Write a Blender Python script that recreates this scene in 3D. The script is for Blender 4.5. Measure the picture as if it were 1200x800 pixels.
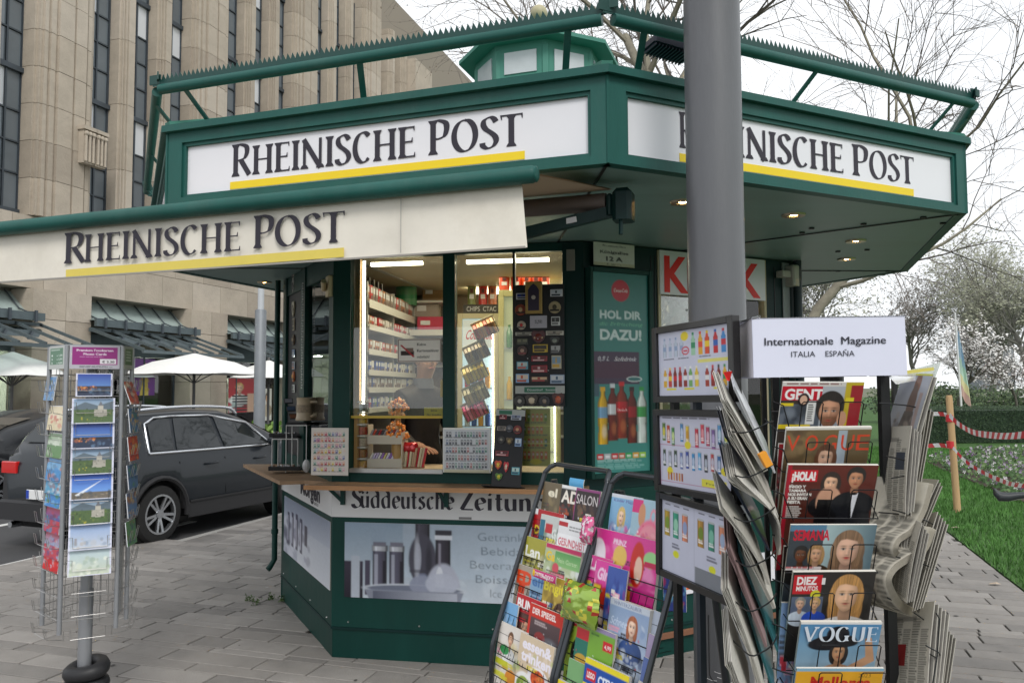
import bpy, bmesh, math, random
import numpy as np
from mathutils import Vector, Matrix
R = math.radians
S = bpy.context.scene
for o in list(bpy.data.objects): bpy.data.objects.remove(o)
# ---------------------------------------------------------------- camera
cam = bpy.data.objects.new('camera', bpy.data.cameras.new('camera')); S.collection.objects.link(cam)
cam.data.sensor_width = 36; cam.data.lens = 27.99; cam.data.clip_start = .05; cam.data.clip_end = 2000
PITCH, ROLL, EYE, FPX = .0585, -.0042, 1.8, 932.96
cam.location = (0, 0, EYE)
cam.matrix_world = Matrix.Translation((0, 0, EYE)) @ Matrix.Rotation(R(90)+PITCH, 4, 'X') @ Matrix.Rotation(ROLL, 4, 'Z')
S.camera = cam
# ---------------------------------------------------------------- sky, sun, exposure (overcast)
W = bpy.data.worlds.new('World'); S.world = W; W.use_nodes = True
nt = W.node_tree; nt.nodes.clear()
wo = nt.nodes.new('ShaderNodeOutputWorld'); bg = nt.nodes.new('ShaderNodeBackground'); bg.inputs[1].default_value = .1
sky = nt.nodes.new('ShaderNodeTexSky'); sky.sky_type = 'NISHITA'; sky.sun_disc = False
sky.sun_elevation = R(46); sky.sun_rotation = R(163)
mx = nt.nodes.new('ShaderNodeMix'); mx.data_type = 'RGBA'; mx.inputs[0].default_value = .93
tcw = nt.nodes.new('ShaderNodeTexCoord'); nw = nt.nodes.new('ShaderNodeTexNoise'); nw.inputs['Scale'].default_value = 1.4; nw.inputs['Detail'].default_value = 4
rw = nt.nodes.new('ShaderNodeValToRGB')
rw.color_ramp.elements[0].position = .3; rw.color_ramp.elements[0].color = (8.6, 8.9, 9.3, 1)
rw.color_ramp.elements[1].position = .7; rw.color_ramp.elements[1].color = (10.2, 10.4, 10.6, 1)
nt.links.new(tcw.outputs['Generated'], nw.inputs['Vector']); nt.links.new(nw.outputs[0], rw.inputs[0])
nt.links.new(sky.outputs[0], mx.inputs[6]); nt.links.new(rw.outputs[0], mx.inputs[7])
nt.links.new(mx.outputs[2], bg.inputs[0]); nt.links.new(bg.outputs[0], wo.inputs[0])
sun = bpy.data.objects.new('sun', bpy.data.lights.new('sun', 'SUN')); S.collection.objects.link(sun)
sun.data.energy = 1.5; sun.data.angle = R(20); sun.data.color = (1, .97, .92)
sun.rotation_euler = (R(44), 0, R(17))
S.view_settings.view_transform = 'Standard'; S.view_settings.look = 'None'; S.view_settings.gamma = 1; S.view_settings.exposure = 0.28
S.view_settings.use_curve_mapping = False
S.cycles.max_bounces = 8; S.cycles.transparent_max_bounces = 12; S.cycles.caustics_reflective = False; S.cycles.caustics_refractive = False

# ---------------------------------------------------------------- measuring helpers (photograph pixels -> metres)
def ray(x, y):
    u = x-600; v = y-400
    u, v = u*math.cos(ROLL)+v*math.sin(ROLL), -u*math.sin(ROLL)+v*math.cos(ROLL)
    a = u/FPX; b = -v/FPX
    return (a, math.cos(PITCH)-math.sin(PITCH)*b, math.sin(PITCH)+math.cos(PITCH)*b)
def at(x, y, Y):
    d = ray(x, y); t = Y/d[1]; return Vector((d[0]*t, Y, EYE+d[2]*t))
def ground(x, y, h=0):
    d = ray(x, y); t = (h-EYE)/d[2]; return Vector((d[0]*t, d[1]*t, h))
def hit(x, y, p, q, off=0):
    d = ray(x, y); L = math.hypot(q[0]-p[0], q[1]-p[1]); ux, uy = (q[0]-p[0])/L, (q[1]-p[1])/L
    px, py = p[0]+uy*off, p[1]-ux*off
    det = -ux*d[1]+d[0]*uy
    s = (px*d[1]-d[0]*py)/det
    t = (px+ux*s)/d[0] if abs(d[0]) > abs(d[1]) else (py+uy*s)/d[1]
    return s, EYE+d[2]*t
# ---------------------------------------------------------------- materials
def lin(c):
    if isinstance(c, str):
        c = [int(c[i:i+2], 16)/255 for i in (0, 2, 4)]
    return tuple((v/12.92 if v <= .04045 else ((v+.055)/1.055)**2.4) for v in c)
MATS = {}
def mat(name, col, rough=.6, metal=0, var=0, vs=6, bump=0, bs=40, emit=0, trans=0, coat=0, obj_var=0, dirt=None, ior=1.45, spec=.5, stretch=None):
    """procedural material: base colour with noise variation, fine bump, optional dirt colour"""
    if name in MATS: return MATS[name]
    m = bpy.data.materials.new(name); m.use_nodes = True; n = m.node_tree; N = n.nodes; b = N['Principled BSDF']
    if isinstance(col, str): col = lin(col)
    b.inputs['Base Color'].default_value = (*col, 1); b.inputs['Roughness'].default_value = rough
    b.inputs['Metallic'].default_value = metal; b.inputs['IOR'].default_value = ior; b.inputs['Specular IOR Level'].default_value = spec
    if trans: b.inputs['Transmission Weight'].default_value = trans
    if coat: b.inputs['Coat Weight'].default_value = coat; b.inputs['Coat Roughness'].default_value = .06
    if emit: b.inputs['Emission Color'].default_value = (*col, 1); b.inputs['Emission Strength'].default_value = emit
    out = None
    if var or bump or dirt or obj_var:
        tc = N.new('ShaderNodeTexCoord'); src = tc.outputs['Object']
        if stretch:
            mp = N.new('ShaderNodeMapping'); mp.inputs['Scale'].default_value = stretch; n.links.new(src, mp.inputs[0]); src = mp.outputs[0]
        oi = N.new('ShaderNodeObjectInfo'); ad = N.new('ShaderNodeVectorMath'); ad.operation = 'ADD'
        n.links.new(src, ad.inputs[0]); n.links.new(oi.outputs['Random'], ad.inputs[1]); src = ad.outputs[0]
    if var or dirt or obj_var:
        no = N.new('ShaderNodeTexNoise'); no.inputs['Scale'].default_value = vs; no.inputs['Detail'].default_value = 6; no.inputs['Roughness'].default_value = .65
        n.links.new(src, no.inputs['Vector'])
        mr = N.new('ShaderNodeMapRange'); mr.inputs[1].default_value = .25; mr.inputs[2].default_value = .75; mr.inputs[3].default_value = 1-var; mr.inputs[4].default_value = 1+var
        n.links.new(no.outputs[0], mr.inputs[0]); fac = mr.outputs[0]
        if obj_var:
            m2 = N.new('ShaderNodeMapRange'); m2.inputs[3].default_value = 1-obj_var; m2.inputs[4].default_value = 1+obj_var
            n.links.new(oi.outputs['Random'], m2.inputs[0]); mu = N.new('ShaderNodeMath'); mu.operation = 'MULTIPLY'
            n.links.new(fac, mu.inputs[0]); n.links.new(m2.outputs[0], mu.inputs[1]); fac = mu.outputs[0]
        vm = N.new('ShaderNodeVectorMath'); vm.operation = 'SCALE'; vm.inputs[0].default_value = col
        n.links.new(fac, vm.inputs['Scale']); out = vm.outputs[0]
        if dirt:
            nd = N.new('ShaderNodeTexNoise'); nd.inputs['Scale'].default_value = vs*.45; nd.inputs['Detail'].default_value = 8; nd.inputs['Roughness'].default_value = .75
            n.links.new(src, nd.inputs['Vector'])
            rr = N.new('ShaderNodeMapRange'); rr.inputs[1].default_value = .5; rr.inputs[2].default_value = .72; rr.inputs[4].default_value = .6
            n.links.new(nd.outputs[0], rr.inputs[0]); mi = N.new('ShaderNodeMix'); mi.data_type = 'RGBA'
            n.links.new(rr.outputs[0], mi.inputs[0]); n.links.new(out, mi.inputs[6]); mi.inputs[7].default_value = (*(lin(dirt) if isinstance(dirt, str) else dirt), 1); out = mi.outputs[2]
        n.links.new(out, b.inputs['Base Color'])
        rv = N.new('ShaderNodeMapRange'); rv.inputs[3].default_value = max(.02, rough-.08); rv.inputs[4].default_value = min(1, rough+.1)
        n.links.new(no.outputs[0], rv.inputs[0]); n.links.new(rv.outputs[0], b.inputs['Roughness'])
    if bump:
        nb = N.new('ShaderNodeTexNoise'); nb.inputs['Scale'].default_value = bs; nb.inputs['Detail'].default_value = 5
        n.links.new(src, nb.inputs['Vector']); bp = N.new('ShaderNodeBump'); bp.inputs['Strength'].default_value = bump; bp.inputs['Distance'].default_value = .02
        n.links.new(nb.outputs[0], bp.inputs['Height']); n.links.new(bp.outputs[0], b.inputs['Normal'])
    MATS[name] = m; return m
def attr_mat(name, rough=.35, mul=1, coat=0, spec=.5):
    if name in MATS: return MATS[name]
    m = bpy.data.materials.new(name); m.use_nodes = True; n = m.node_tree; b = n.nodes['Principled BSDF']
    a = n.nodes.new('ShaderNodeVertexColor'); a.layer_name = 'Col'
    no = n.nodes.new('ShaderNodeTexNoise'); no.inputs['Scale'].default_value = 30; tc = n.nodes.new('ShaderNodeTexCoord'); n.links.new(tc.outputs['Object'], no.inputs['Vector'])
    mr = n.nodes.new('ShaderNodeMapRange'); mr.inputs[3].default_value = mul*.93; mr.inputs[4].default_value = mul*1.05; n.links.new(no.outputs[0], mr.inputs[0])
    vm = n.nodes.new('ShaderNodeVectorMath'); vm.operation = 'SCALE'; n.links.new(a.outputs[0], vm.inputs[0]); n.links.new(mr.outputs[0], vm.inputs['Scale'])
    n.links.new(vm.outputs[0], b.inputs['Base Color']); b.inputs['Roughness'].default_value = rough; b.inputs['Specular IOR Level'].default_value = spec
    if coat: b.inputs['Coat Weight'].default_value = coat; b.inputs['Coat Roughness'].default_value = .08
    MATS[name] = m; return m
def glass_mat(name, tint=(1, 1, 1), f=.08, rough=.0, refl=(1, 1, 1), opaque=0):
    """thin pane: mostly see-through with a fresnel reflection"""
    if name in MATS: return MATS[name]
    m = bpy.data.materials.new(name); m.use_nodes = True; n = m.node_tree; N = n.nodes; N.clear()
    o = N.new('ShaderNodeOutputMaterial'); t = N.new('ShaderNodeBsdfTransparent'); t.inputs[0].default_value = (*tint, 1)
    g = N.new('ShaderNodeBsdfGlossy'); g.inputs['Roughness'].default_value = rough; g.inputs[0].default_value = (*refl, 1)
    fr = N.new('ShaderNodeFresnel'); fr.inputs[0].default_value = 1.5
    ma = N.new('ShaderNodeMath'); ma.operation = 'ADD'; ma.inputs[1].default_value = f; n.links.new(fr.outputs[0], ma.inputs[0]); ma.use_clamp = True
    mx = N.new('ShaderNodeMixShader'); n.links.new(ma.outputs[0], mx.inputs[0]); n.links.new(t.outputs[0], mx.inputs[1]); n.links.new(g.outputs[0], mx.inputs[2])
    n.links.new(mx.outputs[0], o.inputs[0]); MATS[name] = m; return m

# ---------------------------------------------------------------- mesh builder
class MB:
    def __init__(s): s.v = []; s.f = []; s.m = []; s.cur = 0
    def add(s, vs, fs, mi=None):
        b = len(s.v); s.v += [tuple(v) for v in vs]; s.f += [tuple(i+b for i in f) for f in fs]; s.m += [s.cur if mi is None else mi]*len(fs); return s
    def box(s, x0, x1, y0, y1, z0, z1, mi=None, M=None):
        vs = [(x0, y0, z0), (x1, y0, z0), (x1, y1, z0), (x0, y1, z0), (x0, y0, z1), (x1, y0, z1), (x1, y1, z1), (x0, y1, z1)]
        if M: vs = [M @ Vector(v) for v in vs]
        return s.add(vs, [(3, 2, 1, 0), (4, 5, 6, 7), (0, 1, 5, 4), (1, 2, 6, 5), (2, 3, 7, 6), (3, 0, 4, 7)], mi)
    def cbox(s, x0, x1, y0, y1, z0, z1, c=.003, mi=None, M=None):
        """box with chamfered top/vertical edges"""
        def ring(z, i): return [(x0+i, y0, z), (x1-i, y0, z), (x1, y0+i, z), (x1, y1-i, z), (x1-i, y1, z), (x0+i, y1, z), (x0, y1-i, z), (x0, y0+i, z)]
        vs = ring(z0, c)+ring(z1-c, c)+[(x0+c, y0+c, z1), (x1-c, y0+c, z1), (x1-c, y1-c, z1), (x0+c, y1-c, z1)]
        fs = [(7, 6, 5, 4, 3, 2, 1, 0)]+[(i, (i+1) % 8, 8+(i+1) % 8, 8+i) for i in range(8)]
        fs += [(16, 17, 18, 19), (8, 9, 17, 16), (9, 10, 17), (10, 11, 18, 17), (11, 12, 18), (12, 13, 19, 18), (13, 14, 19), (14, 15, 16, 19), (15, 8, 16)]
        if M: vs = [M @ Vector(v) for v in vs]
        return s.add(vs, fs, mi)
    def prism(s, poly, z0, z1, mi=None, cap=True):
        n = len(poly); vs = [(x, y, z0) for x, y in poly]+[(x, y, z1) for x, y in poly]
        fs = [(i, (i+1) % n, n+(i+1) % n, n+i) for i in range(n)]
        if cap: fs += [tuple(range(n-1, -1, -1)), tuple(range(n, 2*n))]
        return s.add(vs, fs, mi)
    def extr(s, poly, y0, y1, mi=None):
        """polygon in xz, extruded along y"""
        n = len(poly); vs = [(x, y0, z) for x, z in poly]+[(x, y1, z) for x, z in poly]
        return s.add(vs, [(i, n+i, n+(i+1) % n, (i+1) % n) for i in range(n)]+[tuple(range(n)), tuple(range(2*n-1, n-1, -1))], mi)
    def tube(s, pts, r, n=6, mi=None, cap=True):
        pts = [Vector(p) for p in pts]; rs = r if isinstance(r, (list, tuple)) else [r]*len(pts); vs = []
        up = None
        for i, p in enumerate(pts):
            d = (pts[min(i+1, len(pts)-1)]-pts[max(i-1, 0)])
            if d.length < 1e-9: d = Vector((0, 0, 1))
            d.normalize()
            if up is None:
                a = Vector((0, 0, 1)) if abs(d.z) < .9 else Vector((1, 0, 0)); up = d.cross(a).normalized()
            else:
                up = (up-d*up.dot(d)); up = up.normalized() if up.length > 1e-6 else d.orthogonal().normalized()
            w = d.cross(up)
            for k in range(n):
                t = 2*math.pi*k/n; vs.append(p+(up*math.cos(t)+w*math.sin(t))*rs[i])
        fs = [(i*n+k, i*n+(k+1) % n, (i+1)*n+(k+1) % n, (i+1)*n+k) for i in range(len(pts)-1) for k in range(n)]
        if cap: fs += [tuple(range(n-1, -1, -1)), tuple((len(pts)-1)*n+k for k in range(n))]
        return s.add(vs, fs, mi)
    def bar(s, p, q, w, h, mi=None, up=(0, 0, 1)):
        p = Vector(p); q = Vector(q); d = (q-p).normalized(); u = Vector(up)
        if abs(d.dot(u)) > .95: u = Vector((1, 0, 0))
        a = d.cross(u).normalized(); b = a.cross(d).normalized(); vs = []
        for c in (p, q):
            for i, j in ((-1, -1), (1, -1), (1, 1), (-1, 1)): vs.append(c+a*i*w/2+b*j*h/2)
        return s.add(vs, [(3, 2, 1, 0), (4, 5, 6, 7), (0, 1, 5, 4), (1, 2, 6, 5), (2, 3, 7, 6), (3, 0, 4, 7)], mi)
    def lathe(s, prof, n=16, mi=None, c=(0, 0, 0), axis='z', cap=True):
        vs = []
        for r_, z in prof:
            for k in range(n):
                t = 2*math.pi*k/n; x, y = r_*math.cos(t), r_*math.sin(t)
                v = (x, y, z) if axis == 'z' else ((x, z, y) if axis == 'y' else (z, x, y))
                vs.append((v[0]+c[0], v[1]+c[1], v[2]+c[2]))
        m = len(prof)
        fs = [(i*n+k, i*n+(k+1) % n, (i+1)*n+(k+1) % n, (i+1)*n+k) for i in range(m-1) for k in range(n)]
        if cap and prof[0][0] > 1e-6: fs.append(tuple(range(n-1, -1, -1)))
        if cap and prof[-1][0] > 1e-6: fs.append(tuple((m-1)*n+k for k in range(n)))
        if axis == 'y': fs = [tuple(reversed(f)) for f in fs]
        return s.add(vs, fs, mi)
    def ell(s, c, rx, ry, rz, n=12, m=8, mi=None):
        prof = [(math.sin(math.pi*i/m), -math.cos(math.pi*i/m)) for i in range(m+1)]
        b = len(s.v); s.lathe([(max(r_, 1e-7), z) for r_, z in prof], n, mi)
        for i in range(b, len(s.v)):
            x, y, z = s.v[i]; s.v[i] = (c[0]+x*rx, c[1]+y*ry, c[2]+z*rz)
        return s
    def mesh(s, name, mats, smooth=None):
        me = bpy.data.meshes.new(name); me.from_pydata([tuple(v) for v in s.v], [], s.f)
        for m in (mats if isinstance(mats, (list, tuple)) else [mats]): me.materials.append(m)
        if any(s.m): me.polygons.foreach_set('material_index', s.m)
        if smooth is not None:
            me.polygons.foreach_set('use_smooth', [True]*len(s.f)); me.set_sharp_from_angle(angle=R(smooth))
        me.update(); return me
    def build(s, name, mats, parent=None, loc=None, rz=None, smooth=None, M=None):
        return link(name, s.mesh(name, mats, smooth), parent, loc, rz, M)
def link(name, data, parent=None, loc=None, rz=None, M=None):
    o = bpy.data.objects.new(name, data); S.collection.objects.link(o)
    if parent is not None: o.parent = parent
    if M is not None: o.matrix_local = M
    if loc is not None: o.location = loc
    if rz is not None: o.rotation_euler = (0, 0, rz)
    return o
def tag(o, label, cat, group=None, kind=None):
    if label: o['label'] = label
    if cat: o['category'] = cat
    if group: o['group'] = group
    if kind: o['kind'] = kind
    return o
def thing(name, label, cat, loc=(0, 0, 0), rz=0, group=None, M=None):
    o = link(name, None, loc=loc, rz=rz)
    if M is not None: o.matrix_world = M
    return tag(o, label, cat, group)
def struct(o): o['kind'] = 'structure'; return o
def copy_tree(o, parent=None):
    c = o.copy(); S.collection.objects.link(c)
    if parent is not None: c.parent = parent
    for ch in list(o.children): copy_tree(ch, c)
    return c
def face_M(p, q, z=0, off=0):
    """frame of a vertical face: x runs p->q, -y looks at the viewer, z up"""
    L = math.hypot(q[0]-p[0], q[1]-p[1]); ux, uy = (q[0]-p[0])/L, (q[1]-p[1])/L
    return Matrix(((ux, -uy, 0, p[0]+uy*off), (uy, ux, 0, p[1]-ux*off), (0, 0, 1, z), (0, 0, 0, 1)))

# ---------------------------------------------------------------- lettering
_tc = {}
def text_tris(s, off=0.0):
    k = (s, off)
    if k not in _tc:
        cu = bpy.data.curves.new('t', 'FONT'); cu.body = s; cu.offset = off; cu.resolution_u = 3
        ob = bpy.data.objects.new('t', cu); me = bpy.data.meshes.new_from_object(ob)
        n = len(me.vertices); co = np.zeros(n*3); me.vertices.foreach_get('co', co); co = co.reshape(-1, 3)
        me.calc_loop_triangles(); t = np.zeros(len(me.loop_triangles)*3, dtype=np.int32); me.loop_triangles.foreach_get('vertices', t)
        bpy.data.objects.remove(ob); bpy.data.curves.remove(cu); bpy.data.meshes.remove(me)
        if n == 0: co = np.zeros((3, 3)); t = np.array([0, 1, 2])
        _tc[k] = (co[:, :2].copy(), t.reshape(-1, 3))
    return _tc[k]
def lettering(s, m, parent, x, z, h, w=None, y=-.002, off=.0, name='lettering', align='l', shear=0, rot=0, cap=.73):
    """sans text in the local xz plane; h = cap height, w = forced width"""
    co, t = text_tris(s, off); co = co.copy(); co[:, 0] -= co[:, 0].min(); wd = max(co[:, 0].max(), 1e-4); k = h/cap
    sx = (w/wd) if w else k
    X = co[:, 0]*sx+co[:, 1]*k*shear; Z = co[:, 1]*k
    if align == 'c': X = X-wd*sx/2
    if align == 'r': X = X-wd*sx
    c_, s_ = math.cos(rot), math.sin(rot); X, Z = X*c_-Z*s_+x, X*s_+Z*c_+z
    mb = MB(); mb.add([(a, y, b) for a, b in zip(X, Z)], [tuple(int(i) for i in q) for q in t]); return mb.build(name, m, parent)
def spline(P, n=5):
    P = [Vector(p) for p in P]; out = []
    if len(P) == 2: return P
    Q = [2*P[0]-P[1]]+P+[2*P[-1]-P[-2]]
    for i in range(1, len(Q)-2):
        a, b, c, d = Q[i-1:i+3]
        for k in range(n):
            t = k/n; out.append(.5*((2*b)+(c-a)*t+(2*a-5*b+4*c-d)*t*t+(3*b-a-3*c+d)*t**3))
    out.append(P[-1]); return out
def arc(cx, cy, rx, ry, a0, a1, n=7):
    return [(cx+rx*math.cos(R(a0+(a1-a0)*i/n)), cy+ry*math.sin(R(a0+(a1-a0)*i/n))) for i in range(n+1)]
# broad-nib skeleton letters: (advance, [strokes]); 's' strokes get serifs at both ends
GL = {
 'R': (.66, [('s', [(.14, 0), (.14, 1)]), ('c', [(.1, .97), (.3, .98), (.5, .9), (.53, .73), (.45, .56), (.3, .5), (.14, .49)]), ('s1', [(.32, .5), (.62, .02)])]),
 'H': (.78, [('s', [(.14, 0), (.14, 1)]), ('s', [(.62, 0), (.62, 1)]), ('l', [(.14, .51), (.62, .51)])]),
 'E': (.58, [('s', [(.14, 0), (.14, 1)]), ('e', [(.1, .97), (.5, .97)]), ('e', [(.14, .51), (.44, .51)]), ('e', [(.1, .03), (.52, .03)])]),
 'I': (.3, [('s', [(.15, 0), (.15, 1)])]),
 'N': (.82, [('st', [(.13, 0), (.13, 1)]), ('st', [(.68, 0), (.68, 1)]), ('l', [(.1, 1), (.69, .0)])]),
 'S': (.56, [('c', [(.47, .82), (.4, .93), (.28, .98), (.14, .9), (.11, .76), (.18, .62), (.32, .5), (.44, .37), (.47, .22), (.38, .07), (.23, .02), (.1, .1), (.08, .2)])]),
 'C': (.66, [('c', arc(.36, .5, .27, .49, 48, 312, 12))]),
 'O': (.8, [('c', arc(.4, .5, .31, .49, 90, 450, 18))]),
 'P': (.6, [('s', [(.14, 0), (.14, 1)]), ('c', [(.1, .97), (.3, .98), (.5, .89), (.53, .71), (.46, .52), (.3, .45), (.14, .46)])]),
 'T': (.62, [('s', [(.31, 0), (.31, .98)]), ('e2', [(.02, .97), (.6, .97)])]),
 'V': (.78, [('s1t', [(.12, 1), (.4, 0)]), ('st', [(.38, 0), (.68, 1)])]),
 'G': (.76, [('c', arc(.38, .5, .29, .49, 48, 300, 12)), ('s', [(.58, .05), (.58, .42)])]),
 'U': (.74, [('c', [(.14, 1), (.14, .3), (.2, .08), (.36, .02), (.52, .1), (.58, .3), (.58, 1)])]),
 'A': (.74, [('st', [(.08, 0), (.36, 1)]), ('s1', [(.36, 1), (.66, 0)]), ('l', [(.18, .34), (.56, .34)])]),
 'M': (.92, [('st', [(.12, 0), (.14, 1)]), ('l', [(.14, 1), (.44, .1)]), ('l', [(.44, .1), (.74, 1)]), ('s', [(.76, 0), (.74, 1)])]),
 'L': (.55, [('s', [(.14, 0), (.14, 1)]), ('e', [(.1, .03), (.5, .03)])]),
 'Z': (.7, [('l', [(.08, .96), (.62, .96)]), ('l', [(.6, .96), (.1, .04)]), ('l', [(.08, .04), (.66, .04)])]),
 'B': (.64, [('s', [(.14, 0), (.14, 1)]), ('c', [(.1, .97), (.34, .97), (.46, .76), (.34, .54), (.14, .53)]), ('c', [(.14, .53), (.4, .52), (.54, .28), (.4, .03), (.1, .03)])]),
 'u': (.5, [('c', [(.1, .62), (.1, .2), (.16, .05), (.26, .03), (.4, .15)]), ('s', [(.4, .0), (.4, .62)])]),
 'd': (.54, [('c', [(.42, .58), (.28, .62), (.13, .5), (.1, .3), (.16, .08), (.28, .02), (.42, .12)]), ('c', [(.22, 1.02), (.32, .92), (.41, .78), (.43, .5), (.43, .0)])]),
 'e': (.46, [('c', [(.12, .32), (.38, .38), (.38, .52), (.28, .62), (.15, .55), (.1, .34), (.14, .12), (.25, .02), (.38, .1)])]),
 't': (.34, [('c', [(.16, .84), (.16, .15), (.22, .03), (.32, .08)]), ('l', [(.04, .6), (.3, .6)])]),
 's': (.4, [('c', [(.32, .55), (.22, .62), (.12, .55), (.13, .42), (.24, .33), (.32, .22), (.3, .08), (.18, .01), (.06, .1)])]),
 'c': (.42, [('c', [(.36, .54), (.26, .62), (.14, .54), (.1, .32), (.14, .1), (.25, .02), (.37, .1)])]),
 'h': (.52, [('c', [(.05, 1.03), (.12, .9), (.12, .0)]), ('c', [(.12, .48), (.26, .62), (.38, .55), (.4, .35), (.4, 0)])]),
 'i': (.26, [('s', [(.12, 0), (.12, .62)]), ('l', [(.08, .84), (.17, .8)])]),
 'n': (.52, [('s', [(.12, 0), (.12, .62)]), ('c', [(.12, .48), (.26, .62), (.38, .55), (.4, .35), (.4, 0)])]),
 'g': (.52, [('c', [(.42, .55), (.28, .62), (.13, .5), (.1, .32), (.16, .1), (.28, .05), (.42, .15)]), ('c', [(.42, .6), (.43, .1), (.4, -.15), (.26, -.26), (.1, -.2)])]),
 ' ': (.3, []),
}
GL['ü'] = (GL['u'][0], GL['u'][1]+[('l', [(.1, .82), (.19, .78)]), ('l', [(.33, .82), (.42, .78)])])
def nib_text(s, m, parent, x, z, h, w=None, y=-.002, W_=.15, ang=14, mn=.045, ser=.07, gap=0, name='lettering', big=None):
    na = R(ang); nv = Vector((math.cos(na), math.sin(na))); mb = MB(); cx = 0; lay = 0
    def strip(P, taper=None):
        nonlocal lay, W_
        lay += 1; yy = y-.00006*lay; pts = [Vector(p) for p in P]; vs = []
        for i, p in enumerate(pts):
            d = (pts[min(i+1, len(pts)-1)]-pts[max(i-1, 0)]).normalized(); n_ = Vector((-d.y, d.x))
            th = max(mn, abs(d.x*nv.y-d.y*nv.x)*W_)
            if taper: th = taper[0]+(taper[1]-taper[0])*i/(len(pts)-1)
            a, b = p+n_*th/2, p-n_*th/2; vs += [(cx+a.x, yy, a.y), (cx+b.x, yy, b.y)]
        mb.add(vs, [(2*i, 2*i+1, 2*i+3, 2*i+2) for i in range(len(pts)-1)])
    def serif(px, py, up):
        nonlocal lay
        lay += 1; yy = y-.00006*lay; k = 1 if up else -1; a = W_*.5; b = W_*.5+ser
        mb.add([(cx+px-b, yy, py), (cx+px+b, yy, py), (cx+px+b*.97, yy, py-k*.03), (cx+px+a*.95, yy, py-k*.12), (cx+px-a*.95, yy, py-k*.12), (cx+px-b*.97, yy, py-k*.03)], [(0, 1, 2, 3, 4, 5)])
    for ci, ch in enumerate(s):
        adv, st = GL[ch]; c0 = cx
        for kind, P in st:
            if kind == 'c': strip(spline(P, 4))
            elif kind == 'st': W0 = W_; W_ *= .62; strip([P[0], P[1]]); W_ = W0
            else: strip([P[0], P[1]])
            if kind == 's' and ser:
                lo, hi = sorted(P, key=lambda q: q[1]); serif(lo[0], lo[1], False); serif(hi[0], hi[1], True)
            if kind == 'st' and ser:
                lo, hi = sorted(P, key=lambda q: q[1])
                serif(lo[0], lo[1], False) if ch != 'V' else None
                if ch == 'V': serif(hi[0], hi[1], True)
            if kind in ('e', 'e2') and ser:
                for ex in ([P[1][0]] if kind == 'e' else [P[0][0], P[1][0]]):
                    hz = P[1][1]; k = -1 if hz > .6 else 1; lay += 1; yy = y-.00006*lay
                    mb.add([(cx+ex-.025, yy, hz-.025*k), (cx+ex+.03, yy, hz-.03*k), (cx+ex+.03, yy, hz+.13*k), (cx+ex+.005, yy, hz+.12*k)], [(0, 1, 2, 3)])
        cx = c0+adv+gap+.03
    xa = min(v[0] for v in mb.v); tot = max(v[0] for v in mb.v)-xa; sx = (w/tot) if w else h
    mb.v = [(x+(v[0]-xa)*sx, v[1], z+v[2]*h) for v in mb.v]
    if big:  # larger capitals: scale factor per leading letters is applied by the caller instead
        pass
    return mb.build(name, m, parent)

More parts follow.
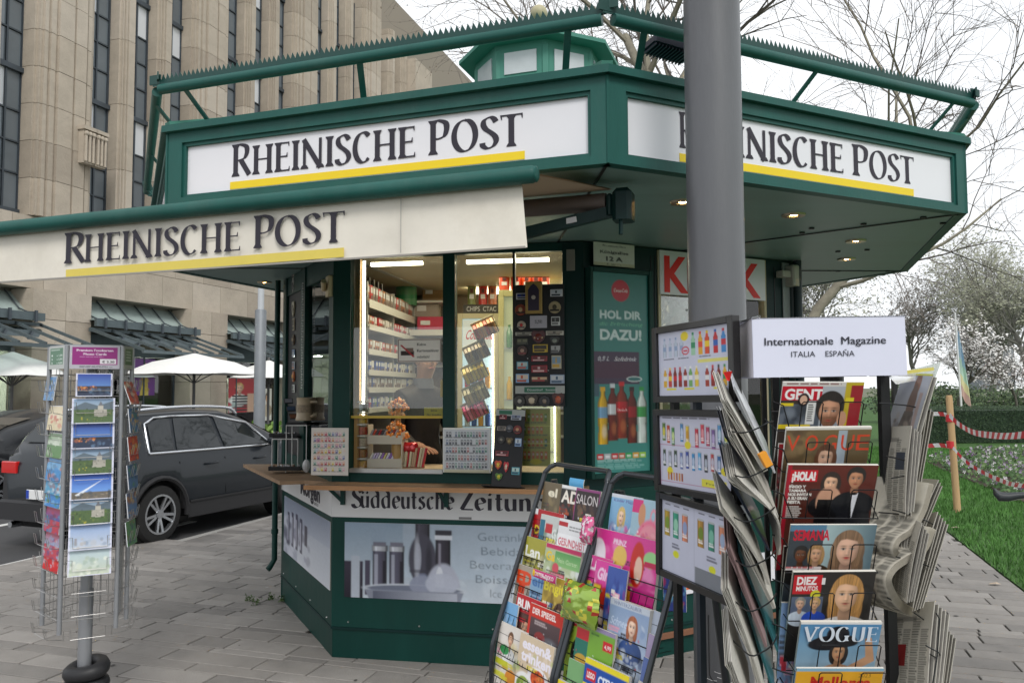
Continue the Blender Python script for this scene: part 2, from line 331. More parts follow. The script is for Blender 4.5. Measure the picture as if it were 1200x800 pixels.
# ---------------------------------------------------------------- flat print, drawn in code and carried as a colour attribute on a fine grid
class Cv:
    def __init__(s, w, h, bg='ffffff', ss=2):
        s.w, s.h, s.ss = w, h, ss; s.W, s.H = w*ss, h*ss
        s.a = np.zeros((s.H, s.W, 3)); s.a[:] = lin(bg)
        s.uu, s.vv = np.meshgrid((np.arange(s.W)+.5)/s.W, (np.arange(s.H)+.5)/s.H)
        s.asp = w/h; s.rng = np.random.RandomState(w*7+h)
    def _sl(s, u0, v0, u1, v1):
        return slice(max(0, int(v0*s.H)), min(s.H, int(math.ceil(v1*s.H)))), slice(max(0, int(u0*s.W)), min(s.W, int(math.ceil(u1*s.W))))
    def rect(s, u0, v0, u1, v1, c, a=1):
        sl = s._sl(u0, v0, u1, v1); s.a[sl] = s.a[sl]*(1-a)+np.array(lin(c))*a; return s
    def grad(s, u0, v0, u1, v1, c0, c1, horiz=False):
        sl = s._sl(u0, v0, u1, v1); t = ((s.uu[sl]-u0)/(u1-u0) if horiz else (s.vv[sl]-v0)/(v1-v0)).clip(0, 1)[..., None]
        s.a[sl] = np.array(lin(c0))*(1-t)+np.array(lin(c1))*t; return s
    def ell(s, cu, cv, ru, rv, c, a=1, soft=.12, rot=0):
        R_ = max(ru, rv)*1.3*max(1, s.asp, 1/s.asp); sl = s._sl(cu-R_, cv-R_, cu+R_, cv+R_); du = (s.uu[sl]-cu); dv = (s.vv[sl]-cv)
        if rot:
            x = du*s.asp; y = dv; c_, s_ = math.cos(rot), math.sin(rot); du, dv = (x*c_+y*s_)/s.asp, -x*s_+y*c_
        d = np.sqrt((du/ru)**2+(dv/rv)**2); k = ((1-d)/max(soft, 1e-3)+.5).clip(0, 1)[..., None]*a
        s.a[sl] = s.a[sl]*(1-k)+np.array(lin(c))*k; return s
    def poly(s, P, c, a=1):
        P = np.array(P); sl = s._sl(P[:, 0].min(), P[:, 1].min(), P[:, 0].max(), P[:, 1].max()); u = s.uu[sl]; v = s.vv[sl]
        ins = np.zeros(u.shape, bool); n = len(P)
        for i in range(n):
            (x0, y0), (x1, y1) = P[i], P[(i+1) % n]
            if y0 == y1: continue
            c_ = ((y0 > v) != (y1 > v)) & (u < (x1-x0)*(v-y0)/(y1-y0)+x0); ins ^= c_
        k = ins[..., None]*a; s.a[sl] = s.a[sl]*(1-k)+np.array(lin(c))*k; return s
    def noise(s, u0, v0, u1, v1, cols, n=60, size=.05, seed=1, a=.8):
        r = random.Random(seed)
        for i in range(n):
            u = r.uniform(u0, u1); v = r.uniform(v0, v1); q = size*r.uniform(.4, 1.2)
            s.ell(u, v, q, q*s.asp*r.uniform(.4, 1.3), r.choice(cols), a*r.uniform(.4, 1), .6, r.uniform(0, 3))
        return s
    def cyl(s, u0, v0, u1, v1, c, a=1, k=.75):
        """rectangle shaded like the photograph of a round thing"""
        sl = s._sl(u0, v0, u1, v1); x = ((s.uu[sl]-u0)/(u1-u0)*2-1)[..., None]; sh = (1-k*np.abs(x+.15)**1.6).clip(.1, 1)+.55*np.exp(-((x+.5)/.13)**2)+.2*np.exp(-((x-.6)/.1)**2)
        s.a[sl] = s.a[sl]*(1-a)+np.array(lin(c))*sh.clip(0, 1.9)*a; return s
    def blur(s, n=1):
        for _ in range(n): s.a[1:-1, 1:-1] = (s.a[1:-1, 1:-1]*2+s.a[:-2, 1:-1]+s.a[2:, 1:-1]+s.a[1:-1, :-2]+s.a[1:-1, 2:])/6
        return s
    def grain(s, k=.05, seed=0):
        g = np.random.RandomState(seed).normal(0, k, (s.H//2+1, s.W//2+1)); g = np.kron(g, np.ones((2, 2)))[:s.H, :s.W]
        s.a *= (1+g[..., None]).clip(.3, 2); return s
    def lines(s, u0, v0, u1, v1, n, c='222222', fill=.5, seed=0, a=.75):
        """rows of running text too small to read"""
        r = random.Random(seed); dv = (v1-v0)/n
        for i in range(n):
            u = u0; e = u1-r.random()*.25*(u1-u0)
            while u < e:
                w = (u1-u0)*r.uniform(.06, .2); s.rect(u, v0+i*dv, min(u+w, e), v0+i*dv+dv*fill, c, a); u += w+(u1-u0)*.03
        return s
    def text(s, u, v, h, st, c, w=None, off=0.0, align='l', shear=0):
        """u,v = left end of the baseline, h = cap height (share of the canvas height)"""
        co, t = text_tris(st, off); co = co.copy(); co[:, 0] -= co[:, 0].min(); k = h/.73; wd = max(co[:, 0].max(), 1e-4)
        sx = (w/wd) if w else k/s.asp; X = co[:, 0]*sx+shear*co[:, 1]*k/s.asp
        if align == 'c': X = X-wd*sx/2
        X = (X+u)*s.W-.5; Y = (v-co[:, 1]*k)*s.H-.5; col = np.array(lin(c))
        for a_, b_, c_ in t:
            x0, x1, x2 = X[a_], X[b_], X[c_]; y0, y1, y2 = Y[a_], Y[b_], Y[c_]
            xa, xb = int(max(0, math.ceil(min(x0, x1, x2)))), int(min(s.W-1, math.floor(max(x0, x1, x2))))
            ya, yb = int(max(0, math.ceil(min(y0, y1, y2)))), int(min(s.H-1, math.floor(max(y0, y1, y2))))
            if xb < xa or yb < ya: continue
            d = (y1-y2)*(x0-x2)+(x2-x1)*(y0-y2)
            if abs(d) < 1e-9: continue
            xs = np.arange(xa, xb+1)[None, :]; ys = np.arange(ya, yb+1)[:, None]
            l0 = ((y1-y2)*(xs-x2)+(x2-x1)*(ys-y2))/d; l1 = ((y2-y0)*(xs-x2)+(x0-x2)*(ys-y2))/d
            k_ = (l0 >= -1e-6) & (l1 >= -1e-6) & (l0+l1 <= 1+1e-6); s.a[ya:yb+1, xa:xb+1][k_] = col
        return s
    def person(s, cu, cv, r, skin, hair, hl=0, body='222222', lip='a04038', beard=None, bw=1):
        """printed portrait: cu,cv face centre, r face half height (share of the canvas height)"""
        q = r/s.asp; sk, hr, bd, lp = (np.array(lin(c)) for c in (skin, hair, body, lip)); rg = np.random.RandomState(int(cu*997+cv*331))
        X = (s.uu-cu)/q; Y = (s.vv-cv)/r
        def put(mask, col): s.a[:] = s.a*(1-mask[..., None])+col*mask[..., None]
        def sm(d, w=.06): return ((1-d)/w+.5).clip(0, 1)
        def gs(x, y, a, b): return np.exp(-((X-x)/a)**2-((Y-y)/b)**2)
        n1 = np.convolve(rg.rand(400), np.ones(3)/3, 'same'); st = n1[((X*60+Y*9*np.sign(X)*.5+200).astype(int)).clip(0, 399)]; hcol = hr*(.45+1.1*st[..., None])+.02
        if hl: w_ = .98+.18*Y.clip(0, 2); put(sm(np.sqrt((X/w_)**2+((Y-hl*.45)/(1.15+hl*.5))**2)), hcol*.8)
        sh = np.sqrt((X/(2.2*bw))**2+((Y-2.6)/1.35)**2); put(sm(sh, .04), bd*(.75+.5*(-X*.25+.5).clip(0, 1))[..., None]*(.85+.3*st[..., None]))
        put(sm(np.sqrt((X/.4)**2+((Y-1.15)/.62)**2), .1), sk*(.62-.25*gs(.1, .85, .5, .25)+.2*(-X).clip(-.4, .4))[..., None])
        put(sm(np.sqrt((X/.96)**2+((Y+.28)/.98)**2), .05), hcol)
        fw = np.where(Y < .15, .72, .72-.26*((Y-.15).clip(0, 1))**1.5); fm = sm(np.sqrt((X/fw)**2+((Y-.04)/.94)**2), .06)*sm(-(Y+.0)*1.0-.0+.0, 1e-3) if False else sm(np.sqrt((X/fw)**2+((Y-.04)/.94)**2), .06)
        nz = np.sqrt((1-(X/.8)**2-((Y-.04)/1.08)**2).clip(.02, 1)); L = (.42+.62*(nz*.8-X*.28-Y*.22))
        L = L-.20*gs(-.28, -.12, .2, .12)-.22*gs(.28, -.12, .2, .12)+.16*gs(-.03, .08, .06, .25)-.2*gs(.12, .12, .06, .22)+.12*gs(-.03, .22, .09, .06)-.3*gs(.0, .315, .14, .035)-.16*gs(0, .62, .2, .05)+.1*gs(0, .75, .15, .08)-.14*gs(.62, .2, .2, .6)+.08*gs(-.4, .2, .18, .15)+.08*gs(0, -.5, .4, .2)
        put(fm, sk*(L[..., None]*1.25+np.array([.05, 0, -.02])*gs(-.4, .25, .25, .2)[..., None]+np.array([.05, 0, -.02])*gs(.4, .25, .25, .2)[..., None]))
        if beard: put(fm*(sm(1-(Y-.2)/.35, .8)*.75*(1-gs(0, .47, .2, .06))), np.array(lin(beard))*(.5+.8*st[..., None]))
        for k in (-1, 1):
            put(.8*sm(np.sqrt(((X-k*.28)/.16)**2+((Y+.07)/.06)**2), .3), np.array([.5, .47, .45])*.8); put(.95*sm(np.sqrt(((X-k*.28)/.065)**2+((Y+.07)/.065)**2), .3), np.array([.05, .035, .03]))
            put(.85*gs(k*.28, -.135, .17, .03), np.array([.03, .02, .015])); put(.75*gs(k*.29, -.26, .2, .045), hr*.6+.01)
        put(.9*gs(0, .455, .22, .035), lp*.6); put(.9*gs(0, .52, .18, .05), lp*1.1); put(.8*gs(0, .485, .22, .014), lp*.2); put(.5*gs(-.05, .52, .06, .02), lp*1.6+.05)
        hm = sm(np.sqrt((X/.99)**2+((Y+.3)/.98)**2), .05)*((-.66+.2*np.abs(X+.15)-Y)/.08).clip(0, 1)
        if hl: hm = np.maximum(hm, sm(np.sqrt((X/1.1)**2+((Y-.1)/1.25)**2), .05)*((np.abs(X+.03)-.66+.08*Y)/.08).clip(0, 1))
        put(hm, hcol); return s
    def out(s): return s.a.reshape(s.h, s.ss, s.w, s.ss, 3).mean(axis=(1, 3))
def print_mesh(name, cv, w, h, t=.003, m=None, edge=None, curl=0.0, x0=None, backm=None):
    """slab standing in the local xz plane, origin bottom centre, printed side towards -y"""
    A = cv.out(); H, W_ = A.shape[:2]; xs = np.linspace(-w/2, w/2, W_); zs = np.linspace(h, 0, H)
    X, Z = np.meshgrid(xs, zs); Y = -curl*np.sin(np.pi*Z/h)
    V = np.stack([X, Y, Z], -1).reshape(-1, 3); i = np.arange(H*W_).reshape(H, W_)
    q = np.stack([i[:-1, :-1], i[1:, :-1], i[1:, 1:], i[:-1, 1:]], -1).reshape(-1, 4)
    nf = len(q); vs = V.tolist(); fs = q.tolist(); mi = [0]*nf
    nseg = 6; b = len(vs); e = .0006
    ring = []
    for k in range(nseg+1):
        z = h*k/nseg; y = -curl*math.sin(math.pi*z/h)+e
        ring.append([(-w/2, y, z), (w/2, y, z), (w/2, y+t, z), (-w/2, y+t, z)])
    for r_ in ring: vs += r_
    for k in range(nseg):
        for j in range(4):
            fs.append((b+k*4+j, b+k*4+(j+1) % 4, b+k*4+4+(j+1) % 4, b+k*4+4+j)); mi.append(1)
    fs.append((b+3, b+2, b+1, b)); mi.append(1); k = b+nseg*4; fs.append((k, k+1, k+2, k+3)); mi.append(1)
    me = bpy.data.meshes.new(name); me.from_pydata(vs, [], fs); me.materials.append(m or attr_mat('gloss_print', .32)); me.materials.append(edge or mat('paper_edge', 'cfccc4', .8))
    me.polygons.foreach_set('material_index', mi)
    ca = me.color_attributes.new('Col', 'FLOAT_COLOR', 'POINT'); col = np.ones((len(vs), 4)); col[:H*W_, :3] = A.reshape(-1, 3)
    ca.data.foreach_set('color', col.ravel()); me.update(); return me
# ================================================================ SETTING
SD = Vector((math.sin(R(17.3)), math.cos(R(17.3)), 0)); SA = Vector((SD.y, -SD.x, 0))   # along / across the street
def st(a, s, z=0): v = SA*a+SD*s; return Vector((v.x, v.y, z))
def to_st(p): return p[0]*SA.x+p[1]*SA.y, p[0]*SD.x+p[1]*SD.y
STREET_M = Matrix(((SA.x, SD.x, 0, 0), (SA.y, SD.y, 0, 0), (0, 0, 1, 0), (0, 0, 0, 1)))   # local x across, y along
# kiosk footprint
A_, B_, C_, D_ = (-1.226, 5.47), (.4725, 5.164), (2.16, 6.06), (-2.0, 6.97)
BODY = [D_, A_, B_, C_, (2.68, 7.75), (2.0, 9.3), (.3, 9.9), (-1.4, 8.9)]
CEN = (.2336, 6.412)
def octp(R_, k, z=None):
    t = R(-90+3.36+45*k); p = (CEN[0]+R_*math.cos(t), CEN[1]+R_*math.sin(t)); return p if z is None else (*p, z)
stone_m = [mat('paving_stone_a', (.262, .244, .226), .8, var=.14, vs=3.5, bump=.25, bs=90, dirt=(.13, .125, .12)),
           mat('paving_stone_b', (.305, .285, .265), .8, var=.14, vs=3.5, bump=.25, bs=90, dirt=(.17, .16, .155)),
           mat('paving_stone_c', (.22, .206, .192), .8, var=.14, vs=3.5, bump=.25, bs=90, dirt=(.12, .115, .11))]
soil_m = mat('joint_sand', (.045, .042, .038), .95, var=.3, vs=20)
g = MB(); g.box(-400, 400, -60, 900, -.6, -.14); tag(g.build('ground', mat('ground_earth', (.12, .13, .08), .95, var=.2, vs=.3)), None, None, kind='structure')
g = MB(); g.box(-17.0, -6.6, -30, 260, -.13, -.035)
tag(g.build('road', mat('asphalt', (.07, .07, .073), .8, var=.15, vs=2, bump=.35, bs=120, dirt=(.045, .045, .046)), M=STREET_M), None, None, kind='structure')
g = MB(); g.box(-17.05, -60, -30, 260, -.13, .07); g.box(-17.0, -16.85, -30, 260, -.12, .09)
tag(g.build('far_pavement', mat('far_paving', (.2, .19, .18), .85, var=.15, vs=1), M=STREET_M), None, None, kind='structure')
def edge_a(s): return -7.52 if s < 8.0 else -6.72
pv = MB(); pv.prism([(-7.52, -20), (2.17, -20), (2.17, 120), (-6.72, 120), (-6.72, 8.0), (-7.52, 8.0)], -.13, -.016)
pav = struct(pv.build('pavement', soil_m, M=STREET_M))
# white line along the road edge and the pale edging strip
w = MB(); w.box(-7.66, -7.535, -10, 9.4, -.034, -.028); w.box(-9.95, -9.83, -2, 9.6, -.034, -.028)
tag(w.build('road_marking', mat('road_paint', (.62, .62, .6), .7, var=.12, vs=9), M=STREET_M), None, None, kind='structure')
w = MB()
for k in range(60):
    s0 = 8.0+k*.5; w.cbox(-6.72, -6.62, s0, s0+.494, -.12, .0, .006)
cs = w.build('kerb_stone', mat('kerb', (.36, .35, .33), .8, var=.12, vs=6, bump=.2), pav); cs['kind'] = 'stuff'
# paving stones in rows across the pavement
rng = random.Random(4)
WID = [.18, .18, .21, .14, .09]; LEN = [.3, .4, .5, .6, .72]; smesh = {}
def stone_mesh(w_, l_, mi):
    k = (w_, l_, mi)
    if k not in smesh:
        b = MB(); b.cbox(.0055, l_-.0055, .0055, w_-.0055, -.05, 0, .004); smesh[k] = b.mesh('stone', stone_m[mi])
    return smesh[k]
stones = []; s_ = .3
def in_poly(P, x, y):
    ins = False; n = len(P)
    for i in range(n):
        (x0, y0), (x1, y1) = P[i], P[(i+1) % n]
        if (y0 > y) != (y1 > y) and x < (x1-x0)*(y-y0)/(y1-y0)+x0: ins = not ins
    return ins
shr = [(CEN[0]+(x-CEN[0])*.9, 7.2+(y-7.2)*.9) for x, y in BODY]
while s_ < 24:
    w_ = rng.choice(WID); a = edge_a(s_)+(.1 if s_ >= 7.9 else 0)-rng.random()*0.0; first = True
    while a < 2.165:
        l_ = rng.choice(LEN)
        if first: l_ = rng.choice(LEN[:3]); first = False
        if a+l_ > 2.165: l_ = 2.17-a
        if l_ > .06:
            c = st(a+l_/2, s_+w_/2)
            if not in_poly(shr, c.x, c.y):
                stones.append((a, s_, w_, l_, rng.choice((0, 0, 1, 2)), rng.uniform(-.002, .002), c))
        a += l_
    s_ += w_
def px_of(v):
    d = Vector(v)-Vector((0, 0, EYE)); y = math.cos(PITCH)*d.y+math.sin(PITCH)*d.z; z = -math.sin(PITCH)*d.y+math.cos(PITCH)*d.z
    return (600+FPX*d.x/y, 400-FPX*z/y) if y > .05 else (-999, -999)
vis = sorted([q for q in stones if q[3] in LEN and -20 < px_of(q[6])[0] < 1220 and px_of(q[6])[1] < 815], key=lambda q: q[6].length)[:300]
vs_ = set(id(q) for q in vis); rest = MB()
for q in stones:
    a, s0, w_, l_, mi, dz, c = q
    if id(q) in vs_:
        o = link('stone', stone_mesh(w_, l_, mi), pav); o.location = (a, s0, dz)
    else:
        rest.cur = mi; rest.cbox(a+.0055, a+l_-.0055, s0+.0055, s0+w_-.0055, -.05, dz, .004)
o = rest.build('paving_stones', stone_m, pav); o['kind'] = 'stuff'
g = MB(); g.box(-6.6, 2.17, 24, 120, -.01, -.002); tag(g.build('far_path', stone_m[0], M=STREET_M), None, None, kind='structure')
gum = MB(); rng = random.Random(77)
for k in range(150):
    p = st(rng.uniform(-7, 2), rng.uniform(3, 14)); r_ = rng.uniform(.008, .02); gum.add([(p.x+r_*math.cos(a*.9)*rng.uniform(.7, 1.2), p.y+r_*math.sin(a*.9)*rng.uniform(.7, 1.2), .0035) for a in range(7)], [tuple(range(7))], rng.choice((0, 0, 0, 1)))
tag(gum.build('gum_spots', [mat('gum_dark', (.09, .085, .08), .8), mat('gum_pale', (.42, .41, .39), .8)]), 'dark and pale flattened spots dotting the paving stones', 'gum spots', kind='stuff')
# weeds at the kiosk foot
def leafclump(mb, c, r, n, size, rng, flat=.6, mi=None, blade=False):
    for i in range(n):
        p = Vector(c)+Vector((rng.gauss(0, r), rng.gauss(0, r), abs(rng.gauss(0, r*flat))))
        d = Vector((rng.uniform(-1, 1), rng.uniform(-1, 1), rng.uniform(-.2, 1))).normalized(); q = d.orthogonal().normalized()*size*(.25 if blade else .5)
        d = d*size; mb.add([p, p+q+d*.5, p+d, p-q+d*.5], [(0, 1, 2, 3)], mi)
rng = random.Random(9); wd = MB()
for px, py in [(300, 708), (330, 705), (318, 703), (292, 704)]:
    leafclump(wd, ground(px, py, .0), .018, 40, .022, rng, 1.2, blade=True)
tag(wd.build('weeds', mat('weed_leaf', (.07, .12, .03), .7, var=.2)), 'small green weeds growing in a paving joint left of the kiosk foot', 'weeds', kind='stuff')
# ---------------------------------------------------------------- lawn, flower bed, hedge
g = MB(); g.box(2.2, 80, -20, 150, -.13, -.012)
lawn = g.build('lawn', mat('lawn_soil', (.045, .11, .022), .95, var=.35, vs=5, bump=.5, bs=60), M=STREET_M); struct(lawn)
bed = [ground(1085, 541), ground(1150, 528.5), ground(1330, 529), ground(1330, 640), ground(1200, 589), ground(1145, 567), ground(1105, 551)]
bed = [(p.x, p.y) for p in bed]
rng = random.Random(5); gb = MB()
N = 0
while N < 34000:
    a = 2.19+abs(rng.gauss(0, 1))*5; s0 = rng.uniform(6, 26)
    p = st(a, s0); 
    if in_poly(bed, p.x, p.y): continue
    x, y = px_of(p)
    if not 1000 < x < 1300: 
        N += .2; continue
    N += 1; h = rng.uniform(.025, .055)*(1+.02*s0); t = rng.uniform(0, 6.28); wv = .004+.00035*s0
    q = Vector((math.cos(t), math.sin(t), 0))*wv; l = Vector((rng.gauss(0, .02), rng.gauss(0, .02), h)); gb.add([p-q+Vector((0,0,-.012)), p+q+Vector((0,0,-.012)), p+l], [(0, 1, 2)], rng.choice((0, 0, 1)))
tag(gb.build('grass', [mat('grass_blade', (.07, .185, .035), .7, var=.3, vs=1.2), mat('grass_blade_light', (.10, .24, .055), .7, var=.3, vs=1.2)]), 'short mown green grass of the lawn beside the pavement', 'grass', kind='stuff')
b2 = MB(); b2.prism(bed, -.02, .02); struct(b2.build('flower_bed_soil', mat('soil', (.05, .035, .025), .95, var=.3, bump=.6, bs=30)))
pl = MB()
for i in range(2600):
    x = rng.uniform(7, 16); y = rng.uniform(8, 23)
    if not in_poly(bed, x, y): continue
    leafclump(pl, (x, y, .03), .06, 12, .07, rng, 1.1, rng.choice((0, 0, 1)))
    if rng.random() < .75:
        mi = rng.choice((2, 2, 3, 3, 4)); c = Vector((x, y, rng.uniform(.12, .2)))
        for k in range(5):
            t = 1.256*k+rng.random(); d = Vector((math.cos(t), -.3, math.sin(t)))*.032; e = Vector((math.cos(t+.6), -.3, math.sin(t+.6)))*.032
            pl.add([c, c+d, c+d+e*.2, c+e], [(0, 1, 2, 3)], mi)
tag(pl.build('flowers', [mat('bed_leaf', (.05, .11, .03), .6, var=.3), mat('bed_leaf_light', (.1, .17, .05), .6, var=.3), mat('flower_white', (.75, .72, .74), .6), mat('flower_purple', (.13, .05, .16), .6), mat('flower_lilac', (.42, .3, .5), .6)]),
    'low purple and white spring flowers in the bed behind the tape', 'flowers', kind='stuff')
hd = MB(); rng = random.Random(8)
hd.box(-.7, 12, .15, 1.35, 0, 1.02, 0)
for i in range(26000):
    x = rng.uniform(-.8, 12); f = rng.random()
    if f < .6: p = Vector((x, rng.gauss(.1, .05), rng.uniform(0, 1.12)))
    else: p = Vector((x, rng.uniform(0, 1.5), rng.gauss(1.08, .04)))
    d = Vector((rng.gauss(0, 1), rng.gauss(-.4, 1), rng.gauss(.3, 1))).normalized(); q = d.orthogonal().normalized()
    z_ = rng.uniform(.02, .04); hd.add([p, p+(d+q)*z_*.6, p+d*z_*1.3, p+(d-q)*z_*.6], [(0, 1, 2, 3)], rng.choice((0, 1, 1)))
h0 = ground(1088, 520); tag(hd.build('hedge', [mat('hedge_dark', (.018, .04, .018), .7, var=.3), mat('hedge_leaf', (.035, .07, .025), .6, var=.3)], loc=(h0.x, h0.y+.3, 0)), 'low clipped dark green hedge behind the flower bed', 'hedge')
# ---------------------------------------------------------------- trees
bark_m = mat('bark', (.11, .10, .085), .9, var=.3, vs=3, bump=.4); twig_m = mat('twig', (.15, .13, .115), .9); pale_bark = mat('pale_bark', (.24, .22, .17), .9, var=.35, vs=2.5)
def grow(tm, cm, p, d, L, r, lv, maxlv, rng, spread, droop, tipf, nch):
    n = 7 if lv < 3 else 4; pts = [p]; rs = [r]; q = Vector(p); e = Vector(d).normalized()
    for i in range(n):
        e = (e+Vector((rng.gauss(0, .14), rng.gauss(0, .14), rng.gauss(.01, .12)-(droop*(lv/maxlv))))).normalized()
        q = q+e*L/n; pts.append(q.copy()); rs.append(r*(1-.68*(i+1)/n))
    (tm if lv <= 1 else cm).tube(pts, rs, 7 if lv == 0 else (5 if lv == 1 else 3), cap=False)
    if lv == maxlv:
        if tipf: tipf(cm, pts, rng)
        return
    k = nch[lv]
    for i in range(k):
        f = (.5 if lv == 0 else .2)+(.5 if lv == 0 else .8)*(i+rng.random()*.7)/k; j = min(int(f*n), n-1); t = f*n-j
        b = pts[j].lerp(pts[j+1], min(t, 1)); ax = (pts[j+1]-pts[j]).normalized()
        o = ax.orthogonal().normalized(); o.rotate(Matrix.Rotation(rng.uniform(0, 6.28), 3, ax))
        sp = spread*(1 if lv == 0 else .78)*rng.uniform(.6, 1.3); nd = (ax*math.cos(sp)+o*math.sin(sp)).normalized()
        if lv == 0: nd = (nd+Vector((0, 0, .15))).normalized()
        grow(tm, cm, b, nd, L*rng.uniform(.42, .64)*(1.12 if lv == 0 else 1), max(.006 if lv == maxlv-1 else .012, rs[j]*.66*rng.uniform(.6, 1)), lv+1, maxlv, rng, spread, droop, tipf, nch)
def buds(size, mi, n=1, pr=.8):
    def f(cm, pts, rng):
        for p in pts[1:]:
            for k in range(n):
                if rng.random() < pr:
                    c = p+Vector((rng.gauss(0, size*n*.5), rng.gauss(0, size*n*.5), rng.gauss(0, size*n*.5))); a = Vector((rng.gauss(0, 1), rng.gauss(0, 1), rng.gauss(0, 1))).normalized()*size*rng.uniform(.6, 1.3); b = a.orthogonal().normalized()*size*.6
                    cm.add([c-a, c+b, c+a, c-b], [(0, 1, 2, 3)], mi)
    return f
def tree(label, base, H, r, seed, nch=(9, 6, 5, 4), spread=.85, droop=.05, tip=None, mats=None, group=None, lean=(0, 0, 1), cat='tree'):
    rng = random.Random(seed); t = thing('tree', label, cat, base, group=group); tm, cm = MB(), MB()
    grow(tm, cm, Vector((0, 0, -.1)), Vector(lean), H*.62, r, 0, len(nch), rng, spread, droop, tip, nch)
    tm.build('trunk', (mats or [bark_m])[0], t, smooth=60); cm.build('crown', (mats or [bark_m])[1:] or [twig_m], t); return t
b = at(872, 450, 17); tree('tall bare plane tree whose trunk rises behind the kiosk and grey pole', (b.x, b.y, 0), 18, .3, 11, (10, 6, 6, 4), .95, .03, buds(.026, 1, 1, .5), [pale_bark, twig_m, mat('bud', (.14, .10, .06), .9)])
b = at(925, 450, 23); tree('bare tree spreading long twigs above the right end of the kiosk', (b.x, b.y+1, 0), 17, .22, 24, (7, 6, 5, 4), .9, .02, buds(.026, 1, 1, .5), [pale_bark, twig_m, MATS['bud']])
b = at(690, 450, 24); tree('bare tree standing behind the lantern of the kiosk roof', (b.x, b.y, 0), 19, .3, 31, (10, 7, 5, 3), .85, .04, buds(.03, 1, 1, .5), [bark_m, twig_m, MATS['bud']])
haze_twig = mat('far_twig', (.25, .24, .22), .95, var=.15, vs=.5); haze_leaf = mat('far_young_leaf', (.29, .30, .22), .95, var=.2, vs=.4); haze_bark = mat('far_bark', (.22, .21, .19), .95)  # distance haze is put into these paler twig, leaf and bark colours
for i, (px, Y, H, lab) in enumerate([(1165, 62, 13.5, 'tall grey-green park tree in front of the distant office block'), (1082, 75, 12, 'rounded bare park tree just right of the sign box'), (1125, 70, 14, 'bare park tree standing behind the flagpole'),
                                     (1215, 55, 12, 'grey-green park tree at the right edge of the picture'), (985, 60, 14, 'bare tree filling the gap right of the kiosk wall')]):
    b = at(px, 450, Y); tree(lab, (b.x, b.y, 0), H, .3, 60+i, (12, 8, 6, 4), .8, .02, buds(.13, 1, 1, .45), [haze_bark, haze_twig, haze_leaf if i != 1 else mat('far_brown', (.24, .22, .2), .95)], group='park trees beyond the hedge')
b = at(1118, 450, 36); tree('magnolia tree covered in white blossom beyond the hedge', (b.x, b.y, 0), 4.9, .12, 77, (11, 7, 5, 3), .9, .0, buds(.07, 1, 1, .42), [bark_m, twig_m, mat('magnolia_white', (.8, .78, .76), .7)])
b = at(1190, 450, 40); tree('small pale pink flowering tree behind the hedge', (b.x, b.y, 0), 4.0, .09, 78, (11, 7, 5, 3), .9, .0, buds(.045, 1, 1, .25), [bark_m, twig_m, mat('blossom_pink', (.5, .42, .4), .7)])
# shrubs under the trees
def shrub(label, c, rx, ry, rz, n, size, mats, seed, name='shrub', cat='shrub', group=None):
    rng = random.Random(seed); mb = MB()
    for i in range(n):
        v = Vector((rng.gauss(0, 1), rng.gauss(0, 1), rng.gauss(0, 1))).normalized()*rng.uniform(.6, 1.05)*(1+.15*math.sin(5*i))
        p = Vector((v.x*rx, v.y*ry, max(.02, rz+v.z*rz))); d = Vector((rng.gauss(0, 1), rng.gauss(0, 1), rng.gauss(.3, 1))).normalized()*size; q = d.orthogonal().normalized()*size*.45
        mb.add([p, p+q+d*.5, p+d, p-q+d*.5], [(0, 1, 2, 3)], rng.randrange(len(mats)))
    t = thing(name, label, cat, c, group=group); mb.build('foliage', mats, t)
    s = MB()
    for k in range(7):
        u = rng.uniform(0, 6.28); s.tube([(0, 0, 0), (rx*.4*math.cos(u), ry*.4*math.sin(u), rz*.9), (rx*.7*math.cos(u), ry*.7*math.sin(u), rz*1.6)], [.02*rz, .012*rz, .005*rz], 4)
    s.build('stem', twig_m, t); return t
gm = [mat('shrub_dark', (.03, .055, .025), .7, var=.3), mat('shrub_mid', (.07, .11, .04), .7, var=.3)]
for i, (px, Y, rx, rz, lab) in enumerate([(1085, 40, 3, 1.0, 'dark shrub behind the hedge at its left end'), (1150, 46, 4, .9, 'wide dark shrub behind the hedge under the magnolia'), (1205, 44, 3, .8, 'dark shrub behind the hedge at the right edge')]):
    b = at(px, 450, Y); shrub(lab, (b.x, b.y, 0), rx, 1.4, rz, 2600, .16, gm, 90+i)
gm2 = [mat('bamboo_a', (.10, .19, .03), .6, var=.3), mat('bamboo_b', (.18, .28, .06), .6, var=.3)]
b = at(297, 510, 17); shrub('bright green bush by the road, left of the kiosk', (b.x, b.y, .0), .5, .5, .5, 2400, .13, gm2, 96)
b = at(322, 510, 16); shrub('bright green bush touching the kiosk side in the picture', (b.x, b.y, .0), .45, .5, .52, 2400, .13, gm2, 97)
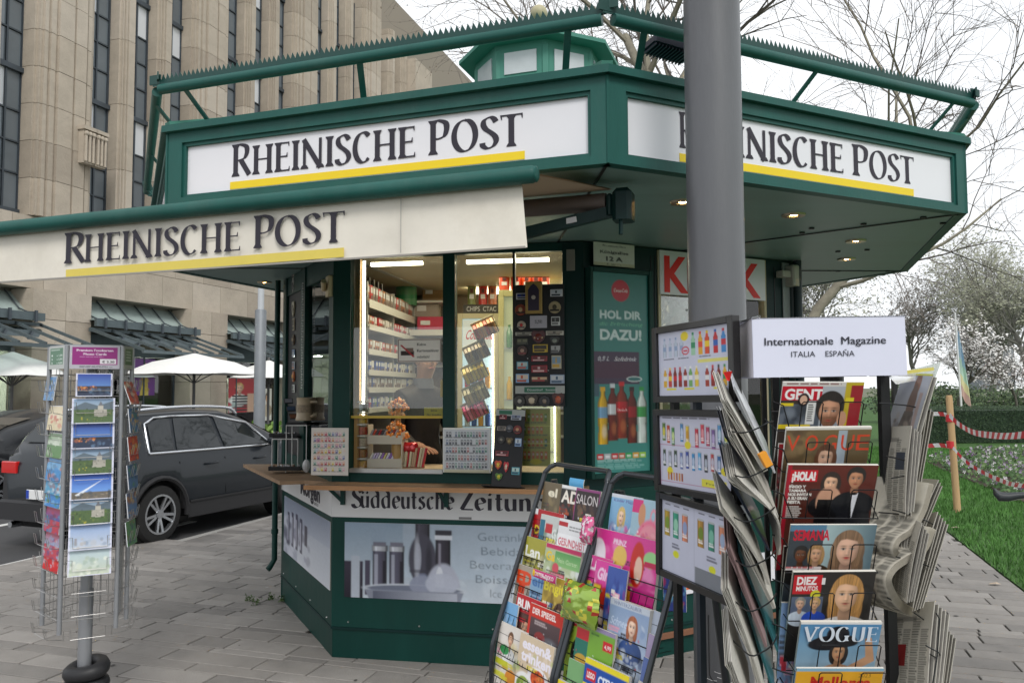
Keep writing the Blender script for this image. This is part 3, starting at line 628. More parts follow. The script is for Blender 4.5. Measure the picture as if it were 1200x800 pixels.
# low rail at the far edge of the park, far office block, flagpole
fr = thing('park_fence', 'thin pale wooden rail fence at the far edge of the park', 'fence', (at(1075, 465, 48).x, 48, 0))
for k in range(9):
    m_ = MB(); m_.box(k*1.6, k*1.6+.08, 0, .08, 0, 1.05); m_.build('post', mat('fence_wood', (.42, .38, .34), .8), fr)
m_ = MB(); m_.box(0, 13, .09, .12, .85, .95); m_.build('rail', MATS['fence_wood'], fr); m_ = MB(); m_.box(0, 13, .09, .12, .4, .5); m_.build('rail', MATS['fence_wood'], fr)
b = at(1147, 361, 330); t = thing('office_block', 'distant grey flat-roofed office block above the park trees', 'building', (b.x, b.y, 0))
m_ = MB(); m_.box(0, 14, 0, 14, 0, b.z); m_.build('wall', mat('far_concrete', (.22, .24, .26), .9), t)
for k in range(10):
    for j in range(4):
        m_ = MB(); z = b.z-2.6-j*3.2; m_.box(.6+k*1.35, 1.5+k*1.35, -.08, -.02, z, z+1.6); m_.build('window', mat('far_window', (.09, .1, .12), .3), t)
m_ = MB(); m_.box(3, 11, 2, 12, b.z, b.z+2.2); m_.build('roof_plant_room', MATS['far_concrete'], t)
b = at(1127, 468, 34); t = thing('flagpole', 'slender flagpole with hanging blue, green and yellow flag beyond the hedge', 'flagpole', (b.x, b.y, 0))
top = at(1119, 366, 34); m_ = MB(); m_.tube([(0, 0, 0), (top.x-b.x, 0, top.z)], [.05, .035], 8); m_.build('pole', mat('pole_white', (.7, .7, .7), .5), t)
fl = MB(); rows = 12
for r_ in range(rows+1):
    for c_ in range(7):
        f = r_/rows; x = (top.x-b.x)*.9+.08+c_/6*(.12+.5*f)*.8; fl.v.append((x, .06*math.sin(c_*1.7+f*3), top.z-.6-f*2.9-.12*c_))
fl.f = [(r_*7+c_, r_*7+7+c_, r_*7+8+c_, r_*7+1+c_) for r_ in range(rows) for c_ in range(6)]; fl.m = [0 if r_ < 5 else (1 if r_ < 8 else (2 if r_ < 10 else 3)) for r_ in range(rows) for c_ in range(6)]
fl.build('flag', [mat('flag_blue', 'a9c4d8', .8), mat('flag_green', 'b4d0c0', .8), mat('flag_yellow', 'd4cea0', .8), mat('flag_red', 'c0a096', .8)], t, smooth=60)
# stake and barrier tape
stake_b = ground(1122, 599); stake_t = at(1112, 463, stake_b.y)
t = thing('wooden_stake', 'pale wooden stake in the lawn holding the red and white tape', 'stake', stake_b)
m_ = MB(); d = stake_t-stake_b; m_.tube([(0, 0, -.1), (0, 0, 0), tuple(d*.97), tuple(d)], [.048, .048, .045, .038], 12); m_.build('pole', mat('stake_wood', (.5, .33, .17), .75, var=.2, vs=5, bump=.2, stretch=(1, 1, .2)), t, smooth=40)
red_m = mat('tape_red', (.55, .03, .04), .45, coat=.2); wh_m = mat('tape_white', (.75, .74, .74), .45, coat=.2)
def tape(label, P, w=.075, n=60, drop=0):
    P = spline(P, 14); mb = MB(); L = [0]
    for i in range(1, len(P)): L.append(L[-1]+(P[i]-P[i-1]).length)
    tot = L[-1]; step = .045; k = int(tot/step)
    def pos(s):
        s = min(max(s, 0), tot); i = max(j for j in range(len(L)) if L[j] <= s+1e-9); i = min(i, len(P)-2); return P[i].lerp(P[i+1], (s-L[i])/max(1e-9, L[i+1]-L[i]))
    for i in range(k):
        tw = .35*math.sin(i*.12); q0 = pos(i*step); q1 = pos((i+1)*step); sl = .035
        u = Vector((0, math.sin(tw), math.cos(tw)))*w
        mb.add([q0, q1, q1+u+(q1-q0)*sl/step*.8, q0+u+(q1-q0)*sl/step*.8], [(0, 1, 2, 3)], (i//2) % 2)
    return tag(mb.build('barrier_tape', [wh_m, red_m]), label, 'barrier tape')
Y0 = stake_b.y
tape('upper red and white barrier tape sagging right from the stake', [at(1112, 489, Y0-.06), at(1125, 501, Y0-.3), at(1150, 512, Y0-1.0), at(1205, 513, Y0-2.4), at(1330, 490, Y0-4)], .085)
tape('lower red and white barrier tape dropping right from the stake', [at(1116, 526, Y0-.06), at(1135, 545, Y0-.3), at(1170, 564, Y0-1.0), at(1205, 572, Y0-1.8), at(1330, 575, Y0-3.4)], .06)
tape('upper red and white tape running left behind the newspapers', [at(1113, 489, Y0+.06), at(1095, 487, Y0+.3), at(1040, 490, Y0+.8)], .06)
tape('lower red and white tape running left behind the newspapers', [at(1116, 526, Y0+.06), at(1095, 524, Y0+.3), at(1040, 530, Y0+.8)], .06)
t = MB(); t.lathe([(.052, 0), (.052, .1)], 12); 
for z, lb in ((.0, 'band of red tape knotted round the stake at the top tape'), (-.38, 'band of red tape knotted round the stake at the lower tape')):
    p = at(1113, 494, Y0); o = t.build('tape_knot', red_m, loc=(p.x, p.y, p.z+z)); tag(o, lb, 'barrier tape')
# fallen leaves on the lawn edge
rng = random.Random(3); lf = mat('dry_leaf', (.45, .36, .27), .8)
for (px, py, lb) in [(1165, 684, 'pale dry leaf lying on the path by the lawn edge'), (1119, 618, 'small brown leaf at the edge of the lawn')]:
    p = ground(px, py, .012); m_ = MB(); m_.add([(-.05, 0, 0), (0, -.03, .01), (.06, -.01, 0), (.04, .03, .012), (-.02, .03, .004)], [(0, 1, 2, 3, 4)]); tag(m_.build('fallen_leaf', lf, loc=p), lb, 'leaf')
# ================================================================ DEPARTMENT STORE across the street
wall_c = (.45, .39, .315)
sm = [mat('sandstone_a', wall_c, .9, var=.13, vs=1.6, bump=.55, bs=16, dirt=(.3, .26, .21)), mat('sandstone_b', (.49, .43, .355), .9, var=.11, vs=1.6, bump=.55, bs=16, dirt=(.36, .31, .26)), mat('sandstone_c', (.39, .335, .27), .9, var=.12, vs=1.6, bump=.55, bs=16, dirt=(.28, .23, .19))]
joint_m = mat('wall_joint', (.27, .235, .19), .95); frame_m = mat('window_metal', (.07, .085, .1), .45, metal=.3)
wgl = mat('dark_window_glass', (.17, .2, .225), .06, spec=1.0, var=.25, vs=.25); wgl2 = mat('white_window_pane', (.78, .8, .83), .25)
FP = Vector((-13.6178, 29, 0)); FM = face_M((FP.x, FP.y), (FP.x+SD.x, FP.y+SD.y))
bd = thing('department_store', 'tall sandstone department store with fluted piers and glass canopies across the street', 'building'); bd.matrix_world = FM
BAY = 7.1; rng = random.Random(12)
wb = MB(); wb.box(-12, 44, .55, 8, 5, 27); wb.box(-12, 44, 4.2, 8, 0, 5); wb.build('wall', joint_m, bd)
# pier cross-sections in plan (x, y with -y to the street)
def pier_poly(w, p, steps):
    P = [(-w/2, .5), (-w/2, -p*.35)]
    for (x, y) in steps: P.append((x*w/2, -y*p))
    P += [(w/2, -p*.35), (w/2, .5)]; return P
big_steps = [(-.93, .35), (-.93, .62), (-.84, .62), (-.84, .78), (-.72, .78), (-.72, .7), (-.66, .7), (-.66, .86), (-.5, .86), (-.5, .78), (-.44, .78), (-.44, 1), (.05, 1), (.05, .88), (.12, .88), (.12, 1), (.5, 1), (.5, .8), (.58, .8), (.58, .86), (.72, .86), (.72, .62), (.86, .62), (.86, .4), (.93, .4)]
nar_steps = [(-.8, .4), (-.8, .7), (-.62, .7), (-.62, .62), (-.54, .62), (-.54, .88), (-.36, .88), (-.36, .8), (-.28, .8), (-.28, 1), (.6, 1), (.6, .8), (.7, .8), (.7, .5)]
bigP, narP = pier_poly(2.3, .5, big_steps), pier_poly(.66, .34, nar_steps)
cache = {}
def block(kind, h, mi):
    k = (kind, h, mi)
    if k not in cache:
        P = {'b': bigP, 'n': narP}[kind]; m_ = MB(); m_.prism(P[::-1] if False else P, .008, h-.008); cache[k] = m_.mesh('stone_block', sm[mi])
    return cache[k]
def pier(kind, u, z0, z1, h, split=False):
    core = MB(); w = 2.1 if kind == 'b' else .5; core.box(u-w/2, u+w/2, -.12, .52, z0, z1); o = core.build('pier', joint_m, bd)
    z = z0
    while z < z1-.1:
        hh = min(h, round(z1-z, 3)); q = link('stone_block', block(kind, hh, rng.choice((0, 0, 1, 2))), o); q.location = (u, rng.uniform(-.006, .006), z); z += h
for k in range(-1, 5):
    u = -3.72+BAY*k
    if k < 4: pier('b', u, 7.2, 24.9, 1.18)
    if k < 4:
        for j in (0, 1):
            pier('n', u+1.15+1.17+.33+j*(.66+1.17), 7.2, 24.0, 2.35)
# windows in the bays: tall strips with mullion, bars and panes
def strip_window(u0, u1, z0, z1, detail):
    fw = MB(); y = .34
    def bx(a, b, c, d, yy0=y-.06, yy1=y+.02): fw.box(a, b, yy0, yy1, c, d)
    bx(u0, u0+.06, z0, z1); bx(u1-.06, u1, z0, z1); um = u0+(u1-u0)*.52; bx(um-.03, um+.03, z0, z1)
    zs = []; z = z0; i = 0
    while z < z1:
        th = .16 if i % 4 == 0 else .05; bx(u0, u1, z-th/2, z+th/2, y-(.14 if i % 4 == 0 else .05)); zs.append(z); z += (1.22, .98, .98, 1.3)[i % 4]; i += 1
    zs.append(z1); f = fw.build('window_frame', frame_m, bd)
    for a in range(len(zs)-1):
        for (l, r_) in ((u0+.06, um-.03), (um+.03, u1-.06)):
            p = MB(); p.box(l, r_, y+.0, y+.02, zs[a]+.04, zs[a+1]-.04)
            white_pane = (a % 4 == 3 and rng.random() < .55) or (zs[a] > 12.5 and a % 4 in (2, 3) and rng.random() < .55 and l < um-.2)  # some panes, more often upper left ones, get the plain white colour
            p.build('pane', wgl2 if white_pane else wgl, f)
for k in range(-1, 4):
    u = -3.72+BAY*k+1.15
    for j in range(3):
        a = u+j*(1.17+.66); strip_window(a, a+1.17, 7.3, 24 if k < 3 else 20, 1)
# carved corbels on the big pier
cb = MB()
for x0 in (-3.4, -2.9):
    cb.box(x0, x0+.42, -.72, -.5, 9.2, 10.3); cb.box(x0-.05, x0+.47, -.8, -.45, 10.3, 10.42)
    for q in (0, .15, .3): cb.tube([(x0+.06+q, -.76, 9.25), (x0+.06+q, -.76, 10.1)], .05, 6); cb.ell((x0+.06+q, -.77, 10.17), .08, .08, .09, 8, 5)
cb.build('carved_corbel', sm[0], bd)
# band above the shop fronts
bm_ = MB(); bm_.box(-12, 44, -.1, .6, 4.95, 7.2); band = bm_.build('wall_band', joint_m, bd)
for r_ in range(2):
    x = -12+(.5 if r_ else 0)
    while x < 22:
        w = rng.uniform(1.3, 1.9); m_ = MB(); m_.box(x+.008, x+w-.008, -.16, -.09, 4.96+r_*1.12, 4.96+r_*1.12+1.104); m_.build('stone_block', rng.choice(sm), band); x += w
m_ = MB(); m_.box(22, 44, -.16, -.09, 4.96, 7.19); m_.build('stone_panel', sm[0], band)
# ground floor piers, canopies, shop windows
gp = MB(); gutter = mat('canopy_metal', (.11, .14, .15), .5, metal=.4, var=.15); cgl = glass_mat('canopy_glass', (.55, .66, .64), .12)
shopgl = glass_mat('shop_glass', (.85, .9, .89), .05)
for k in range(-1, 5):
    u = -3.72+BAY*k
    core = MB(); core.box(u-1.0, u+1.0, -.3, .6, 0, 4.95); o = core.build('pier', joint_m, bd)
    z = 0
    for h in (1.1, 1.0, .95, .95, .94):
        for (a, b_) in ((-1.12, .1), (.1, 1.12)):
            q = MB(); q.box(u+a+.008, u+b_-.008, -.42, .5, z+.008, z+h-.008); q.build('stone_block', rng.choice(sm), o)
        z += h
    if k > 3: continue
    a, b_ = u+1.14, u+BAY-1.14
    rc = MB(); rc.box(a, b_, .5, .6, 3.2, 4.95); rc.build('recess_panel', mat('bronze_panel', (.2, .2, .17), .5, metal=.3), bd)
    # upper curved metal canopy with brackets
    c = MB()
    prof = [(.5, 4.85), (.2, 4.55), (-.1, 4.25), (-.45, 4.12), (-.7, 4.1)]
    for i in range(4):
        (y0, z0), (y1, z1) = prof[i:i+2]; c.add([(a-.1, y0, z0), (b_+.1, y0, z0), (b_+.1, y1, z1), (a-.1, y1, z1)], [(0, 1, 2, 3)]); c.add([(a-.1, y0, z0-.03), (b_+.1, y0, z0-.03), (b_+.1, y1, z1-.03), (a-.1, y1, z1-.03)], [(3, 2, 1, 0)])
    cp = c.build('curved_canopy', mat('patina_sheet', (.3, .36, .34), .4, var=.15), bd)
    c = MB(); c.box(a-.15, b_+.15, -.78, -.68, 3.9, 4.14); c.build('gutter', gutter, cp)
    for i in range(6):
        x = a+.2+(b_-a-.4)*i/5; c = MB(); c.tube([(x, y_-.02, z_+.05) for y_, z_ in prof], .025, 5); c.box(x-.04, x+.04, -.84, -.78, 3.85, 4.2); c.build('bracket', frame_m, cp)
    cn = MB(); cn.box(a-.2, b_+.2, -2.75, -2.66, 2.98, 3.08); cn.box(a-.2, b_+.2, -.62, -.5, 3.72, 3.85); cw = cn.build('canopy', gutter, bd)
    for i in range(7):
        x = a-.15+(b_-a+.3)*i/6; c = MB(); c.bar((x, -.5, 3.82), (x, -2.72, 3.08), .06, .1); c.build('rafter', gutter, cw)
        if i < 6:
            x1 = a-.15+(b_-a+.3)*(i+1)/6; c = MB(); c.add([(x+.03, -.5, 3.83), (x1-.03, -.5, 3.83), (x1-.03, -2.7, 3.09), (x+.03, -2.7, 3.09)], [(0, 1, 2, 3)]); c.build('glass_panel', cgl, cw)
    c = MB(); c.box(a, b_, .3, .5, 3.0, 3.72); c.build('fascia_beam', gutter, bd)
    # shop window: lit interior set back behind glass
    sh = MB(); sh.box(a, b_, 3.6, 3.7, 0, 3.0); sh.box(a, b_, .6, 3.6, .0, .12); sh.box(a, b_, .6, 3.6, 3.0, 3.1); sh.box(a-.05, a, .5, 3.6, 0, 3); sh.box(b_, b_+.05, .5, 3.6, 0, 3)
    sh.build('shop_interior', mat('shop_wall', (.62, .66, .58), .8, var=.15, vs=.6), bd)
    wf = MB()
    for i in range(4):
        x = a+(b_-a)*i/3; wf.box(x-.04, x+.04, .3, .38, .25, 3.0)
    wf.box(a, b_, .3, .38, .12, .25); wf = wf.build('shop_window', frame_m, bd)
    for i in range(3):
        x, x1 = a+(b_-a)*i/3+.04, a+(b_-a)*(i+1)/3-.04; c = MB(); c.box(x, x1, .33, .345, .25, 2.99); c.build('pane', shopgl, wf)
    lt = MB()
    for i in range(6): lt.box(a+.4+i*.8, a+.7+i*.8, 1.4, 1.6, 2.97, 2.99)
    lt.build('ceiling_lamp', mat('shop_lamp', (1, .95, .85), emit=110), bd)
# end block of the store (right): solid wall, tall openings, green copper roof
ez = 27; eb = MB(); eb.box(23.5, 44, -.55, .6, 7.2, 20.5); eb.box(23.5, 44.4, -.8, .6, 20.5, 21.1); eb.box(22.3, 25, -.9, .6, 7.2, 23); e_ = eb.build('end_block', sm[0], bd)
for i in range(9):
    x = 26+i*1.9; m_ = MB(); m_.box(x, x+.95, -.58, -.5, 8.3, 17.6); m_.build('window', wgl, e_)
    m_ = MB(); m_.box(x-.2, x, -.75, -.5, 8, 18); m_.box(x-.3, x+1.2, -.8, -.5, 17.6, 18.1); m_.build('window_surround', sm[1], e_)
m_ = MB(); m_.ell((25.2, -.95, 19.2), .7, .3, .8); m_.box(24.6, 25.8, -1.05, -.6, 18.3, 18.7); m_.build('carved_shield', sm[2], e_)
m_ = MB(); m_.add([(25, -1.2, 21.2), (48, -1.2, 21.2), (48, 4, 27), (25, 4, 27)], [(0, 1, 2, 3)]); m_.build('roof', mat('copper_green', (.2, .36, .29), .7, var=.15), bd)
# further building behind it
FQ = FP+SD*46; m2 = face_M((FQ.x, FQ.y), (FQ.x+SD.x, FQ.y+SD.y)); t = thing('neighbour_building', 'pale stone building with steep roof beyond the department store', 'building'); t.matrix_world = m2
m_ = MB(); m_.box(0, 40, -1.5, 10, 0, 19); m_.build('wall', sm[1], t)
for i in range(14):
    for j in range(4):
        f_ = MB(); f_.box(1+i*2.6, 2.4+i*2.6, -1.56, -1.48, 4.6+j*3.6, 7+j*3.6); f_.build('window', wgl, t)
m_ = MB(); m_.add([(0, -1.7, 19.1), (40, -1.7, 19.1), (40, 6, 29), (0, 6, 29), (0, 10, 19.1)], [(0, 1, 2, 3), (0, 3, 4)]); m_.build('roof', mat('grey_roof', (.33, .31, .28), .8, var=.1), t)
# displays in the shop windows: flat posters
def on_store(px, py, off): return hit(px, py, (FP.x, FP.y), (FP.x+SD.x, FP.y+SD.y), off)
def poster(px0, py0, px1, py1, off, cvs, label, name='poster', cat='poster', t=.02):
    u0, z1 = on_store(px0, py0, off); u1, z0 = on_store(px1, py1, off)
    o = link(name, print_mesh(name, cvs, abs(u1-u0), abs(z1-z0), t)); o.matrix_world = FM @ Matrix.Translation(((u0+u1)/2, -off, min(z0, z1))); return tag(o, label, cat)
c = Cv(40, 50, '7a3f93'); c.grad(0, 0, 1, 1, '8d4fa5', '6a3283'); c.poly([(.45, .2), (.62, .18), (.7, 1), (.3, 1)], 'c8b04a'); c.ell(.53, .2, .1, .08, 'd0a07a'); c.noise(.3, .4, .75, 1, ['d8c668', 'a88a30'], 40, .05, 3); c.rect(0, 0, .06, 1, 'e8e0ee')
poster(157, 420, 181, 463, -.31, c, 'purple shop window poster with yellow figure behind the postcard rack')
c = Cv(34, 40, 'b0242c'); c.person(.4, .3, .13, 'd9b095', 'c9a060', 0, 'f0eeea'); 
for i in range(6): c.rect(.15, .5+i*.08, .7, .54+i*.08, '222222')
c.rect(.7, .45, 1, 1, 'caa38a'); c.noise(.0, .6, .25, 1, ['e8f0f0', '9fb8b4'], 30, .06, 2)
poster(268, 443, 299, 482, -.31, c, 'red shop poster of a figure in black and white stripes')
c = Cv(30, 26, 'a8d860'); c.ell(.5, .45, .42, .4, '5fb82e'); c.text(.5, .52, .16, 'SALE', 'f4ffe0', align='c', off=.02); c.rect(.2, .85, .8, 1, 'f0f0f0')
poster(26, 454, 47, 468, -.31, c, 'green round window sticker behind the left car', 'window_sticker', 'sticker')
c = Cv(24, 24, 'f2f2ee'); c.rect(.1, .1, .9, .55, '5cc06a'); c.lines(.1, .62, .9, .95, 3)
poster(218, 455, 231, 468, -.31, c, 'white and green poster in the shop window under the umbrellas')
c = Cv(30, 30, 'e4e0d4'); c.person(.3, .35, .14, 'd9b095', '5a3a20', 0, 'c9bfae'); c.person(.7, .32, .14, 'd0a080', '2a2018', 0, 'b8a890')
poster(301, 455, 318, 492, -.31, c, 'pale fashion poster with two figures beside the red one')
# parasols in front of the store
def parasol(label, c, rad, ztop, zr):
    t = thing('parasol', label, 'parasol', (c.x, c.y, 0), group='white parasols in front of the store'); n = 8; cm = MB(); pts = []
    nn = 24
    for rr, zz in ((.02, ztop), (.3, ztop-.16), (.6, (ztop+zr)/2+.04), (1, zr)):
        for k in range(nn):
            a = 2*math.pi*k/nn; sc = 1-.045*abs(math.sin(a*4)) if rr > .5 else 1; cm.v.append((rad*rr*sc*math.cos(a), rad*rr*sc*math.sin(a), zz-(.0 if rr < 1 else .03*abs(math.sin(a*4)))))
    cm.f = [(i*nn+k, i*nn+(k+1) % nn, (i+1)*nn+(k+1) % nn, (i+1)*nn+k) for i in range(3) for k in range(nn)]; cm.m = [0]*len(cm.f)
    cm.build('canopy', mat('parasol_cloth', (.8, .8, .78), .85, var=.04), t, smooth=25)
    m_ = MB(); m_.tube([(0, 0, 0), (0, 0, ztop+.12)], .05, 8); m_.build('pole', mat('parasol_pole', (.1, .1, .1), .5), t)
    for k in range(8):
        a = 2*math.pi*k/8; m_ = MB(); m_.tube([(.05*math.cos(a), .05*math.sin(a), ztop-.95), (rad*.55*math.cos(a), rad*.55*math.sin(a), (ztop+zr)/2)], .018, 4); m_.build('rib', MATS['parasol_pole'], t)
    m_ = MB(); m_.lathe([(.45, 0), (.45, .08), (.06, .14)], 12); m_.build('base', mat('concrete_base', (.3, .3, .3), .9), t)
for px, py, Y, hw, lab in [(228, 414, 26, 80, 'large white parasol in full view between the postcard rack and the grey pole'), (315, 422, 31, 45, 'white parasol partly hidden by the kiosk side'), (15, 412, 22.5, 62, 'white parasol at the left edge of the picture'), (128, 421, 30, 55, 'white parasol behind the postcard rack')]:
    p = at(px, py, Y); rad = hw/FPX*Y; zr = at(px, py+24*26/Y, Y).z; parasol(lab, p, rad, p.z, zr)
# steel lamp post by the road
b = at(304, 480, 15); zt = at(304, 364, 15).z; t = thing('steel_post', 'round grey steel post by the road left of the kiosk', 'post', (b.x, b.y, 0))
m_ = MB(); m_.lathe([(.105, -.05), (.105, zt), (.09, zt+.02)], 16); m_.build('sleeve', mat('grey_steel', (.2, .215, .23), .5, metal=.3, var=.1), t, smooth=40)
m_ = MB(); m_.lathe([(.06, zt), (.055, zt+3)], 12); m_.build('pole', mat('pale_steel', (.5, .52, .54), .5, metal=.2), t, smooth=40)
# ================================================================ CARS
def make_car(label, paint, P0, heading, H=1.64, rails=True, wb=2.7, cat='car', L=4.62, rim=True, chrome=True, name='parked_car'):
    t = thing(name, label, cat, P0, heading)
    xr, xf = .95, .95+wb; wr = .365
    k = (H-.0)/1.64
    top = [(-.02, .62), (.0, 1.0), (.05, 1.14), (.16, 1.36*k), (.34, 1.56*k), (.7, 1.63*k), (1.6, 1.655*k), (2.3, 1.63*k), (2.8, 1.5*k), (3.28, 1.27), (3.5, 1.17), (3.9, 1.12), (4.3, 1.04), (4.52, .9), (4.62, .6)]
    def T(x):
        for (a, za), (b_, zb) in zip(top, top[1:]):
            if a <= x <= b_: return za+(zb-za)*(x-a)/(b_-a)
        return top[0][1] if x < top[0][0] else top[-1][1]
    def wf(x):
        if x < .35: return .86+.14*math.sin(math.pi/2*max(0, x+.02)/.37)
        if x > 3.9: return .55+.45*math.cos(math.pi/2*(x-3.9)/.85)
        return 1
    def belt(x): return min(1.11-.02*(x-1)/2, T(x)-.03)
    def arch(x):
        z = 0
        for c in (xr, xf):
            if abs(x-c) < .43: z = max(z, wr+math.sqrt(.43**2-(x-c)**2))
        return z
    def sec(x):
        a = arch(x); w = wf(x); zb = belt(x); tp = T(x); hood = tp < 1.2
        ins = .235*min(1, max(0, (tp-1.1)/.45)); l = .24+(.12 if x < .15 or x > 4.4 else 0)
        return [(0, l), (.62*w, max(l, a)), (.86*w, max(l, a)), (.915*w, max(l+.1, a)), (.93*w, max(.52, a+.01)), (.935*w, max(.7, a+.02)), (.915*w, max(.92, min(zb, .96))), ((.9-(.03 if not hood else .02))*w, max(zb, .965)), ((.885-ins)*w if not hood else .8*w, max(tp-.05, zb+.005)), ((.8-ins)*w if not hood else .6*w, tp), (0, tp+.025)]
    xs = sorted(set([-.02, .0, .05, .1, .2, .3, .42, .55, .7, .9, 1.1, 1.3, 1.6, 2, 2.3, 2.5, 2.75, 3, 3.2, 3.45, 3.7, 3.9, 4.1, 4.3, 4.42, 4.52, 4.58, 4.62]+[c+.43*math.sin(R(a)) for c in (xr, xf) for a in range(-88, 89, 16)]))
    m_ = MB(); n = 11
    for x in xs:
        s_ = sec(x); m_.v += [(x, -y, z) for y, z in s_]+[(x, y, z) for y, z in s_[-2:0:-1]]
    nn = 2*n-2
    for i in range(len(xs)-1):
        for j in range(nn):
            j2 = (j+1) % nn; m_.f.append((i*nn+j, (i+1)*nn+j, (i+1)*nn+j2, i*nn+j2)); lowj = j < 3 or j >= nn-3; m_.m.append(1 if lowj else 0)
    m_.f.append(tuple(range(nn))); m_.m.append(1); m_.f.append(tuple((len(xs)-1)*nn+j for j in range(nn-1, -1, -1))); m_.m.append(1)
    pm = mat('car_paint_'+paint[0], paint[1], .32, coat=.35, spec=.35, var=.04, vs=2); pl_ = mat('car_plastic', (.025, .025, .027), .6, var=.1)
    body = m_.build('body', [pm, pl_], t, smooth=38)
    def side(x, z):
        s_ = sec(x)
        for (y0, z0), (y1, z1) in zip(s_[4:], s_[5:]):
            if z0 <= z <= z1 and z1 > z0: return y0+(y1-y0)*(z-z0)/(z1-z0)
        return s_[8][0]
    gl = mat('car_glass', (.012, .016, .018), .03, spec=.8)
    def win(P, sg, nm='window', m=gl, off=.012, trim=False):
        N = []; Q = P+[P[0]]
        for a, b_ in zip(Q, Q[1:]):
            for i in range(3): N.append((a[0]+(b_[0]-a[0])*i/3, a[1]+(b_[1]-a[1])*i/3))
        cx = sum(p[0] for p in N)/len(N); cz = sum(p[1] for p in N)/len(N)
        w_ = MB(); V = [(x, sg*(side(x, z)+off), z) for x, z in N]; w_.add([(cx, sg*(side(cx, cz)+off), cz)]+V, [((0, i+1, (i+1) % len(V)+1) if sg < 0 else (0, (i+1) % len(V)+1, i+1)) for i in range(len(V))])
        o = w_.build(nm, m, t)
        return V
    r_ = k; zt_ = lambda x: T(x)-.09
    for sg in (-1, 1):
        win([(.86, 1.16), (1.22, 1.15), (1.28, zt_(1.28)), (1.08, zt_(1.08)), (.9, zt_(.9)-.07)], sg); win([(1.27, 1.15), (2.08, 1.14), (2.02, zt_(2.02)), (1.35, zt_(1.35))], sg)
        win([(2.16, 1.14), (3.1, 1.13), (2.72, zt_(2.72)-.01), (2.1, zt_(2.1))], sg)
        out = [(.8, 1.13), (3.16, 1.105), (2.76, zt_(2.76)+.025), (2.0, zt_(2)+.025), (1.3, zt_(1.3)+.025), (1.02, zt_(1.02)+.02), (.85, zt_(.85)-.05), (.8, 1.13)]
        if chrome:
            q = []
            for a, b_ in zip(out, out[1:]):
                for i in range(4): q.append((a[0]+(b_[0]-a[0])*i/4, a[1]+(b_[1]-a[1])*i/4))
            q.append(out[-1]); w_ = MB(); w_.tube([(x, sg*(side(x, z)+.012), z) for x, z in q], .016, 6); w_.build('window_trim', mat('chrome', (.75, .77, .8), .2, metal=1), t, smooth=60)
        # sill cladding, arch lips, handles, door seams, mirror
        for c in (xr, xf):
            w_ = MB(); P = []
            for a in range(-8, 189, 14):
                P.append((c+.455*math.cos(R(a)), wr+.455*math.sin(R(a))))
            w_.tube([(x, sg*(side(x, max(z, .53))+.004), z) for x, z in P], .035, 6); w_.build('wheel_arch', pl_, t, smooth=50)
            w_ = MB(); w_.lathe([(.42, -.0), (.42, .22)], 20, c=(c, sg*.62 if sg > 0 else -.84, wr), axis='y'); w_.build('wheel_housing', mat('black_void', (.008, .008, .008), .9), t)
        w_ = MB(); w_.bar((xr+.47, sg*.925, .36), (xf-.47, sg*.925, .36), .03, .2); w_.bar((xr+.5, sg*.945, .47), (xf-.5, sg*.945, .47), .02, .025); w_.build('sill_cladding', pl_, t)
        for hx in (1.75, 2.75):
            w_ = MB(); w_.tube([(hx-.02, sg*.935, .93), (hx+.03, sg*.965, .935), (hx+.17, sg*.965, .94), (hx+.21, sg*.935, .94)], .016, 6); w_.build('door_handle', pm, t, smooth=60)
        for x0 in (1.28, 2.12, 3.12):
            w_ = MB(); w_.bar((x0, sg*(side(x0, .98)+.001), 1.0), (x0+(.0 if x0 > 1.5 else .0), sg*.938, .5), .008, .004, up=(0, 1, 0)); w_.build('door_seam', mat('seam_black', (.005, .005, .005), .9), t)
        w_ = MB(); w_.ell((3.02, sg*1.04, 1.17), .09, .11, .075, 10, 8); w_.bar((3.03, sg*.88, 1.1), (3.02, sg*.98, 1.14), .03, .03); w_.build('wing_mirror', pm, t, smooth=60)
        # wheels
        for c in (xr, xf):
            w_ = MB(); y0 = sg*.935; prof = [(.24, 0), (.30, 0), (.345, -.01), (.365, -.05), (.365, -.2), (.34, -.23)]
            w_.lathe([(a, (b_ if sg > 0 else -b_)) for a, b_ in prof], 32, c=(c, y0, wr), axis='y', cap=False); ty = w_.build('wheel', mat('tyre', (.02, .02, .02), .85, bump=.2), t, smooth=40)
            rm = MB(); rimm = mat('alloy', (.55, .57, .6), .25, metal=.9)
            for q in range(10):
                a = 2*math.pi*q/10+(.12 if q % 2 else -.12); p0 = (c+.05*math.cos(a), y0-sg*.03, wr+.05*math.sin(a)); p1 = (c+.235*math.cos(a), y0-sg*.015, wr+.235*math.sin(a)); rm.bar(p0, p1, .032, .03, up=(0, 1, 0))
            rm.lathe([(.225, 0), (.25, 0), (.25, -.06 if sg > 0 else .06), (.225, -.06 if sg > 0 else .06), (.225, 0)], 32, c=(c, y0+sg*.004, wr), axis='y', cap=False); rm.lathe([(.0001, 0), (.055, 0), (.055, -sg*.04)], 16, c=(c, y0-sg*.002, wr), axis='y')
            rm.build('rim', rimm, ty, smooth=40); bk = MB(); bk.lathe([(.0001, 0), (.235, 0)], 24, c=(c, y0-sg*.09, wr), axis='y'); bk.build('brake_disc', mat('brake', (.06, .06, .06), .5, metal=.6), ty)
        if rails:
            w_ = MB(); P = [(.6, 1.6), (.75, 1.665), (1.6, 1.70), (2.4, 1.67), (2.6, 1.585)]; w_.tube(spline([(x, sg*.64, z) for x, z in P], 5), .022, 6); w_.build('roof_rail', MATS.get('chrome') or mat('chrome', (.75, .77, .8), .2, metal=1), t, smooth=60)
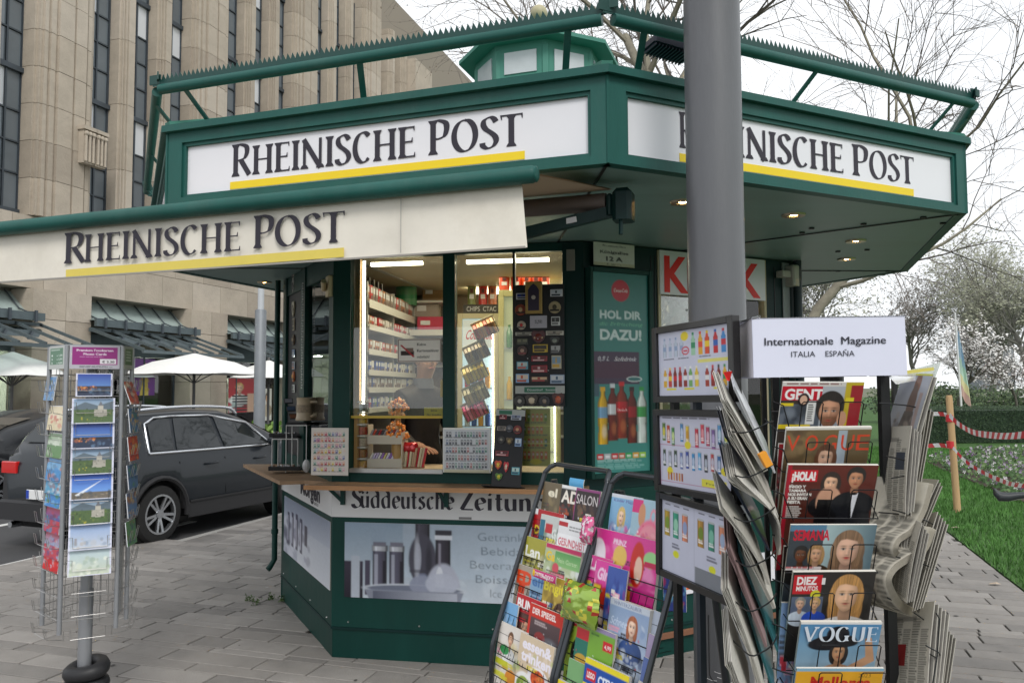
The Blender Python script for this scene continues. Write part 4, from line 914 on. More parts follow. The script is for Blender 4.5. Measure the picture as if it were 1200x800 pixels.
        # lights
        w_ = MB(); w_.cbox(-.03, .12, sg*.55 if sg > 0 else -.84, .84 if sg > 0 else -.55, .92, 1.06, .01); w_.build('tail_light', mat('tail_red', (.5, .01, .01), .15, coat=1, emit=.1), t)
        w_ = MB(); w_.cbox(-.055, -.02, sg*.5 if sg > 0 else -.8, .8 if sg > 0 else -.5, .5, .55, .005); w_.build('reflector', MATS['tail_red'], t)
        w_ = MB(); w_.ell((4.42, sg*.62, .8), .14, .17, .07, 12, 8); w_.build('headlight', mat('lamp_glass', (.6, .62, .65), .08, metal=.3, coat=1), t, smooth=60)
        w_ = MB(); w_.tube([(-.05, sg*.6, .3), (.1, sg*.6, .3)], .04, 10); w_.build('exhaust', mat('chrome', (.75, .77, .8), .2, metal=1), t)
    # rear and front glass
    def tq(x0, x1, f, nm):
        w_ = MB(); s0, s1 = sec(x0), sec(x1); a = s0[9][0]*f; b_ = s1[9][0]*f; d = .014
        sx = -1 if x1 < 1.5 else 1
        w_.add([(x0+sx*d, -a, T(x0)+d), (x0+sx*d, a, T(x0)+d), (x1+sx*d, b_, T(x1)+d+.01), (x1+sx*d, -b_, T(x1)+d+.01)], [(0, 1, 2, 3)]); w_.build(nm, gl, t)
    tq(.12, .3, .93, 'rear_window'); tq(.3, .5, .93, 'rear_window'); tq(3.4, 3.2, .95, 'windscreen'); tq(3.2, 2.78, .95, 'windscreen')
    w_ = MB(); w_.cbox(-.06, .3, -.85, .85, .36, .6, .03); w_.build('rear_bumper', pl_, t)
    w_ = MB(); w_.cbox(-.075, -.055, -.27, .27, .63, .74, .004); np_ = w_.build('number_plate', mat('plate_white', (.75, .75, .75), .4), t)
    w_ = MB(); w_.box(-.078, -.0755, .215, .265, .635, .735); w_.build('plate_band', mat('plate_blue', (.02, .06, .4), .4), np_)
    w_ = MB(); w_.cbox(4.5, 4.66, -.6, .6, .42, .75, .02); w_.build('grille', pl_, t)
    return t
hd_ = R(90-23)
rw_ = ground(190, 637, -.035); dv = Vector((math.cos(hd_), math.sin(hd_), 0)); rv_ = Vector((dv.y, -dv.x, 0))
suv = make_car('dark grey SUV with chrome window trim driving past the kiosk', ('slate', (.013, .017, .022)), rw_-(dv*.95+rv_*.93)*.92, hd_); suv.scale = (.92, .88, .95)
h2 = R(90+180-19); d2 = Vector((math.cos(h2), math.sin(h2), 0)); r2 = Vector((d2.y, -d2.x, 0))
fw_ = ground(-10, 605, -.035); make_car('black car cut off by the left edge of the picture', ('black', (.018, .02, .023)), fw_-d2*(3.65)+r2*.93, h2, H=1.5, rails=False, chrome=False)
# ================================================================ KIOSK
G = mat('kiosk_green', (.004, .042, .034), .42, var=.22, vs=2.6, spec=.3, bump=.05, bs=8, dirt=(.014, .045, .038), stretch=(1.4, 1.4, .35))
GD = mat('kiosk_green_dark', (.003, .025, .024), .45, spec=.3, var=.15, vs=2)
GF = mat('fascia_green', (.014, .09, .076), .45, spec=.35, var=.16, vs=3.5, bump=.05, bs=60, dirt=(.045, .11, .095), stretch=(1.4, 1.4, .4))
GR = mat('roof_green', (.06, .22, .17), .6, var=.12, vs=3)
SOF = mat('soffit_panel', (.21, .32, .31), .42, var=.15, vs=1.5, stretch=(.4, 3, 1))
WP = mat('sign_white', (.74, .74, .78), .35, var=.035, vs=1.6, coat=.2); INK = mat('ink_black', (.022, .018, .03), .5); YEL = mat('sign_yellow', (.82, .60, .01), .4, var=.03)
BLK = mat('black_metal', (.012, .012, .013), .4); WOODC = mat('counter_wood', (.30, .19, .11), .55, var=.25, vs=3, bump=.1, bs=30, stretch=(1, 6, 1)); ALU = mat('aluminium', (.55, .55, .54), .35, metal=.8, var=.08)
CREAM = mat('cream_panel', (.52, .45, .30), .6, var=.12, vs=2); GLS = glass_mat('kiosk_glass', (.93, .96, .94), .015)
kio = thing('newspaper_kiosk', 'octagonal green newspaper kiosk with lettered white sign band and awning', 'kiosk', (CEN[0], CEN[1], 0)); KI = Matrix.Translation((-CEN[0], -CEN[1], 0))
def K(mb, name, m, M=None, smooth=None, parent=None):
    o = mb.build(name, m, parent or kio, smooth=smooth); o.matrix_local = (Matrix.Identity(4) if parent else KI) @ (M or Matrix.Identity(4)); return o
RF, Z0, Z1 = 3.072, 2.756, 3.177
f1 = (octp(RF, -1), octp(RF, 0)); f2 = (octp(RF, 0), octp(RF, 1)); M1, M2 = face_M(*f1), face_M(*f2); LF = math.dist(*f1)
for k in range(8):
    p, q = octp(RF, k-1), octp(RF, k); M = face_M(p, q); L = LF; t8 = math.tan(R(22.5))
    m = MB()
    def rail(z0, z1, d0, d1):  # mitred horizontal rail; d = proud distance
        e0, e1 = d0*t8, d1*t8
        m.add([(-e0, -d0, z0), (L+e0, -d0, z0), (L-e1*0+d1*-t8, .0+(-d1 if d1 < 0 else .06), z0), (0, .06, z0), (-e0, -d0, z1), (L+e0, -d0, z1), (L, .06, z1), (0, .06, z1)], [(3, 2, 1, 0), (4, 5, 6, 7), (0, 1, 5, 4), (1, 2, 6, 5), (2, 3, 7, 6), (3, 0, 4, 7)])
    rail(Z1-.035, Z1, .03, 0); rail(3.066+.018, Z1-.035, .0, 0); rail(3.066, 3.084, -.012, 0) if False else None
    rail(Z0, 2.795, .0, 0)
    m.box(0.0, .095, .0, .055, 2.795, 3.084); m.box(L-.075, L, .0, .055, 2.795, 3.084)
    for (a, b_, c, d) in ((.095, L-.075, 3.066, 3.084), (.095, L-.075, 2.795, 2.81)): m.box(a, b_, .012, .055, c, d)
    m.box(.095, .112, .012, .055, 2.81, 3.066); m.box(L-.09, L-.075, .012, .055, 2.81, 3.066)
    m.box(-.006, .006, -.004, .02, 2.757, 3.141)
    fr = K(m, 'fascia_frame', GF, M)
    m = MB(); m.box(.112, L-.09, .028, .05, 2.81, 3.066); sp = K(m, 'sign_panel', WP, M)
    if k in (0, 1):
        f = (p, q)
        if k == 0: X = [(272, 295), (296, 487), (502, 527), (529, 613)]; yb = (270, 222, 212, 615, 174, 186)
        else: X = [(796, 814), (816, 987), (998, 1017), (1018, 1070)]; yb = (796, 186, 176, 1070, 216, 228)
        for (a, b_), txt, h in zip(X, ('R', 'HEINISCHE', 'P', 'OST'), (.166, .148, .162, .148)):
            ua, ub = hit(a, 180, *f, -.028)[0], hit(b_, 180, *f, -.028)[0]
            nib_text(txt, INK, sp, ua, 2.882, h, ub-ua, y=.0262, W_=.17, ang=16, mn=.05, ser=.055)
        ua, ub = hit(yb[0], yb[2], *f, -.028)[0], hit(yb[3], yb[4], *f, -.028)[0]
        m = MB(); m.box(ua, ub, .0255, .0278, 2.818, 2.856); m.build('underline', YEL, sp)
# soffit, spot lamps
sf = MB(); P8 = [octp(RF-.045, k) for k in range(8)]; sf.prism(P8, 2.762, 2.80); so = K(sf, 'soffit', SOF)
sf = MB()
for k in range(8): a, b_ = octp(1.2, k), octp(RF-.05, k); sf.bar((*a, 2.757), (*b_, 2.757), .012, .006)
K(sf, 'soffit_joint', BLK)
lampm = mat('spot_glow', (1, .86, .6), emit=12); ringm = mat('spot_ring', (.5, .42, .3), .3, metal=.9)
for i, (px, py) in enumerate([(930, 254), (1003, 284), (992, 305), (310, 332), (800, 239)]):
    c = ground(px, py, 2.75); m = MB(); m.lathe([(.0001, 2.7605), (.03, 2.7605), (.032, 2.753), (.062, 2.752), (.066, 2.76), (.066, 2.768)], 20, c=(c.x, c.y, 0)); r_ = K(m, 'spot_lamp', ringm, smooth=40)
    m = MB(); m.lathe([(.0001, 0), (.02, 0)], 14, c=(c.x, c.y, 2.7585)); m.build('bulb', lampm, r_)
    r_.matrix_local = KI
rng = random.Random(2); m = MB()
for px, py in [(940, 273), (1012, 263), (1082, 255), (982, 295), (1016, 293), (937, 317), (982, 318), (1040, 318), (951, 268), (1105, 262)]:
    c = ground(px, py, 2.756); m.box(c.x-.014, c.x+.014, c.y-.01, c.y+.01, 2.752, 2.7618)
K(m, 'soffit_screw', BLK)
# roof
m = MB(); top = [octp(RF+.01, k, Z1-.004) for k in range(8)]; hi = [octp(.62, k, 3.98) for k in range(8)]
m.add(top+hi, [(k, (k+1) % 8, 8+(k+1) % 8, 8+k) for k in range(8)]+[tuple(range(8, 16))]); rf = K(m, 'roof', GR)
for k in range(8):
    m = MB(); m.bar(octp(RF, k, Z1+.01), octp(.62, k, 3.99), .05, .03); K(m, 'hip_ridge', GR)
# lantern
m = MB()
P = [octp(.50, k) for k in range(8)]; m.prism([octp(.62, k) for k in range(8)], 3.96, 4.04); m.prism([octp(.525, k) for k in range(8)], 4.04, 4.47)
for k in range(8):
    a = octp(.49, k); m.lathe([(.042, 4.16), (.042, 4.40)], 6, c=(a[0], a[1], 0))
ln = K(m, 'lantern', GR)
for k in range(8):
    p, q = octp(.535, k), octp(.535, k+1); M = face_M(p, q); Lq = math.dist(p, q); m = MB(); m.box(.075, Lq-.075, 0, .01, 4.2, 4.37); o = m.build('lantern_window', mat('lantern_glass', (.5, .52, .54), .12, var=.1, vs=6, coat=.5), ln); o.matrix_local = M
m = MB(); e0 = [octp(.66, k, 4.44) for k in range(8)]; e1 = [octp(.66, k, 4.47) for k in range(8)]; e2 = [octp(.12, k, 4.73) for k in range(8)]
m.add(e0+e1+e2, [(k, (k+1) % 8, 8+(k+1) % 8, 8+k) for k in range(8)]+[(8+k, 8+(k+1) % 8, 16+(k+1) % 8, 16+k) for k in range(8)]+[tuple(range(16, 24)), tuple(range(7, -1, -1))]); K(m, 'lantern_roof', GR)
m = MB(); m.lathe([(.02, 4.72), (.02, 4.82), (.0201, 4.82)], 8, c=(*CEN, 0)); m.ell((*CEN, 4.885), .072, .072, .072, 16, 10); K(m, 'finial_ball', mat('finial', (.42, .38, .24), .5, var=.1), smooth=50)
# pigeon-spike bars on struts above the fascia
RB, ZB = 3.13, 3.36
for k in range(8):
    p, q = octp(RB, k-1), octp(RB, k); M = face_M(p, q); L = math.dist(p, q); m = MB()
    a, b_ = .0, L-.03
    m.tube([(a+.02, 0, ZB), (b_, 0, ZB)], .026, 12); tb = K(m, 'spike_bar', GF, M, smooth=50)
    m = MB(); n = int((b_-a)/.027); m.box(a-.03, b_+.02, -.002, .002, ZB+.02, ZB+.05)
    for i in range(n):
        x = a+i*(b_-a)/n; m.extr([(x, ZB+.05), (x+.026, ZB+.05), (x+.009, ZB+.08)], -.0015, .0015)
    m.box(a-.05, a+.02, -.004, .004, ZB+.03, ZB+.08); m.box(b_, b_+.07, -.004, .004, ZB+.045, ZB+.085)
    o = m.build('spike_strip', mat('spike_green', (.01, .055, .048), .5), tb)
    for u in (.18, L*.5, L-.18):
        m = MB(); m.bar((u, .0, ZB-.02), (u+(.06 if u < L/2 else -.06), .16, Z1-.01), .03, .008); K(m, 'strut', GF, M)
# black flood lamp under the right-hand bar
m = MB(); fl_p = at(784, 57, 3.62); m.cbox(-.11, .11, -.07, .07, -.02, .02, .01)
for i in range(12): m.box(-.1+i*.017, -.095+i*.017, -.065, .065, -.034, -.02)
m.bar((0, 0, .02), (0, 0, .1), .02, .03)
o = K(m, 'flood_lamp', mat('lamp_black', (.02, .022, .04), .4), Matrix.Translation(fl_p) @ Matrix.Rotation(R(18), 4, 'Z') @ Matrix.Rotation(R(8), 4, 'Y'))
# ---------------------------------------------------------------- body walls
b1, b2, b0 = (A_, B_), (B_, C_), (D_, A_)
MB1, MB2, MB0 = face_M(*b1), face_M(*b2), face_M(*b0); L1, L2, L0 = math.dist(*b1), math.dist(*b2), math.dist(*b0)
def lower(M, L, nm='lower_panel'):
    m = MB(); m.box(0, L, 0, .05, .205, 1.14); K(m, nm, G, M)
    m = MB(); m.box(.006, L-.006, .008, .05, 0, .198); K(m, 'kick_plate', G, M)
    m = MB(); m.box(0, L, -.006, 0, .93, .936) if False else m.box(0, L, -.005, -.0005, .19, .204); K(m, 'drip_strip', GD, M)
    m = MB()
    for i in range(4): u = .12+(L-.24)*i/3; m.lathe([(.004, -.007), (.006, -.003), (.006, .0)], 8, c=(u, 0, .235 if i % 2 else .24), axis='y')
    K(m, 'rivet', ALU, M)['kind'] = 'stuff'
lower(MB0, L0); lower(MB1, L1); lower(MB2, L2)
for k in range(3, 8):
    p, q = BODY[k], BODY[(k+1) % 8]; M = face_M(p, q); L = math.dist(p, q); m = MB(); m.box(0, L, 0, .05, 0, 2.756); K(m, 'rear_wall', G, M)
m = MB(); m.prism([(CEN[0]+(x-CEN[0])*.97, 7.2+(y-7.2)*.97) for x, y in BODY], .02, .12); K(m, 'floor', mat('kiosk_floor', (.1, .09, .08), .7))
m = MB(); m.prism([(CEN[0]+(x-CEN[0])*.985, 7.2+(y-7.2)*.985) for x, y in BODY], 2.742, 2.7605); K(m, 'ceiling', CREAM)
for k in range(3, 8):
    p, q = BODY[k], BODY[(k+1) % 8]; M = face_M(p, q); L = math.dist(p, q); m = MB(); m.box(.03, L-.03, .052, .06, .12, 2.742); K(m, 'inner_lining', CREAM, M)
def U(px, f=b1, py=420, off=0): return hit(px, py, *f, off)[0]
# F1 posts, header, window frames
m = MB(); m.box(-.0, U(411), -.012, .07, 1.14, 2.752); K(m, 'corner_post', G, MB1)
m = MB(); m.box(U(519), U(533), -.004, .06, 1.25, 2.70); K(m, 'mullion', G, MB1)
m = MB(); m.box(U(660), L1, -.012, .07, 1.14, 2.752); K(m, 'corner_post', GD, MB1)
m = MB(); m.box(0, L1, .0, .05, 2.70, 2.755); K(m, 'header', G, MB1)
m = MB(); m.box(U(411), U(660), .0, .05, 1.142, 1.25); K(m, 'sill', G, MB1)
m = MB(); m.box(U(411), U(519), -.012, .0, 1.235, 1.262); m.box(U(411), U(519), .0, .06, 1.2505, 1.262); K(m, 'sill_strip', ALU, MB1)
m = MB(); m.box(U(412)+.0, U(418), .055, .08, 1.262, 2.70); K(m, 'wood_jamb', mat('pine', (.45, .27, .10), .5, var=.2, stretch=(6, 6, .5)), MB1)
m = MB(); m.box(U(413), U(518.5), .02, .026, 1.618, 2.70); K(m, 'window_glass', GLS, MB1)
m = MB(); m.box(U(411), U(519.5), .012, .034, 1.600, 1.617); K(m, 'glass_edge_strip', mat('brass_yellow', (.6, .42, .05), .4), MB1)
m = MB(); m.box(U(533), U(602), .018, .024, 1.25, 2.70); K(m, 'window_glass', GLS, MB1)
m = MB(); m.box(U(601), U(604), -.0, .04, 1.25, 2.70); K(m, 'pane_frame', BLK, MB1)
m = MB(); m.box(U(604), U(659), .03, .036, 1.25, 2.70); K(m, 'window_glass', GLS, MB1)
# F0 posts and windows
u_ = lambda px: hit(px, 420, *b0)[0]
m = MB(); m.box(0, u_(336), -.01, .06, 1.14, 2.755); K(m, 'corner_post', G, MB0)
m = MB(); m.box(u_(353), u_(358), -.01, .06, 1.14, 2.755); m.box(u_(336), L0, .0, .05, 2.6, 2.755); m.box(u_(336), L0, 0, .05, 1.142, 1.26); K(m, 'window_frame', G, MB0)
m = MB(); m.box(L0-.10, L0+.012, -.01, .06, 1.14, 2.7535); K(m, 'corner_post', G, MB0)
m = MB(); m.box(u_(336), u_(353), .012, .03, 1.26, 2.6); K(m, 'dark_board', mat('board_black', (.012, .012, .014), .5), MB0)
m = MB(); m.box(u_(358), L0-.1, .02, .026, 1.26, 2.6); K(m, 'window_glass', GLS, MB0)
m = MB(); m.cbox(-.055, .03, -.04, .0, -.075, .075, .008); m.tube([(-.05, -.05, -.02), (.02, -.07, .03)], .02, 8); K(m, 'lever_lock', mat('lock_brass', (.5, .42, .25), .4, metal=.6), MB0 @ Matrix.Translation((L0-.035, 0, hit(391, 335, *b0)[1])))
# F2: walls around the advert case and the window
kl = [hit(x, y, *b2) for x, y in ((771, 291), (895, 353))]; ku0, ku1 = kl[0][0], 1.60
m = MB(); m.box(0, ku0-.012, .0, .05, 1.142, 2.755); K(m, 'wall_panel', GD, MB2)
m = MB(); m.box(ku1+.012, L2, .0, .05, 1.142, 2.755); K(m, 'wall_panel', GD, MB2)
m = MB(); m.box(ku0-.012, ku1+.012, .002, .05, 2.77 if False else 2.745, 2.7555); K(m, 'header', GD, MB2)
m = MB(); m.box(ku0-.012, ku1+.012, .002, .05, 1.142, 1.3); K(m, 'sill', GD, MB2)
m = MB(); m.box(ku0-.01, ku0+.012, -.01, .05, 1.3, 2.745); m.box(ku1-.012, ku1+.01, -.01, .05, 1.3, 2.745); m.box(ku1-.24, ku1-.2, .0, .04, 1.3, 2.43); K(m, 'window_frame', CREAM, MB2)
m = MB(); m.box(ku0, ku1, .02, .026, 1.3, 2.745); K(m, 'window_glass', GLS, MB2)
for u in (.54, .575, 1.70, 1.78): m = MB(); m.box(u, u+.006, -.004, .0, 1.16, 2.7); K(m, 'panel_seam', BLK, MB2)
m = MB(); m.box(ku0, L2-.1, -.02, 0, .395, .60); wpnl = K(m, 'lower_banner', WP, MB2)
lettering('KIOSK', mat('banner_orange', (.75, .12, .02), .4), wpnl, ku0+.05, .43, .17, .8, y=-.0225, off=.02)
m = MB(); m.cbox(0, L2, -.02, .0, .122, .160, .003); K(m, 'rub_rail', mat('rub_rail', (.2, .09, .05), .5), MB2)
for y_ in (518, 541): 
    z = hit(770, y_, *b2)[1]; m = MB(); m.cbox(.535, .57, -.02, 0, z-.035, z+.035, .004); K(m, 'hinge', ALU, MB2)
# KLICK sign board
m = MB(); m.box(kl[0][0], kl[1][0], -.018, -.004, 2.44, 2.757-.012); ks = K(m, 'sign_board', WP, MB2)
lettering('KIOSK', mat('sign_red', (.85, .02, .008), .4), ks, kl[0][0]+.035, 2.465, .25, kl[1][0]-kl[0][0]-.085, y=-.0205, off=.03)
# crumpled plastic bags hanging in the KLICK window
m = MB(); rng = random.Random(6)
for cx_, cz_ in ((ku0+.17, 2.2), (ku0+.3, 1.9)):
    n0 = 9
    for i in range(n0+1):
        for j in range(n0+1):
            m.v.append((cx_-.16+.32*i/n0+rng.gauss(0, .012), .09+rng.gauss(0, .03), cz_-.22+.44*j/n0+rng.gauss(0, .012)))
    b = len(m.v)-(n0+1)**2
    for i in range(n0):
        for j in range(n0): m.f.append((b+i*(n0+1)+j, b+(i+1)*(n0+1)+j, b+(i+1)*(n0+1)+j+1, b+i*(n0+1)+j+1)); m.m.append(0)
bg_ = m.build('plastic_bags', mat('clear_plastic', (.4, .43, .4), .12, trans=.3, coat=.6)); bg_.matrix_world = MB2; tag(bg_, 'crumpled clear plastic bags hanging in the window under the red and white sign', 'plastic bags')
# corner pipe, sensor, drainpipe
cx, cy = C_; m = MB(); m.tube([(cx+.01, cy-.05, 0), (cx+.01, cy-.05, 2.756)], .032, 10); K(m, 'corner_pipe', mat('pipe_dark', (.006, .02, .025), .5), smooth=50)
m = MB(); m.box(L2-.13, L2-.06, -.012, 0, 2.3, 2.74); K(m, 'cable_duct', mat('duct_grey', (.25, .28, .28), .5), MB2)
m = MB(); z = hit(915, 322, *b2)[1]; m.cbox(L2-.19, L2-.1, -.07, -.0, z-.025, z+.025, .006); m.cbox(L2-.1, L2-.03, -.09, -.0, z-.09, z+.07, .01); K(m, 'sensor_box', mat('sensor_grey', (.42, .41, .36), .6), MB2)
m = MB(); m.box(L2-.12, L2-.07, -.03, -.005, 1.9, 2.2); K(m, 'orange_strip', mat('strip_orange', (.75, .36, .03), .5), MB2)
dx, dy = D_; m = MB(); m.tube([(dx-.05, dy-.03, 2.75), (dx-.05, dy-.03, .34), (dx-.09, dy-.04, .27), (dx-.10, dy-.05, .26)], .024, 10); m.tube([(dx-.05, dy-.03, .56), (dx-.05, dy-.03, .6)], .03, 10); K(m, 'drainpipe', G, smooth=50)
# ---------------------------------------------------------------- printed panels on the body
def panel(nm, cvs, px0, py0, px1, py1, f, M, off=.006, parent=None, wh=None, t=.004, uz=None):
    (u0, z1), (u1, z0) = uz if uz else (hit(px0, py0, *f), hit(px1, py1, *f))
    o = link(nm, print_mesh(nm, cvs, u1-u0, z1-z0, t), parent or kio); o.matrix_local = (Matrix.Identity(4) if parent else KI) @ M @ Matrix.Translation(((u0+u1)/2, -off, z0)); return o
# drinks photo on F1
c = Cv(260, 96, 'a9b6c4'); c.grad(0, 0, 1, 1, '8fa3b6', 'c3ccd6'); c.grad(.28, 0, 1, .7, 'a3b1c0', 'b8c6d4'); c.noise(.4, .45, 1, 1, ['d8e0e8', 'c4d0dc', 'e6ecf2'], 26, .03, 5, .5)
def bottle(u, v0, v1, r, liq, up=.5, fr='b8bcc8', cap='3a3a46', a=1):
    h = v1-v0; c.rect(u-r*.38, v0+.02*h, u+r*.38, v0+.4*h, liq); c.rect(u-r, v0+.55*h, u+r, v1, liq if up else fr)
    c.poly([(u-r*.38, v0+.36*h), (u+r*.38, v0+.36*h), (u+r, v0+.6*h), (u-r, v0+.6*h)], liq); c.rect(u-r, v0+(.5+up*.1)*h, u+r, v1, fr, .75); c.rect(u-r*.42, v0, u+r*.42, v0+.05*h, cap); c.rect(u-r*.7, v0+.6*h, u-r*.5, v1, 'ffffff', .3); c.rect(u+r*.6, v0+.4*h, u+r*.8, v1, '202030', .25)
c.grad(0, .52, .09, 1, '3a3444', '1c1826'); c.rect(.035, .45, .075, 1, 'b8c0cc'); c.rect(.1, .5, .125, .95, '4a4658'); c.grad(.13, 0, .2, .5, '93a5b8', 'a0b0c0')
for u in (.17, .25):
    c.cyl(u-.033, .36, u+.033, .96, '5c5a6c'); c.cyl(u-.036, .3, u+.036, .37, 'c9ccd4'); c.rect(u-.03, .26, u+.03, .31, '777785'); c.rect(u-.025, .42, u-.01, .85, 'b8bccc', .7); c.rect(u+.016, .5, u+.027, .95, '22202c')
c.cyl(.338, .0, .402, .22, '4a4854'); c.ell(.37, .47, .064, .33, '4c4b58'); c.ell(.37, .95, .064, .3, '8088a0'); c.ell(.345, .45, .012, .26, 'c8ccd8', .8, .8); c.ell(.4, .5, .014, .22, '23222c', .7, .8); c.ell(.35, .45, .015, .2, 'aeb2c0', .8); c.rect(.31, .6, .43, .64, '3d3c48', .6)
c.cyl(.432, .14, .5, .55, '3c3844'); c.ell(.466, .84, .078, .33, 'b4b8c8'); c.rect(.43, .08, .505, .14, '35343e'); c.rect(.428, .15, .506, .2, 'd5d9e2'); c.rect(.445, .25, .455, .55, '9a98a6', .8); c.ell(.45, .8, .02, .25, 'e8ecf4', .7)
c.ell(.33, .86, .24, .07, 'c9cfd9'); c.ell(.33, .86, .22, .05, '6f7688'); c.ell(.37, .8, .06, .12, '9298ac', .9); c.ell(.46, .78, .075, .14, 'b9bece', .9)
c.poly([(.1, .88), (.56, .88), (.545, 1), (.12, 1)], '8a8f9e'); c.grad(.14, .9, .53, 1, '5d6274', 'b4b9c6', True)
for i, s_ in enumerate(['Getränke', 'Bebidas', 'Beverages', 'Boissons', 'Ice cream']): c.text([.625, .64, .59, .615, .68][i], .2+.18*i, .11, s_, '66727f', w=[.235, .21, .275, .245, .19][i], off=-.012)
c.blur(2); c.grain(.015); p1 = panel('drinks_poster', c, 406, 611, 0, 0, b1, MB1, uz=((U(406), .902), (L1-.16, .405)))
# band with newspaper name
m = MB(); m.box(.0, L1, -.005, -.001, .935, 1.142); nb = K(m, 'name_band', mat('band_white', (.66, .66, .66), .5, var=.05, vs=2), MB1)
m = MB(); m.box(U(352, b0), L0+.002, -.005, -.001, .935, 1.142); m.box(0, L0, -.006, -.0052, .935, 1.142); nb0 = K(m, 'name_band', MATS['band_white'], MB0)
uz = [U(x, b1, 580) for x in (412, 421, 533, 551, 556, 642)]
nib_text('S', INK, nb, uz[0], 1.0, .125, uz[1]-uz[0]+.03, y=-.0065, W_=.2, ang=28, mn=.04, ser=0)
nib_text('üddeutsche', INK, nb, uz[1]+.012, 1.002, .125, uz[2]-uz[1]-.012, y=-.0065, W_=.17, ang=28, mn=.045, ser=.0)
nib_text('Z', INK, nb, uz[2]+.035, 1.0, .125, uz[3]-uz[2]-.01, y=-.0065, W_=.2, ang=-22, mn=.05, ser=0)
nib_text('eitung', INK, nb, uz[3]+.03, 1.002, .125, uz[5]-uz[3]-.04, y=-.0065, W_=.17, ang=28, mn=.045, ser=.0)
lettering('Morgen', INK, nb0, .75, .99, .11, .62, y=-.008, off=.04); lettering('Post am', INK, nb0, .3, 1.08, .045, .5, y=-.008, off=.03); lettering('2023', INK, nb0, 1.2, .955, .02, .12, y=-.008)
for u in (U(538), U(633)): m = MB(); m.box(u, u+.085, -.008, -.0052, .94, .955); m.build('grey_tab', mat('tab_grey', (.2, .2, .2), .5), nb)
# F0 poster
c = Cv(90, 60, 'b7bdca'); c.grad(0, 0, 1, .5, '8e98ac', 'b4bccb'); c.grad(.35, .4, 1, 1, 'b9c0cc', 'd6dae2'); c.noise(0, .3, .6, 1, ['6c6a80', '9b9bb0', 'd6d8e4', '4a4860'], 40, .06, 4, .8)
for u in (.12, .22, .32, .42): c.rect(u-.02, .2+.3*abs(u-.3), u+.025, .8, '4c4a60'); c.rect(u-.012, .3, u, .75, 'c8cad8')
c.rect(.5, .3, .56, .62, '4a4858'); c.grain(.02); panel('drinks_poster', c, 0, 0, 0, 0, b0, MB0, uz=((U(336, b0), .895), (L0-.03, .435)))
# drinks advert case on F2
c = Cv(76, 216, '2c7f78'); c.grad(0, 0, 1, 1, '2b7a75', '3f8b84')
c.ell(.5, .09, .16, .055, 'c4142a', 1, .06); c.text(.5, .098, .018, 'Coca-Cola', 'f5e6e6', w=.25, align='c', shear=.25, off=.01)
c.text(.5, .232, .04, 'HOL DIR', 'd5e6e6', w=.74, off=.035, align='c'); c.text(.5, .268, .02, 'die Erfrischung', '6cc09a', w=.76, align='c', shear=.35); c.text(.5, .338, .052, 'DAZU!', 'd5e6e6', w=.74, off=.04, align='c')
c.rect(.0, .4, .82, .56, '44324c'); c.rect(0, .56, .1, .62, '3c5a68'); c.rect(0, .45, .82, .53, '4c2440', .8); c.text(.08, .445, .022, '0,5 L   Softdrink', 'e8e4ee', w=.68, shear=.4); c.ell(.73, .535, .14, .014, 'dfe8e8'); c.ell(.73, .535, .12, .010, '2c6f70')
for u, w_, col, lab, capc, v0 in [(.17, .085, 'e6b422', '7aa6c8', 'e8b020', .575), (.86, .085, 'dfe8e2', '3f9c50', '2d9a48', .575), (.34, .085, '6e1c14', 'd8dce0', 'd8dce4', .56), (.68, .085, '6a1a14', 'a01420', '33181c', .575), (.5, .1, '8c2a16', 'c21a26', 'd01824', .55)]:
    c.rect(u-.04, v0, u+.04, v0+.02, capc); c.cyl(u-.034, v0+.02, u+.034, v0+.05, col)
    for q_ in range(12): f_ = q_/12; ww_ = .034+(w_-.034)*math.sin(f_*math.pi/2); c.cyl(u-ww_, v0+.04+.05*f_, u+ww_, v0+.046+.05*f_, col)
    c.cyl(u-w_, v0+.09, u+w_, v0+.19, col); c.cyl(u-w_*.9, v0+.18, u+w_*.9, v0+.23, col); c.cyl(u-w_, v0+.225, u+w_, v0+.28, col); c.cyl(u-w_, v0+.1, u+w_, v0+.15, lab, 1, .5)
    c.ell(u+.02, v0+.22, w_*.5, .03, 'e88850' if col[0] in '678' else 'ffffff', .35, .8)
c.text(.5, .695, .014, 'Coca-Cola', 'ffffff', w=.17, align='c', shear=.2)
for i, col in enumerate(['c8202c', 'b8bcc0', 'c8202c', 'c0603c', '28a050', 'd8a030', '9ac838']): c.rect(.06+i*.125, .905, .06+i*.125+.105, .93, col); c.rect(.08+i*.125, .913, .06+i*.125+.085, .922, 'ffffff', .6)
c.lines(.07, .935, .9, .95, 2, 'a8ccc8'); c.lines(.07, .955, .95, .985, 3, '7fb5b0')
ca = hit(688, 316, *b2); cb_ = hit(757, 553, *b2)
m = MB(); u0, u1, z0, z1 = .0, cb_[0]+.03, 1.22, 2.585
for (a, b_, c0_, d_) in ((u0+.002, .027, z0, z1), (u1-.035, u1, z0, z1), (.027, u1-.035, z1-.03, z1), (.027, u1-.035, z0, z0+.03)): m.cbox(a, b_, -.07, -.0, c0_, d_, .004)
cs_ = K(m, 'advert_case', G, MB2); ad = panel('advert_print', c, 0, 0, 0, 0, b2, MB2, off=.052, uz=((.028, z1-.031), (u1-.036, z0+.031)))
